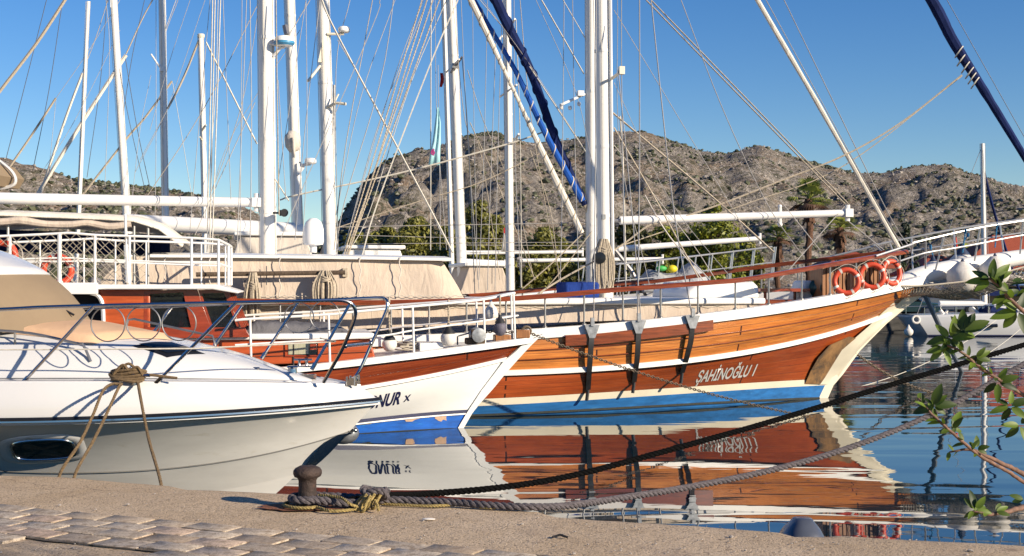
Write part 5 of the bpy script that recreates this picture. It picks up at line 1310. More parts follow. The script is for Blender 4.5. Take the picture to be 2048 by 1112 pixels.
mb = MB(); p = Y_.pix(-25,355,.2); mb.tube(spline([p+V(q) for q in ((-.6,0,-.12),(0,0,-.12),(.26,0,-.09),(.3,0,0),(.2,0,.12),(0,0,.22),(-.6,0,.3))],5), .018, 6); k = [(q[0],q[1]) for q in ((-.6,-.1),(.2,-.1),(.26,0),(.15,.13),(-.6,.25))]
arch = mb.build('flybridge_screen', M['gel'], Y_.root); m2 = MB(); m2.prism([p+V((x,-.3,z)) for x, z in k], (0,.6,0)); m2.build('screen_cloth', M['tan'], arch)
mb = MB(); mb.tube([p+V((-.1,0,-.1)), V((p.x-.5,0,c0.z+.0))], .03, 6); mb.build('flybridge_mount', M['gel'], Y_.root)
# pulpit: two long rails, legs, rings
def rail_off(u, v, sg, o_=-.10): 
    t = 1.0
    for _ in range(40):
        p = Y_.pix(u, v, sg*t); t = .5*t+.5*max(.02, Y_.b('deck', p.x)+o_)
    return Y_.pix(u, v, sg*t)
NR = [Y_.pix(u, v, t) for u, v, t in ((-300,632,1.5),(0,619,1.44),(100,614,1.40),(300,609,1.28),(450,605.5,1.12),(600,602,.92),(662,600.5,.80),(690,602,.74),(706,611,.70),(711,627,.66),(704,652,.62),(686,695,.54),(664,735,.46),(647,765,.42))]
FR = [Y_.pix(u, v, t) for u, v, t in ((-100,629,-1.42),(150,617,-1.36),(330,613,-1.24),(600,602,-.86),(700,598,-.62),(757,595.5,-.42),(770,598,-.40),(775,608,-.38),(770,628,-.36),(742,690,-.28),(722,735,-.20),(707,760,-.16))]
mb = MB(); mb.tube(spline(NR,6), .019, 10); mb.build('near_rail', M['chrome'], Y_.root)
mb = MB(); mb.tube(spline(FR,6), .018, 10); mb.build('far_rail', M['chrome'], Y_.root)
mb = MB(); a, c = Y_.pix(690,692,.53), Y_.pix(741,687,-.28); mb.tube([a, c], .017, 8); mb.ball(a, .028, 8, 6); mb.ball(c, .028, 8, 6); mb.build('cross_bar', M['chrome'], Y_.root)
legs = [((187,613),(46,765),1.36,1.40),((472,606),(312,766),1.10,1.18)]
farl = [((598,603),(524,716),-.86,-.74),((703,603),(624,738),-.60,-.42),((486,609),(430,690),-1.06,-1.0),((345,613),(302,672),-1.22,-1.15)]
for (p0, p1, t0, t1) in legs+farl:
    a, c = Y_.pix(*p0, t0), Y_.pix(*p1, t1); mb = MB(); mb.tube([a, c], .0165, 8); d_ = (a-c).normalized(); mb.tube([c-d_*.01, c+d_*.07], .023, 8); mb.build('rail_leg', M['chrome'], Y_.root)
mb = MB(); mb.tube([Y_.pix(u,v,t) for u, v, t in ((248,668,-.98),(256,640,-1.0),(268,638,-1.02),(425,672,-.9),(431,692,-.88))], .014, 6); mb.build('far_grab_rail', M['steel'], Y_.root)
for k, (u, v, t) in enumerate(((216,648,1.33),(287,647,1.27),(358,646,1.21),(598,636,-.86),(650,632,-.74))):
    c = Y_.pix(u, v, t); Y = Y_.wor(c).y; r = (35 if k < 3 else 30)/F*Y; mb = MB(); mb.tube(torus_pts(c, r, V((1,0,0)), V((0,0,1)), 40), .0065, 6, closed=True); mb.build('rail_ring', M['steel'], Y_.root)
mb = MB(); mb.tube([Y_.pix(u,v,t) for u, v, t in ((-200,700,1.42),(100,699,1.36),(395,697,1.15),(672,683,.56),(640,676,.7))], .0075, 5); mb.build('lifeline', M['ropew'], Y_.root)
# cleats and bow roller
def cleat(u, v, t, s=1.0):
    p = Y_.pix(u, v, t); mb = MB()
    for dx_ in (-.045,.045): mb.lathe([(.028*s,0),(.022*s,.012),(.014*s,.05),(.02*s,.085*s)], p+V((dx_*s,0,0)), n=10)
    mb.tube([p+V((-.11*s,0,.088*s)), p+V((.11*s,0,.088*s))], .014*s, 8); mb.box(p+V((0,0,.006)), (.18*s,.07*s,.012)); mb.build('cleat', M['chrome'], Y_.root)
cleat(498,754,.30); cleat(606,734,-.36,.9)
mb = MB(); p = Y_.pix(706,765,.05)
for y in (-.08,.08): mb.box(p+V((0,y,.0)), (.12,.012,.05)); mb.tube([p+V((.04,y,-.03)), p+V((.04,y,.075))], .015, 8); mb.tube([p+V((-.045,y,-.03)), p+V((-.045,y,.065))], .012, 8)
mb.tube([p+V((0,-.09,.03)), p+V((0,.09,.03))], .03, 8); mb.build('bow_roller', M['chrome'], Y_.root)
for u, v in ((575,755),(617,757),(480,760)): p = Y_.pix(u,v,.35); mb = MB(); mb.lathe([(.04,0),(.035,.012),(.0,.016)], V((p.x,p.y,Y_.z('deck',p.x)+.01)), n=12); mb.build('deck_filler', M['gel'], Y_.root)
# small fittings: windlass, bow light, drawn coachroof shadow line, deck seam
p = Y_.pix(585,748,.02); p.z = Y_.z('deck', p.x)+.02; mb = MB(); mb.lathe([(.075,0),(.075,.03),(.05,.05),(.045,.10),(.06,.115),(.05,.13),(0,.132)], p, n=18); mb.box(p+V((.14,0,.02)), (.2,.12,.04)); mb.build('anchor_windlass', M['chrome'], Y_.root)
mb = MB(); q = 1.02
for sg in (1,-1):
    L = [V((x, -sg*(crw(x)*q+.004), Y_.z('deck', x)+.012)) for x in xs_[3:]]; mb = MB(); mb.tube(L, .006, 5); mb.build('coachroof_shadow_line', M['steel'], Y_.root)  # grey tube draws the shadow where coachroof meets deck
    P = [V((x, -sg*(Y_.b('deck', x)*.94), Y_.z('deck', x)+.014)) for x in xs_[1:]]; mb = MB(); mb.tube(P, .004, 4); mb.build('deck_seam', M['steel'], Y_.root)
# porthole with its moulded surround
def oval(u0, u1, v0, v1, slope, n=40, sq=.62):
    L = []; cu, cv, hu, hv = (u0+u1)/2, (v0+v1)/2, (u1-u0)/2, (v1-v0)/2
    for i in range(n):
        a = 2*math.pi*i/n; x, y = math.cos(a), math.sin(a); k = (abs(x)**5+abs(y*1.0)**2.4)**-.3
        uu = max(-1, min(1, x*k)); vv = max(-1, min(1, y*k)); L.append((cu+hu*uu+vv*hv*.35, cv+hv*vv+slope*hu*uu))
    return L
OUT, MID, INN = oval(0,172,870,926,-.06), oval(22,152,879,921,-.05), oval(34,146,885,914,-.05)
mb = MB(); mb.grid([[Y_.onhull(u,v,YL,o_+.012) for u, v in L] for L, o_ in ((OUT,.0),(oval(8,164,873,923,-.055),.022),(MID,.024),(oval(28,148,882,918,-.05),.0))], closed=True); ps = mb.build('porthole_surround', M['gel'], Y_.root, smooth=60)
mb = MB(); L = [Y_.onhull(u,v,YL,.045) for u, v in oval(25,150,880,919,-.05)]; mb.tube(L, .013, 8, closed=True); pf = mb.build('porthole', M['chrome'], Y_.root); mb = MB()
L = [Y_.onhull(u,v,YL,.03) for u, v in MID]; c = sum(L, V((0,0,0)))/len(L); mb.add([c]+L, [(0,i+1,(i+1)%len(L)+1) for i in range(len(L))]); mb.build('pane', M['glass'], pf, smooth=None)
# stem plate and anchor
up = [(698,866),(676,870),(655,882),(638,898),(622,916),(604,940)]; lo = [(702,866),(688,874),(672,890),(657,906),(640,922),(612,945)]
mb = MB(); rows = []
for (a, c) in zip(up, lo):
    p, q = Y_.onhull(a[0],a[1],YL,.02), Y_.pix(c[0],c[1],0); q.x += .015; rows.append([p, p.lerp(q,.5)+V((.01,-.005,0)), q, V((p.lerp(q,.5).x+.01,-(p.lerp(q,.5).y),p.lerp(q,.5).z)), V((p.x,-p.y,p.z))])
mb.grid(rows); mb.build('stem_plate', M['chrome'], Y_.root, smooth=60)
root = empty('anchor', Y_.wor(Y_.pix(672,868,-.02))); tag(root, 'grey anchor with a rounded fluke stowed at the stem of the motor yacht', 'anchor'); mb = MB()
mb.tube([V((-.12,0,.09)), V((.0,0,.03)), V((.20,-.02,.04))], .016, 8); mb.ball((.205,-.02,.042), .024, 8, 6); mb.tube([V((-.05,.02,-.01)), V((.17,.02,.05))], .012, 6); mb.build('shank', M['chrome'], root)
mb = MB(); mb.ball((.06,.10,.0), (.17,.11,.12), 16, 10); mb.prism([V((-.12,.06,-.06)),V((.1,.06,-.10)),V((.2,.06,-.02)),V((.12,.06,.09)),V((-.06,.06,.05))], (0,.07,0)); mb.build('fluke', M['galv'], root, smooth=70)
# brown mooring rope on the near cleat with three falls to the quay
p0 = Y_.pix(255,757,1.30); cz = Y_.wor(p0)
mb = MB(); mb.tube([p0+V((-.17,0,.03)), p0+V((.22,0,.03))], .016, 8); mb.tube([p0+V((-.06,0,.03)), p0+V((-.06,0,-.06))], .02, 8); mb.tube([p0+V((.06,0,.03)), p0+V((.06,0,-.06))], .02, 8); mb.build('cleat', M['chrome'], Y_.root)
root = empty('mooring_rope', cz); tag(root, 'brown rope turned on the yacht side cleat with three falls to the quay', 'rope'); mb = MB()
for k in range(5):
    a_ = .13+.012*(k % 3); mb.tube([V((a_*1.15*math.cos(q), .06*math.sin(q)+.01*k, -.015+.022*k+.012*math.sin(2*q+k))) for q in [j*2*math.pi/20 for j in range(20)]], .015, 6, closed=True)
mb.tube(spline([V((-.13,-.02,.04)), V((-.04,-.02,.13)), V((.02,-.02,.08)), V((.1,-.02,.11)), V((.15,-.02,.03))],6), .015, 6); mb.tube(spline([V((-.1,.03,.05)), V((0,.03,.14)), V((.12,.03,.05)), V((.3,.05,.02)), V((.46,.05,.0))],6), .014, 6)
mb.build('cleat_turns', M['ropebrown'], root)
for pts in ([(238,768),(222,769),(205,784),(186,830),(160,885),(119,951)],[(243,768),(236,778),(210,835),(185,885),(149,953)],[(276,766),(282,800),(298,880),(322,967)]):
    P = []; n = len(pts)
    for i, (u, v) in enumerate(pts): 
        k = i/(n-1); Yq = cz.y-.05-.20*min(1,k*3)+(edgeY((u-CX)/F*11.4)-.03-cz.y+.25)*k**1.4; P.append(at(u, v, Yq)-cz)
    P.append(P[-1]+V((0,.03,-.25))); m2 = MB(); m2.twist(spline(P,8), .0145, 3, .075, 5, .012); m2.build('fall', M['ropebrown'], root)
# ================================================================ boats moored behind the large gulet
def back_boat(nm, O, label, L, B, zd, hullm, band=True, cat='sailing boat', deg=12):
    S = Ship(nm, O, deg, label, cat, 'sailing boats moored behind the large gulet')
    def lv(name, sb, z0, zbow, b, n):
        S.lev[name] = dict(sb=sb, zb=z0+zbow, B=b, L=L*.42, n=n, send=-L); q = zbow/(L*.6)**2
        # z rises quadratically towards the bow
        k = -L*.6; S.lev[name]['poly'] = np.array([0, q, -2*q*k+0.0, z0+q*k*k])
        S.lev[name]['zb'] = float(np.polyval(S.lev[name]['poly'], sb))
    lv('deck', 1.6, zd, .5, B, 2.1); lv('capb', 1.5, zd-.14, .48, B, 2.1); lv('strk', .95, zd*.55, .42, B*.97, 2.0); lv('wl', 0, 0, 0, B*.88, 1.7); lv('keel', -.3, -.5, 0, B*.7, 1.7)
    S.band('capb','strk','topside', hullm, sub=3, N=30); S.band('strk','wl','hull_planking', M['teaklo'] if band else M['hullwhite'], sub=3, N=30); S.band('wl','keel','underwater_hull', M['blue'], sub=1, N=30)
    S.rail_band('cap_rail','deck', [(-.05,-.14),(.12,-.14),(.12,0),(-.05,0)], M['white'], N=30); S.rail_band('rubbing_strake','strk',[(-.04,-.04),(.03,-.04),(.03,.04),(-.04,.04)], M['white'], N=30)
    S.close(None or ['deck'], 'deck', M['deck'], .1); S.transom(['deck','strk','wl','keel'], hullm)
    P = [V((S.lev[k]['sb'],0,S.lev[k]['zb'])) for k in ('deck','strk','wl','keel')]
    mb = MB(); mb.sweep([p+V((.03,0,0)) for p in P], [(-.08,-.06),(.08,-.06),(.08,.06),(-.08,.06)], up=V((1,0,0))); mb.build('stem', M['white'], S.root)
    return S
def boom(S, u0, v0, u1, v1, t, w0, w1, name='boom', cap=True):
    a, c = S.pix(u0,v0,t), S.pix(u1,v1,t); Y = S.wor(a).y; mb = MB(); mb.tube([a.lerp(c,i/8) for i in range(9)], [(w0+(w1-w0)*i/8)/2/F*Y for i in range(9)], 14)
    mb.tube([c-V((0,0,.13)), c+V((0,0,.13))], .035, 8); return mb.build(name, M['mast'], S.root)
def rail(S, lev, u0, u1, h, npost, off=-.08, mt='chrome'):
    xa, xb = S.on(u0,580,lev,off).x, S.on(u1,560,lev,off).x; mb = MB()
    for sg in (1,-1):
        for hh, r in ((h,.02),(h*.52,.014)):
            mb.tube([V((x, -sg*(max(.05,S.b(lev,x)+off)), S.z(lev,x)+hh)) for x in [xa+(xb-xa)*i/20 for i in range(21)]], r, 6)
    for i in range(npost):
        x = xa+(xb-xa)*i/(npost-1)
        for sg in (1,-1): mb.tube([V((x,-sg*max(.05,S.b(lev,x)+off),S.z(lev,x)-.02)), V((x+.1,-sg*max(.05,S.b(lev,x)+off),S.z(lev,x)+h))], .016, 6)
    return mb.build('guard_rail', M[mt], S.root)
def spread(S, u, v, hw, lean=0, name='spreader', mt='mast'):
    p = S.pix(u, v, 0); k = hw; mb = MB()
    mb.tube([p+V((0,-k,lean)), p, p+V((0,k,lean))], .028, 6); return mb.build(name, M[mt], S.root)
def cabin(S, u0, u1, vt, t, zbot, name='cabin', mt='canvas', roof=True):
    a, c = S.pix(u0,vt,t), S.pix(u1,vt,t); z = a.z; mb = MB(); w_ = .35*(z-zbot)
    mb.hexa([V(q) for q in ((a.x-w_,-t,zbot),(c.x+w_,-t,zbot),(c.x+w_,t,zbot),(a.x-w_,t,zbot),(a.x,-t,z),(c.x,-t,z),(c.x,t,z),(a.x,t,z))]); o = mb.build(name, M[mt], S.root, bevel=.03)
    if roof: mb = MB(); mb.box(((a.x+c.x)/2,0,z+.06), (c.x-a.x+.3,2*t+.2,.11)); mb.build('cabin_roof', M['white'], S.root, bevel=.03)
W, RB, RW = M['wire'], M['rope'], M['ropew']
# --- C: just behind the large gulet; fore mast 1185, mizzen 645
C = back_boat('wooden_gulet', (3.3, 30.55), 'gulet directly behind the large one, two blue furled stays meeting at its fore mast', 17, 2.4, 1.5, M['teakup'])
C.mast(1185,575,1180,-600,25,23,0,zlow=1.5,name='fore_mast'); C.mast(661,505,626,-700,28,24,0,zlow=1.5,name='mizzen_mast')
boom(C,1236,498,1520,477,0,13,10,'fore_boom'); rail(C,'deck',1232,1540,.78,9,mt='tubesteel')
mb = MB(); mb.tube([C.pix(1170,188,0), C.pix(1121,210,.9)], .03, 8)
for u, v in ((1123,205),(1140,206),(1158,198)): mb.lathe([(.03,0),(.045,.03),(.045,.07),(.03,.09)], C.pix(u, v+5, .5)-V((0,0,.1)), n=8)
mb.box(C.pix(1161,187,.3), (.14,.14,.12)); mb.build('spreader_lights', M['mast'], C.root)
p, r_ = radome(C, 688, 59, .2, 12, 'radar_dome', C.root, False)
mb = MB(); mb.prism([C.pix(u,v,.14) for u, v in ((636,124),(646,124),(658,72),(655,64),(648,68))], (0,.05,0)); mb.tube([C.pix(654,68,.15), p-V((0,0,.1))], .03, 6)
mb.build('radar_bracket', M['cream'], C.root); mb = MB(); mb.tube([C.pix(652,216,.1), C.pix(660,212,.2), C.pix(672,206,.3), C.pix(692,208,.4)], .035, 6); mb.tube([C.pix(668,206,.3), C.pix(677,188,.3)], .02, 6); mb.build('wind_vane', M['cream'], C.root); mb = MB(); mb.tube([C.pix(640,132,.1), C.pix(616,162,.5)], .03, 6); mb.build('spreader', M['cream'], C.root)
def wrapped(S, name, pts, r, mt, mt2, n=60, turns=22, wr=.02):
    P = spline([S.pix(*q) for q in pts], n//(len(pts)-1)); mb = MB(); mb.tube(P, [r(i/len(P)) for i in range(len(P))], 8); o = mb.build(name, mt, S.root); mb = MB(); L = []
    nn = len(P); m = 600
    for i in range(m):
        k = i/m*(nn-1); a = P[int(k)].lerp(P[min(nn-1,int(k)+1)], k-int(k)); d_ = (P[min(nn-1,int(k)+1)]-P[int(k)]).normalized(); x = d_.orthogonal().normalized(); y = d_.cross(x); q = i/m*turns*6.283; rr = r(i/m)
        L.append(a+(x*math.cos(q)+y*math.sin(q))*rr)
    mb.tube(L, wr, 4); mb.build('wrap', mt2, o); return o
wrapped(C, 'furled_mizzen_staysail', [(780,-480,0),(992,0,0),(1060,140,0),(1108,270,0),(1170,410,0)], lambda k: .135-.06*k, M['navycloth'], M['navycloth'], turns=9, wr=.03)
mb = MB(); mb.tube(spline([C.pix(u,v,0) for u, v in ((1168,402),(1178,430),(1192,468))],4), [.07,.065,.06,.05,.045,.03,.03,.02,.02], 8); mb.build('stay_tack', M['rope'], C.root)
wrapped(C, 'blue_wrapped_stay', [(760,-350,.1),(948,0,.1),(1030,140,.1),(1090,265,.1),(1165,402,.1)], lambda k: .055+.05*max(0,k-.45), M['bluestripe'], M['sailwhite'], turns=17, wr=.013)
wrapped(C, 'cream_wrapped_stay', [(740,-420,.2),(942,0,.2),(1020,165,.2),(1078,290,.2),(1163,466,.2)], lambda k: .06+.02*math.sin(k*9), M['sailwhite'], M['rope'], turns=24, wr=.014)
for nm, pts, r, m_ in [('stay',[(1083,0,0),(1168,148,0)],.016,RW),('stay',[(1126,0,0),(1190,110,0)],.011,RW),('stay',[(1072,0,.2),(1150,180,.2),(1185,330,.2)],.007,W),('stay',[(1059,133,.1),(1171,303,.1)],.013,RW),('shroud',[(1128,0,.6),(1124,400,1.4),(1120,570,2.1)],.009,W),('shroud',[(1145,0,.6),(1150,300,1.4),(1158,575,2.1)],.009,W),('stay',[(965,0,.1),(1060,130,.1),(1170,300,.1)],.007,W),
   ('lazy_line',[(1163,470,.1),(1100,530,.3),(1030,590,.4)],.014,RB),('lazy_line',[(1190,455,.1),(1120,545,.4),(1080,590,.6)],.012,RB),
   ('sheet',[(560,400,0),(598,389,0),(800,346,0),(1009,290,0),(1106,257,0)],.017,RW),('sheet',[(660,460,0),(840,402,0),(960,365,0),(1080,307,0)],.011,RB),('wire_rail',[(680,454,0),(1190,445,0)],.009,W),('shroud',[(640,0,.4),(612,240,.9),(590,480,1.6)],.008,W),('shroud',[(745,0,.3),(690,300,.8),(668,500,1.4)],.009,RB),('shroud',[(700,0,.2),(672,140,.3),(676,500,.6)],.008,W),
   ('sheet',[(1104,247,0),(1106,256,0),(1128,300,0)],.01,RW),('shroud',[(855,0,.1),(760,240,.5),(690,490,1.2)],.009,W),('shroud',[(790,0,.1),(720,200,.5),(672,430,1.0)],.008,W),('downhaul',[(1240,232,.2),(1246,330,.4),(1252,560,.8)],.02,RW)]:
    C.wirel(nm, pts, r, m_)
# dinghy under a grey tarpaulin, with a yellow and green float on it
p = C.wor(C.pix(1348,578,.6)); root = empty('covered_dinghy', p, C.a); tag(root, 'dinghy under a grey tarpaulin with a yellow and a green float on it', 'dinghy')
mb = MB(); rows = []
for i in range(15):
    k = i/14; x = -.85+1.75*k; hgt = (.34+.16*math.exp(-((k-.72)/.13)**2)*1.6+.1*math.exp(-((k-.15)/.12)**2))*min(1,(k+.06)*6,(1.06-k)*6); wd = .55*min(1,(k+.1)*5,(1.1-k)*3)
    rows.append([V((x, wd*math.cos(a), .02+hgt*max(0,math.sin(a))**.8*(1+.12*noise.noise(V((k*8,a*2,4)))))) for a in [math.pi*j/9 for j in range(10)]])
mb.grid(rows); mb.build('tarpaulin', M['tarp'], root, smooth=70); mb = MB(); mb.tube([V((-.9,-.5,.02)),V((.5,-.55,.02)),V((.95,0,.05)),V((.5,.55,.02)),V((-.9,.5,.02))], .10, 8); mb.build('inflated_tube', M['tarp'], root)
mb = MB(); mb.ball((-.16,-.35,.46), (.12,.10,.09)); mb.build('yellow_float', M['yel'], root); mb = MB(); mb.ball((-.42,-.35,.47), (.13,.08,.065)); mb.build('green_float', M['green'], root)
mb = MB(); mb.tube([C.pix(1230,500,.4), C.pix(1262,540,.5), C.pix(1292,592,.6)], [.05,.05,.035], 8); mb.build('striped_strut', M['steel'], C.root)
# --- B: foremast 1018, mizzen 590
B = back_boat('wooden_gulet', (.3, 35.1), 'third gulet back, carrying the single white mast between the paired masts and the blue stays', 17, 2.3, 1.4, M['white'], False)
B.mast(1021,575,1008,-500,17,16,0,zlow=1.6,name='fore_mast'); B.mast(597,488,558,-600,22,20,0,zlow=1.6,name='mizzen_mast')
boom(B,605,461,250,444,0,30,32,'mizzen_boom'); boom(B,1040,521,1325,518,0,8,8,'fore_boom'); cabin(B,480,612,472,1.5,2.0,'awning_wall','canvas_old')
mb = MB(); mb.tube([B.pix(u,v,.1) for u, v in ((585,262),(585,272),(586,292),(588,303))], [.10,.2,.2,.12], 12); mb.tube([B.pix(586,275,.32), B.pix(588,315,.25)], .05, 6); mb.build('wrapped_sail_bag', M['canvas_old'], B.root, smooth=70)
p, r_ = radome(B, 621, 322, .25, 12, 'radar_dome', B.root, False); mb = MB(); mb.prism([B.pix(u,v,.2) for u, v in ((594,326),(610,328),(609,336),(600,349),(594,351))], (0,.07,0)); mb.tube([B.pix(604,330,.2), p-V((0,0,.08))], .04, 6); mb.build('radar_bracket', M['mast'], B.root)
mb = MB(); mb.tube([B.pix(570,52,.2), B.pix(574,70,.3)], .08, 6); mb.build('mast_fitting', M['steel'], B.root)
spread(B,1016,182,1.1); mb = MB(); mb.tube([B.pix(1012,62,.1), B.pix(1030,38,.6)], .035, 6); mb.tube([B.pix(1004,72,0), B.pix(994,84,.4)], .03, 6); mb.tube([B.pix(1024,288,.1), B.pix(1038,268,.5)], .035, 6); mb.build('spreader_tip', M['mast'], B.root)
for nm, pts, r, m_ in [('shroud',[(1028,0,.8),(1030,300,1.3),(1042,575,2.0)],.009,W),('shroud',[(1032,38,.6),(1040,270,1.0),(1043,575,1.6)],.012,RW),('stay',[(960,0,0),(1010,60,0)],.01,RW),('stay',[(1040,0,0),(1060,220,.2),(1098,450,.4),(1122,560,.6)],.010,RB),('stay',[(1060,300,.1),(1100,420,.4),(1118,560,.5)],.012,RB),('shroud',[(992,80,.4),(980,400,1.2),(975,580,1.9)],.01,W),('shroud',[(1005,0,.5),(996,300,1.0),(990,580,1.6)],.009,W),('shroud',[(975,0,.4),(968,300,.9),(958,560,1.5)],.009,W),
   ('shroud',[(548,0,.3),(540,300,.8),(520,480,1.4)],.009,RB),('shroud',[(612,0,.2),(575,240,.5),(540,470,1.0)],.008,W),('shroud',[(420,0,0),(398,250,.3),(380,460,.6)],.008,W),('topping_lift',[(520,0,0),(400,230,0),(262,440,0)],.009,RB),('wire_rail',[(940,505,.8),(1200,498,.8)],.008,W),('wire_rail',[(700,488,.8),(1180,484,.8)],.008,W),('stay',[(940,245,0),(1000,380,0),(1070,560,.2)],.012,RB)]:
    B.wirel(nm, pts, r, m_)
# --- E: paired masts 915 and thin mast 665
E = back_boat('wooden_gulet', (.0, 40.0), 'gulet furthest back with a tall white mast beside a slimmer one and a cabin awning', 17, 2.3, 1.4, M['white'], False)
E.mast(926,580,884,-460,20,19,0,zlow=1.6,name='fore_mast'); E.mast(669,505,655,55,11,9,0,zlow=1.6,name='mizzen_mast')
cabin(E,938,1005,533,1.4,1.6,'awning_wall','canvas'); boom(E,932,505,1165,504,0,8,7,'fore_boom'); boom(E,930,524,1010,527,0,14,12,'low_boom'); cabin(E,700,800,498,1.2,2.0,'cabin','white')
spread(E,905,132,1.2); mb = MB(); mb.tube([E.pix(902,145,.1), E.pix(924,114,.7)], .035, 6); mb.box(E.pix(910,132,.3), (.2,.2,.14)); mb.tube([E.pix(668,170,0), E.pix(668,330,0)], .04, 6); mb.build('mast_gear', M['steel'], E.root)
for nm, pts, r, m_ in [('shroud',[(924,114,.7),(936,270,1.2),(950,590,2)],.013,M['wiredark']),('shroud',[(922,0,.5),(935,270,1.1),(958,580,1.9)],.010,W),('shroud',[(905,0,.4),(930,240,.9),(960,300,1.1),(1000,560,1.6)],.010,RB),('shroud',[(876,130,.7),(880,400,1.3),(880,500,1.6)],.010,W),('shroud',[(862,0,.5),(861,500,1.6)],.016,RW),('shroud',[(870,0,.3),(874,240,.8),(893,500,1.5)],.009,W),('shroud',[(945,0,.3),(948,250,.8),(955,560,1.5)],.009,W),('stay',[(893,0,0),(820,170,0),(740,420,0),(700,500,.1)],.012,RW),
   ('stay',[(675,80,0),(740,190,.1),(850,398,.2),(884,470,.3)],.010,W),('stay',[(935,140,.2),(968,245,.3),(1032,400,.6),(1068,560,.9)],.011,RB),('wire_rail',[(690,470,.8),(1010,478,.8)],.008,W),('wire_rail',[(930,490,.8),(1240,492,.8)],.008,W)]:
    E.wirel(nm, pts, r, m_)
# flags
def cloth(name, pts, label, mt, cat='flag'):
    mb = MB(); rows = []
    for (l, r, v, Y) in pts:
        rows.append([at(l+(r-l)*k/10, v, Y+.03*math.sin(k*1.1+v*.03)) for k in range(11)])
    mb.grid(rows); o = mb.build(name, mt, None, smooth=80); md = o.modifiers.new('thick','SOLIDIFY'); md.thickness = .008; tag(o, label, cat); return o
fl = cloth('flag', [(874,878,215,38.2),(870,881,245,38.2),(866,881,280,38.2),(861,880,305,38.2),(857,880,330,38.2)], 'long pale blue pennant with a magenta mark hanging by the paired masts', M['cyan'])
mb = MB(); mb.tube([at(u,v,38.0) for u, v in ((868,298),(864,302),(863,307),(866,310),(868,305),(866,301))], .035, 5); mb.build('flag_mark', M['magenta'], fl)
cloth('flag', [(880,886,146,40),(881,888,158,40),(880,887,166,40),(879,884,174,40)], 'small red flag on the halyard left of the paired masts', M['red'])
fl = cloth('flag', [(1008,1012,456,38),(1007,1011,470,38),(1005,1011,490,38),(1003,1011,504,38)], 'narrow hanging white flag with a red top, left of a single white mast', M['fender']); mb = MB(); mb.box(at(1010,461,37.9), (.07,.03,.16)); mb.build('red_top', M['red'], fl)
cloth('flag', [(1909,1912,474,60),(1907,1914,482,60),(1907,1915,492,60),(1908,1912,500,60)], 'small furled red flag beyond the bow rail of the large gulet', M['red'])
mb = MB(); mb.tube([at(1910,470,60), at(1910,640,60)], .03, 6); tag(mb.build('flag_pole', M['wiredark']), 'thin dark flag pole under the small furled red flag', 'pole')
# --- K and L: boats further left
K = back_boat('wooden_gulet', (-5.0, 48.0), 'boat carrying the two tall white masts and thin pole nearest the left edge', 16, 2.2, 1.6, M['white'], False)
K.mast(331,440,319,-420,14,13,0,zlow=1.5,name='fore_mast'); K.mast(254,432,227,0,17,14,0,zlow=1.5,name='mizzen_mast'); K.mast(159,400,177,3,9,7,0,zlow=1.6,name='flag_mast')
mb = MB(); mb.box(K.pix(227,6,.0), (.2,.2,.35)); mb.tube([K.pix(322,138,.1), K.pix(302,108,.4)], .03, 6); mb.box(K.pix(323,138,.15), (.14,.1,.16)); mb.build('mast_fitting', M['mast'], K.root)
for nm, pts, r, m_ in [('furled_stay',[(206,-120,0),(130,0,0),(72,88,0),(0,182,0),(-60,262,0)],.055,RB),('furled_stay',[(420,-180,0),(305,0,0),(252,108,0)],.022,RB),('furled_stay',[(252,110,0),(169,237,0),(74,390,0)],.065,M['sailwhite']),('furled_stay',[(165,146,0),(130,240,0),(80,390,0)],.045,M['sailwhite']),('stay',[(216,0,0),(190,80,0),(165,144,0)],.011,RB),('furled_stay',[(112,196,0),(60,275,0),(8,350,0)],.038,RB),('stay',[(240,0,0),(175,105,0),(113,195,0)],.009,W),
   ('stay',[(93,0,0),(50,170,0),(12,318,0)],.012,M['wiredark']),('stay',[(124,10,0),(98,180,0),(66,340,0)],.012,M['wiredark']),('stay',[(289,0,0),(265,110,0),(246,230,0)],.011,M['wiredark']),('stay',[(214,0,0),(200,170,0),(174,355,0)],.011,M['wiredark']),('stay',[(212,0,.2),(219,110,.4),(210,370,.8)],.010,W),('stay',[(250,112,0),(275,260,.2),(302,385,.4)],.012,M['wiredark']),('stay',[(222,40,0),(252,210,.2),(290,380,.4)],.011,M['wiredark']),('stay',[(312,0,0),(312,280,.6),(310,430,1)],.010,W),
   ('furled_stay',[(344,162,0),(290,235,0),(255,275,0),(165,390,0)],.036,RB),('stay',[(356,0,0),(330,70,0),(330,110,0)],.011,RB),('stay',[(352,0,.1),(330,60,.1)],.010,RW),('stay',[(345,165,0),(365,280,.3),(384,395,.5)],.009,RW),('stay',[(410,0,0),(335,215,0),(270,345,.2)],.009,W),('stay',[(302,150,0),(280,260,.3),(262,420,.6)],.008,W),('stay',[(112,200,0),(105,270,.2),(98,340,.3)],.008,W),('stay',[(240,60,0),(150,240,.2),(80,350,.5)],.008,W)]:
    K.wirel(nm, pts, r, m_)
L_ = back_boat('wooden_gulet', (-2.5, 43.8), 'boat behind the others with the short capped mast right of the two leftmost ones', 16, 2.2, 1.4, M['white'], False)
L_.mast(411,480,402,72,12,11,0,zlow=1.6,name='mizzen_mast'); L_.mast(905,560,878,-300,10,9,0,zlow=1.6,name='fore_mast')
mb = MB(); p = L_.pix(402,73,0); mb.lathe([(.1,-.05),(.12,0),(.12,.06),(.1,.08)], p, n=12); mb.tube([L_.pix(405,260,.1), L_.pix(411,250,.3)], .04, 6); mb.tube([L_.pix(404,280,.1), L_.pix(400,274,.3)], .03, 6); mb.build('mast_cap', M['cream'], L_.root)
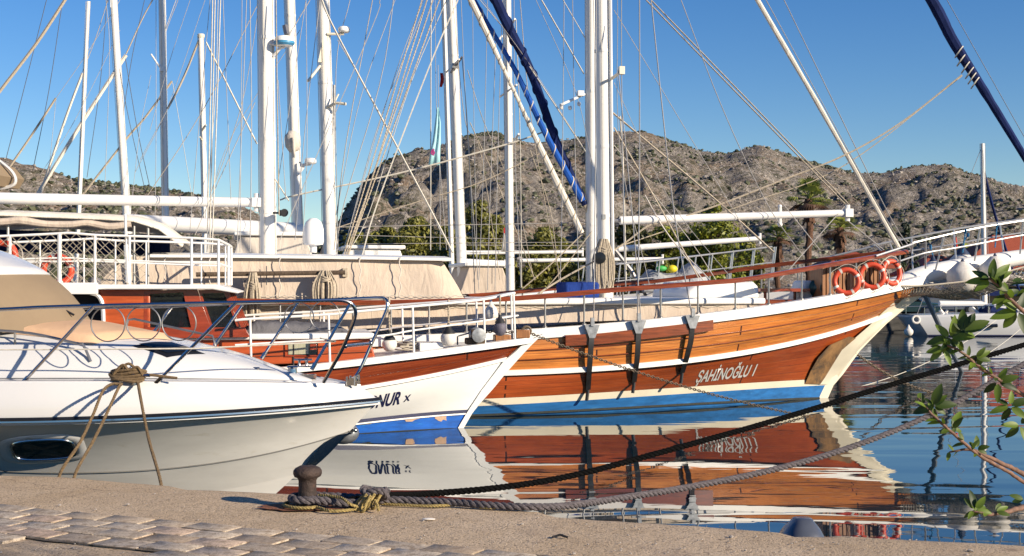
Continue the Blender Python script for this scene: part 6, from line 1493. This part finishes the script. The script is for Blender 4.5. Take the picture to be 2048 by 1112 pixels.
for nm, pts, r, m_ in [('furled_stay',[(398,80,0),(365,160,0),(335,218,0)],.035,RB),('stay',[(396,90,0),(350,190,.1),(280,320,.3)],.009,W),('stay',[(436,0,.3),(430,200,.5),(408,470,1)],.012,RW),('stay',[(520,0,.2),(490,180,.4),(455,300,.5),(420,390,.6)],.010,RB),('stay',[(600,60,0),(470,260,0),(420,390,0)],.009,W),('stay',[(380,0,0),(340,120,0),(300,260,.2)],.008,W)]:
    L_.wirel(nm, pts, r, m_)
# --- far sailing yacht at the right
q = at_z(1822,672,0); Z = Ship('sailing_yacht', (q.x+10.6, q.y+1.1), 2, 'white sailing yacht moored at the far right beyond the bowsprit, stern towards the left', 'sailing boat')
def zl(name, sb, send, z0, rise, b): Z.lev[name] = dict(sb=sb, zb=z0+rise, B=b, L=6.0, n=1.9, send=send, poly=np.array([0,0,rise/10,z0+rise]))
zl('deck', 1.0, -10.6, .92, .25, 1.45); zl('line', .95, -10.6, .83, .24, 1.47); zl('wl', 0, -10.0, .02, 0, 1.3); zl('keel', -.5, -9.5, -.4, 0, .9); 
Z.band('deck','line','sheer_band', M['gel'], N=24, sub=1); Z.band('line','wl','hull', M['gel'], N=24, sub=4, bulge=.06); Z.band('wl','keel','underwater_hull', M['navy'], N=24, sub=2); Z.rail_band('boot_stripe','wl',[(-.03,0),(.02,0),(.02,.05),(-.03,.05)], M['navy'], N=24); Z.close(['deck'],'deck', M['gel'], .0); Z.transom(['deck','line','wl','keel'], M['gel'])
mb = MB(); mb.box((-4.6,0,1.22), (5.0,1.7,.34)); mb.hexa([V(p) for p in ((-2.1,-.85,1.05),(-.9,-.5,1.1),(-.9,.5,1.1),(-2.1,.85,1.05),(-2.1,-.8,1.38),(-1.3,-.45,1.2),(-1.3,.45,1.2),(-2.1,.8,1.38))]); cb = mb.build('cabin', M['gel'], Z.root, bevel=.08)
mb = MB()
for x in (-6.2,-5.2,-4.2,-3.2): mb.box((x,-.85,1.24), (.6,.04,.12))
mb.build('cabin_window', M['glass'], Z.root)
Z.mast(1970,640,1965,287,10,8,0,zlow=1.1,name='mast'); a, c = Z.pix(1970,608,0), Z.pix(1878,607,0); mb = MB(); mb.tube([a,c], .13, 10); mb.build('boom', M['mast'], Z.root); mb = MB(); mb.tube([Z.pix(1966,634,0), Z.pix(1942,612,0)], .05, 6); mb.build('boom_vang', M['mast'], Z.root)
mb = MB(); mb.tube([Z.pix(1880,620,.3), Z.pix(1896,640,.3)], .08, 6); mb.tube([Z.pix(1895,620,-.3), Z.pix(1882,640,-.3)], .06, 6); mb.build('cockpit_crutch', M['fender'], Z.root)
mb = MB(); p = Z.pix(1996,632,.3); rows = [[p+V((x*k+.15, y*k, z)) for x, y in ((-.8,-.7),(.5,-.6),(.7,0),(.5,.6),(-.8,.7))] for k, z in ((1,-.1),(.95,.25),(.75,.45))]; mb.grid(rows, closed=True); mb.f.append([10,11,12,13,14]); mb.uv.append(None); mb.mi.append(0); mb.build('spray_hood', M['navycloth'], Z.root)
mb = MB()
for sg in (1,-1):
    mb.tube([V((x,-sg*(Z.b('deck',x)-.06),1.45+.02*x+.0)) for x in [-10.3+.7*i for i in range(15)]], .016, 5)
    for i in range(8): x = -10.2+1.35*i; mb.tube([V((x,-sg*(Z.b('deck',x)-.06),.9)), V((x,-sg*(Z.b('deck',x)-.06),1.45+.02*x))], .016, 5)
mb.build('guard_rail', M['chrome'], Z.root)
mb = MB(); p = Z.on(1832,642,'deck',.08); mb.tube(torus_pts(V((p.x,p.y,.72)), .15, V((1,0,0)), V((0,.25,.97)), 20), .05, 8, closed=True); mb.build('stern_ring', M['fender'], Z.root)
mb = MB(); p = Z.on(1985,652,'line',.09); mb.tube([p+V((-.2,0,0)), p+V((.2,0,.02))], .08, 8); mb.build('hull_port', M['glass'], Z.root)
for nm, pts, r, m_ in [('backstay',[(1965,290,0),(1890,480,0),(1830,640,0)],.012,W),('forestay',[(1966,335,0),(1990,430,0),(2025,540,0),(2052,625,0)],.06,M['navycloth']),('shroud',[(1966,300,.3),(1975,480,1.1),(1980,650,1.4)],.012,W),('shroud',[(1966,300,-.3),(1962,480,-1.1),(1960,640,-1.4)],.012,W)]: Z.wirel(nm, pts, r, m_)
p = Z.wor(Z.on(1822,664,'line',.2)); fender(V((p.x-.1,p.y,.02)), .19, 'small pale ball fender hanging at the stern of the far sailing yacht', None, 'fender', 1.0)
# ================================================================ things on the quay
bc = at_z(615,1016,QZ); root = empty('bollard', bc); tag(root, 'rusty iron mushroom bollard on the quay edge with ropes round its foot', 'bollard')
mb = MB(); mb.lathe([(.16,-.01),(.15,.012),(.085,.02),(.072,.06),(.066,.14),(.066,.205),(.074,.222),(.098,.236),(.106,.256),(.105,.278),(.092,.298),(.055,.312),(0,.316)], (0,0,0), n=36)
mb.v = [tuple(V(q)*(1+.018*noise.noise(V(q)*16)) + V((0,0,.002*noise.noise(V(q)*40)))) for q in mb.v]; mb.build('post', M['rust'], root, smooth=60)
mb = MB(); n = 26; L = [V((math.cos(k*6.283/n)*(.29+.12*noise.noise(V((k*.8,0,0))))*1.25, math.sin(k*6.283/n)*(.17+.08*noise.noise(V((k*.7,3,0)))), .0105)) for k in range(n)]
mb.add([V((0,0,.0115))]+L, [(0,i+1,(i+1)%n+1) for i in range(n)]); mb.build('rust_stain', mat('rust_stain',(.33,.115,.05),.95,var=.5,scale=14,bump=.5,bscale=60), root, smooth=None)
# thick braided mooring ropes
def ring_turn(c, r, z, a0, a1, n=26, rz=0.0): return [c+V((math.cos(a0+(a1-a0)*k/n)*r, math.sin(a0+(a1-a0)*k/n)*r, z+rz*k/n)) for k in range(n+1)]
kn = at_z(748,1000,QZ+.06)
root = empty('mooring_rope', kn); tag(root, 'thick grey braided rope looped round the bollard, lower of the two running right', 'rope')
P = [at_z(745,997,QZ+.05)]+ring_turn(bc, .115, .075, 1.1, 5.4, 18)+[at_z(700,1006,QZ+.05), at_z(740,1003,QZ+.05)]
mb = MB(); mb.twist(spline([p-kn for p in P],3), .031, 3, .15, 7, .02); mb.build('loop', M['ropegrey'], root)
P2 = [at_z(740,1000,QZ+.05), at_z(800,1000,QZ+.045), at_z(900,1004,QZ+.04), at_z(985,1011,QZ+.035), at_z(1075,1014,QZ+.03), at(1140,1011,9.7), at(1230,998,10.2), at(1390,972,10.9), at(1560,936,11.5), at(1720,888,12.0), at(1880,821,12.5), at(2048,728,13.0), at(2200,640,13.4)]
mb = MB(); mb.twist(spline([p-kn for p in P2],12), .028, 3, .16, 7, .022); mb.build('standing_part', M['ropegrey'], root)
mb = MB(); rn = random.Random(5)
mb.twist(spline([V((math.cos(q)*.085+.02*rn.random(), math.sin(q*1.0)*.045, .035+.032*math.sin(q*1.5+.6)+.012*q/6)) for q in [k*.55 for k in range(20)]],4), .027, 3, .13, 7, .017); mb.build('knot', M['ropegrey'], root)
P3 = [at_z(700,1001,QZ+.06), at_z(760,992,QZ+.08), at(850,988,10.35), at(1000,975,10.6), at(1150,950,10.9), at(1350,897,11.3), at(1560,838,11.8), at(1800,764,12.4), at(2048,690,13.0), at(2250,628,13.5)]
root = empty('mooring_rope', P3[1]); tag(root, 'taut black mooring rope, upper of the two running right from the bollard', 'rope'); mb = MB(); mb.twist(spline([p-P3[1] for p in P3],10), .027, 3, .13, 7, .02); mb.build('standing_part', M['ropedark'], root)
# thin yellowed line
root = empty('thin_line', bc); tag(root, 'thin yellowed line wound loosely round the bollard foot', 'rope'); mb = MB()
P = ring_turn(V((0,0,0)), .17, .03, .9, 5.3, 20)+[at_z(u,v,QZ+.022)-bc for u, v in ((660,1022),(700,1020),(735,1012),(750,1002))]
mb.twist(spline(P,3), .013, 3, .07, 5, .012); P = [at_z(u,v,QZ+z)-bc for u, v, z in ((638,990,.10),(680,995,.10),(700,1008,.07),(715,1014,.04))]; mb.twist(spline(P,5), .012, 3, .07, 5, .012); mb.build('loose_turns', M['ropeyel'], root)
mb = MB(); rn = random.Random(9)
for (u, v) in ((722,1005),(738,1004),(752,1002),(730,1008)):
    c = at_z(u, v, QZ+.06)-bc; mb.twist([c+V((math.cos(q)*.035+.01*math.sin(q*2), math.sin(q)*.03, math.sin(q+1)*.055)) for q in [k*.45 for k in range(15)]], .012, 3, .07, 5, .012)
mb.twist(spline([at_z(750,1000,QZ+.08)-bc, at_z(755,1010,QZ+.05)-bc, at_z(757,1021,QZ+.02)-bc],5), .012, 3, .07, 5, .012)
mb.build('hitches', M['ropeyel'], root)
mb = MB(); mb.twist(spline([at_z(u,v,QZ+.018)-bc for u, v in ((742,1006),(790,1009),(860,1012),(920,1010),(980,1016),(1028,1013))],6), .012, 3, .07, 5, .012); mb.build('tail', M['ropeyel'], root)
# small stones and crumbs
mb = MB(); rn = random.Random(21)
for k in range(420):
    u, v = rn.uniform(-20,2060), rn.uniform(975,1112); p = at_z(u, v, QZ); 
    if p.y > edgeY(p.x)-.08: continue
    s_ = rn.uniform(.003,.009)*(2 if rn.random() < .06 else 1); mb.add([(p.x+q.x*s_*rn.uniform(.7,1.3), p.y+q.y*s_*rn.uniform(.7,1.3), QZ+.008+q.z*s_*.6) for q in ICV1], ICF1)
struct(mb.build('grit', M['rock'], smooth=None), 'stuff')
for k, (u, v, lab) in enumerate(((1120,1074,'x'),(857,1038,'tiny pale chip of stone on the concrete below the rope'),)):
    p = at_z(u, v, QZ+.012); mb = MB(); mb.ball((0,0,0), (.05,.02,.008), 8, 5) if k else [mb.tube([V((-.05,.0,.0)), V((0,.02,.012)), V((.05,-.01,.0))], .008, 5), mb.tube([V((0,.02,.01)), V((.02,.05,.004))], .006, 5)]
    o = mb.build('pebble' if k else 'dry_twig', M['fender'] if k else M['iron']); o.location = p; tag(o, lab if k else 'small dark dry twig on the concrete right of the bollard', 'stone' if k else 'twig')
# outboard motor cowling just behind the quay edge
p = at(1600,1060,9.35); root = empty('outboard_motor', V((p.x,p.y,-.45)), R(8)); tag(root, 'dark grey outboard motor cowling showing above the quay edge', 'outboard motor')
mb = MB(); rows = []
for i in range(10):
    k = i/9; z = .66+.315*k; w_ = max(.12, 1-k**2.4)**.5
    rows.append([V((.175*w_*math.copysign(abs(math.cos(a))**.75,math.cos(a))+.02*k, .21*w_*math.copysign(abs(math.sin(a))**.75,math.sin(a)), z)) for a in [2*math.pi*j/24 for j in range(24)]])
mb.grid(rows, closed=True); mb.f += [list(range(24))[::-1], list(range(216,240))]; mb.uv += [None]*2; mb.mi += [0]*2; cw = mb.build('cowling', M['motor'], root, smooth=70)
mb = MB(); mb.lathe([(.13,.60),(.15,.63),(.13,.66)], (0,0,0), n=20); mb.build('cowl_seal', M['rubber'], root)
mb = MB(); mb.box((0,0,.35), (.12,.2,.55)); mb.box((0,.05,.02), (.03,.3,.14)); mb.build('leg', M['motor'], root, bevel=.02); mb = MB(); mb.box((-.02,-.2,.45), (.25,.05,.3)); mb.build('bracket', M['steel'], root, bevel=.01)
mb = MB(); mb.prism([V((.105,-.135,.80)),V((.135,-.12,.80)),V((.118,-.125,.835))], (0,-.006,0)); mb.build('decal', M['fender'], cw)
# ---- leafy shrub at the right edge
root = empty('leafy_shrub', (2.2, 2.9, QZ)); tag(root, 'leafy green shrub reaching into the photo from the right edge, close to the camera', 'shrub')
def loc(u, v, Y): return at(u, v, Y)-root.location
rn = random.Random(31); foliage = MB()
def leaf(base, d, up, L, wd=.42, cup=.18):
    L *= .84; wd *= .86
    d = d.normalized(); s_ = d.cross(up).normalized(); n = s_.cross(d); rows = []
    for i in range(8):
        k = i/7; w_ = L*wd*.5*(math.sin(math.pi*min(1,k**.8*1.0))**.75 if 0 < k < 1 else .0)+.0006; bend = -.22*L*k*k
        c = base+d*L*k+n*bend; rows.append([c-s_*w_+n*w_*cup, c-s_*w_*.5+n*w_*cup*.3, c, c+s_*w_*.5+n*w_*cup*.3, c+s_*w_+n*w_*cup])
    foliage.grid(rows)
def stem(name, pts, r0, r1, leaves=0, lsize=.042, a0=.05, a1=1.0):
    P = spline([loc(*q) for q in pts], 8); mb = MB(); n = len(P)
    P = [p+V((.002*noise.noise(p*60),.002*noise.noise(p*60+V((3,0,0))),.002*noise.noise(p*50+V((0,7,0))))) for p in P]
    mb.tube(P, [(r0+(r1-r0)*i/(n-1))*(1+.18*abs(math.sin(i*1.3))) for i in range(n)], 7); mb.build(name, M['twig'], root, smooth=70)
    for k in range(leaves):
        q = a0+(a1-a0)*(k+rn.uniform(-.3,.3))/max(1,leaves); i = max(0,min(n-2,int(q*(n-1)))); t_ = (P[i]-P[i+1]).normalized()
        rot = k*2.4+rn.uniform(-.4,.4); x = t_.orthogonal().normalized(); y = t_.cross(x); out = x*math.cos(rot)+y*math.sin(rot)
        leaf(P[i], out*1.0+t_*rn.uniform(.4,1.0)+V((0,0,.25)), (V((0,-.5,1))+out*.3).normalized(), lsize*rn.uniform(.6,1.1), rn.uniform(.38,.5))
    return P
def tuft(u, v, Y, specs, L=.045):
    b_ = loc(u, v, Y)
    for (du, dv, s_) in specs:
        d = V((du, rn.uniform(-.4,.4)*60, -dv)).normalized(); leaf(b_+d*.004, d, V((rn.uniform(-.4,.4),-1,.5)).normalized(), L*s_, rn.uniform(.4,.52))
S1 = stem('stem', [(1838,797,2.62),(1862,826,2.6),(1890,852,2.6),(1925,884,2.62),(1964,914,2.65),(2010,940,2.7),(2060,972,2.75),(2140,1030,2.8),(1990+260,1250,2.85)], .002, .0045, 22, .032, .0, .5)
tuft(1866,812,2.6,[(12,-46,1.15),(52,-8,1.15),(-38,14,1.0),(40,22,.7),(6,34,.6),(28,-30,.8),(-14,-20,.5)])
tuft(1904,858,2.61,[(20,-38,1.0),(10,-20,.8),(-26,6,.6),(34,6,.6)]); tuft(1952,898,2.64,[(10,-36,.7),(30,-12,.6),(-18,-18,.5),(24,8,.5)])
S2 = stem('stem', [(1899,905,2.66),(1930,898,2.66),(1964,908,2.66),(2010,930,2.7),(2060,955,2.76),(2150,1010,2.8)], .0015, .006, 3, .03, .0, .2)
S3 = stem('stem', [(1893,690,2.55),(1920,702,2.55),(1944,722,2.56),(1975,745,2.58),(2002,762,2.6),(2050,792,2.66),(2150,860,2.75),(2260,1100,2.85)], .002, .0042, 22, .034, .0, .55)
tuft(1900,676,2.55,[(10,-52,1.0),(52,-30,1.25),(44,-6,1.0),(-42,8,1.0),(-26,-26,.8),(30,-44,.9),(-10,30,.8),(34,22,.9)],.05)
tuft(1926,664,2.54,[(30,-44,1.0),(46,-24,1.2),(-20,-34,.8),(40,6,.9),(2,-50,1.0)],.05); tuft(1888,698,2.55,[(-34,4,.8),(-28,26,.9),(12,34,.8),(36,10,.9),(-40,-14,.6)],.045); tuft(1950,716,2.56,[(40,-20,.9),(28,-34,.7),(-10,34,.7),(46,4,.8)],.042)
tuft(1996,764,2.6,[(44,-18,1.0),(40,14,1.0),(-24,24,.9),(14,-34,.8),(-4,40,1.0),(50,-2,.9)],.044); tuft(2020,812,2.62,[(-34,10,1.0),(30,24,.9),(-10,38,.9),(36,-16,1.0),(-30,-18,.7),(4,-30,.7)],.045); tuft(2040,850,2.64,[(-40,-4,1.0),(-26,26,.9),(20,-30,.8),(8,30,.9)],.045)
S4 = stem('stem', [(1946,1022,2.5),(1976,1028,2.5),(2010,1024,2.52),(2050,1013,2.56),(2150,990,2.65),(2260,1150,2.8)], .0018, .007, 5, .03, .0, .3)
tuft(1950,1020,2.5,[(-4,-44,1.0),(-24,18,.6),(22,-34,.8),(36,-8,.9),(50,6,.8),(-18,-24,.7),(6,24,.6)],.042); tuft(1990,1024,2.5,[(34,-14,.8),(30,-26,.7),(44,4,.7)],.04); tuft(2050,1000,2.56,[(-30,-12,.8),(-26,6,.7)],.04)
S5 = stem('stem', [(1978,556,2.45),(2000,576,2.45),(2020,597,2.46),(2050,626,2.48),(2150,720,2.6),(2280,1000,2.8)], .0022, .0045, 14, .036, .0, .5)
tuft(1982,562,2.45,[(4,-46,1.0),(-50,-2,1.1),(38,-34,1.2),(50,-26,1.0),(30,-8,1.0),(-24,-18,.9),(-30,20,.9),(-48,24,.8),(30,16,.9)],.046); tuft(2010,590,2.46,[(-30,16,.8),(10,-34,.8),(40,-14,.9),(-22,30,.8)],.042); tuft(2036,622,2.48,[(-50,10,1.2),(-24,36,1.0),(20,-34,1.0),(14,40,1.2),(-34,-20,.9)],.05)
S6 = stem('stem', [(2046,560,2.5),(2080,600,2.52),(2160,760,2.6),(2280,1050,2.8)], .0025, .009, 6, .04, .0, .3)
# rest of the shrub beyond the frame: stems down to the ground and their leaves
for k in range(9):
    a = V((rn.uniform(-.05,.35), rn.uniform(-.35,.25), 0)); top = a+V((rn.uniform(.0,.6), rn.uniform(-.5,.3), rn.uniform(1.3,2.2))); P = spline([a*.4, a+V((0,0,.6)), top],8)
    mb = MB(); mb.tube(P, [.012-.008*i/(len(P)-1) for i in range(len(P))], 6); mb.build('stem', M['twig'], root)
    for q in range(60):
        b_ = P[rn.randint(6,len(P)-1)]+V((rn.uniform(-.12,.2), rn.uniform(-.2,.2), rn.uniform(-.15,.15)))
        if (b_+root.location).x < .40*((b_+root.location).y)+.05: continue
        leaf(b_, V((rn.gauss(0,1),rn.gauss(0,1),rn.gauss(0,.6)+.3)), V((rn.gauss(0,.4),rn.gauss(0,.4),1)).normalized(), .05*rn.uniform(.7,1.1))
# extra crown added out of view at the right to shade the near paving
for k in range(7):
    c = V((rn.uniform(3.3,5.0), rn.uniform(3.0,4.1), rn.uniform(3.4,4.15)))-root.location; P = spline([V((.3*rn.random(),.2*rn.random(),-.02)), V((.9,.4,1.0)), c],8); mb = MB(); mb.tube(P, [.03-.025*i/(len(P)-1) for i in range(len(P))], 6); mb.build('stem', M['twig'], root)
    for q in range(150): leaf(c+V((rn.gauss(0,.3),rn.gauss(0,.3),rn.gauss(0,.2))), V((rn.gauss(0,1),rn.gauss(0,1),rn.gauss(0,.6)+.3)), V((rn.gauss(0,.4),rn.gauss(0,.4),1)).normalized(), .065*rn.uniform(.7,1.2))
foliage.build('foliage', M['leaf'], root, smooth=80)
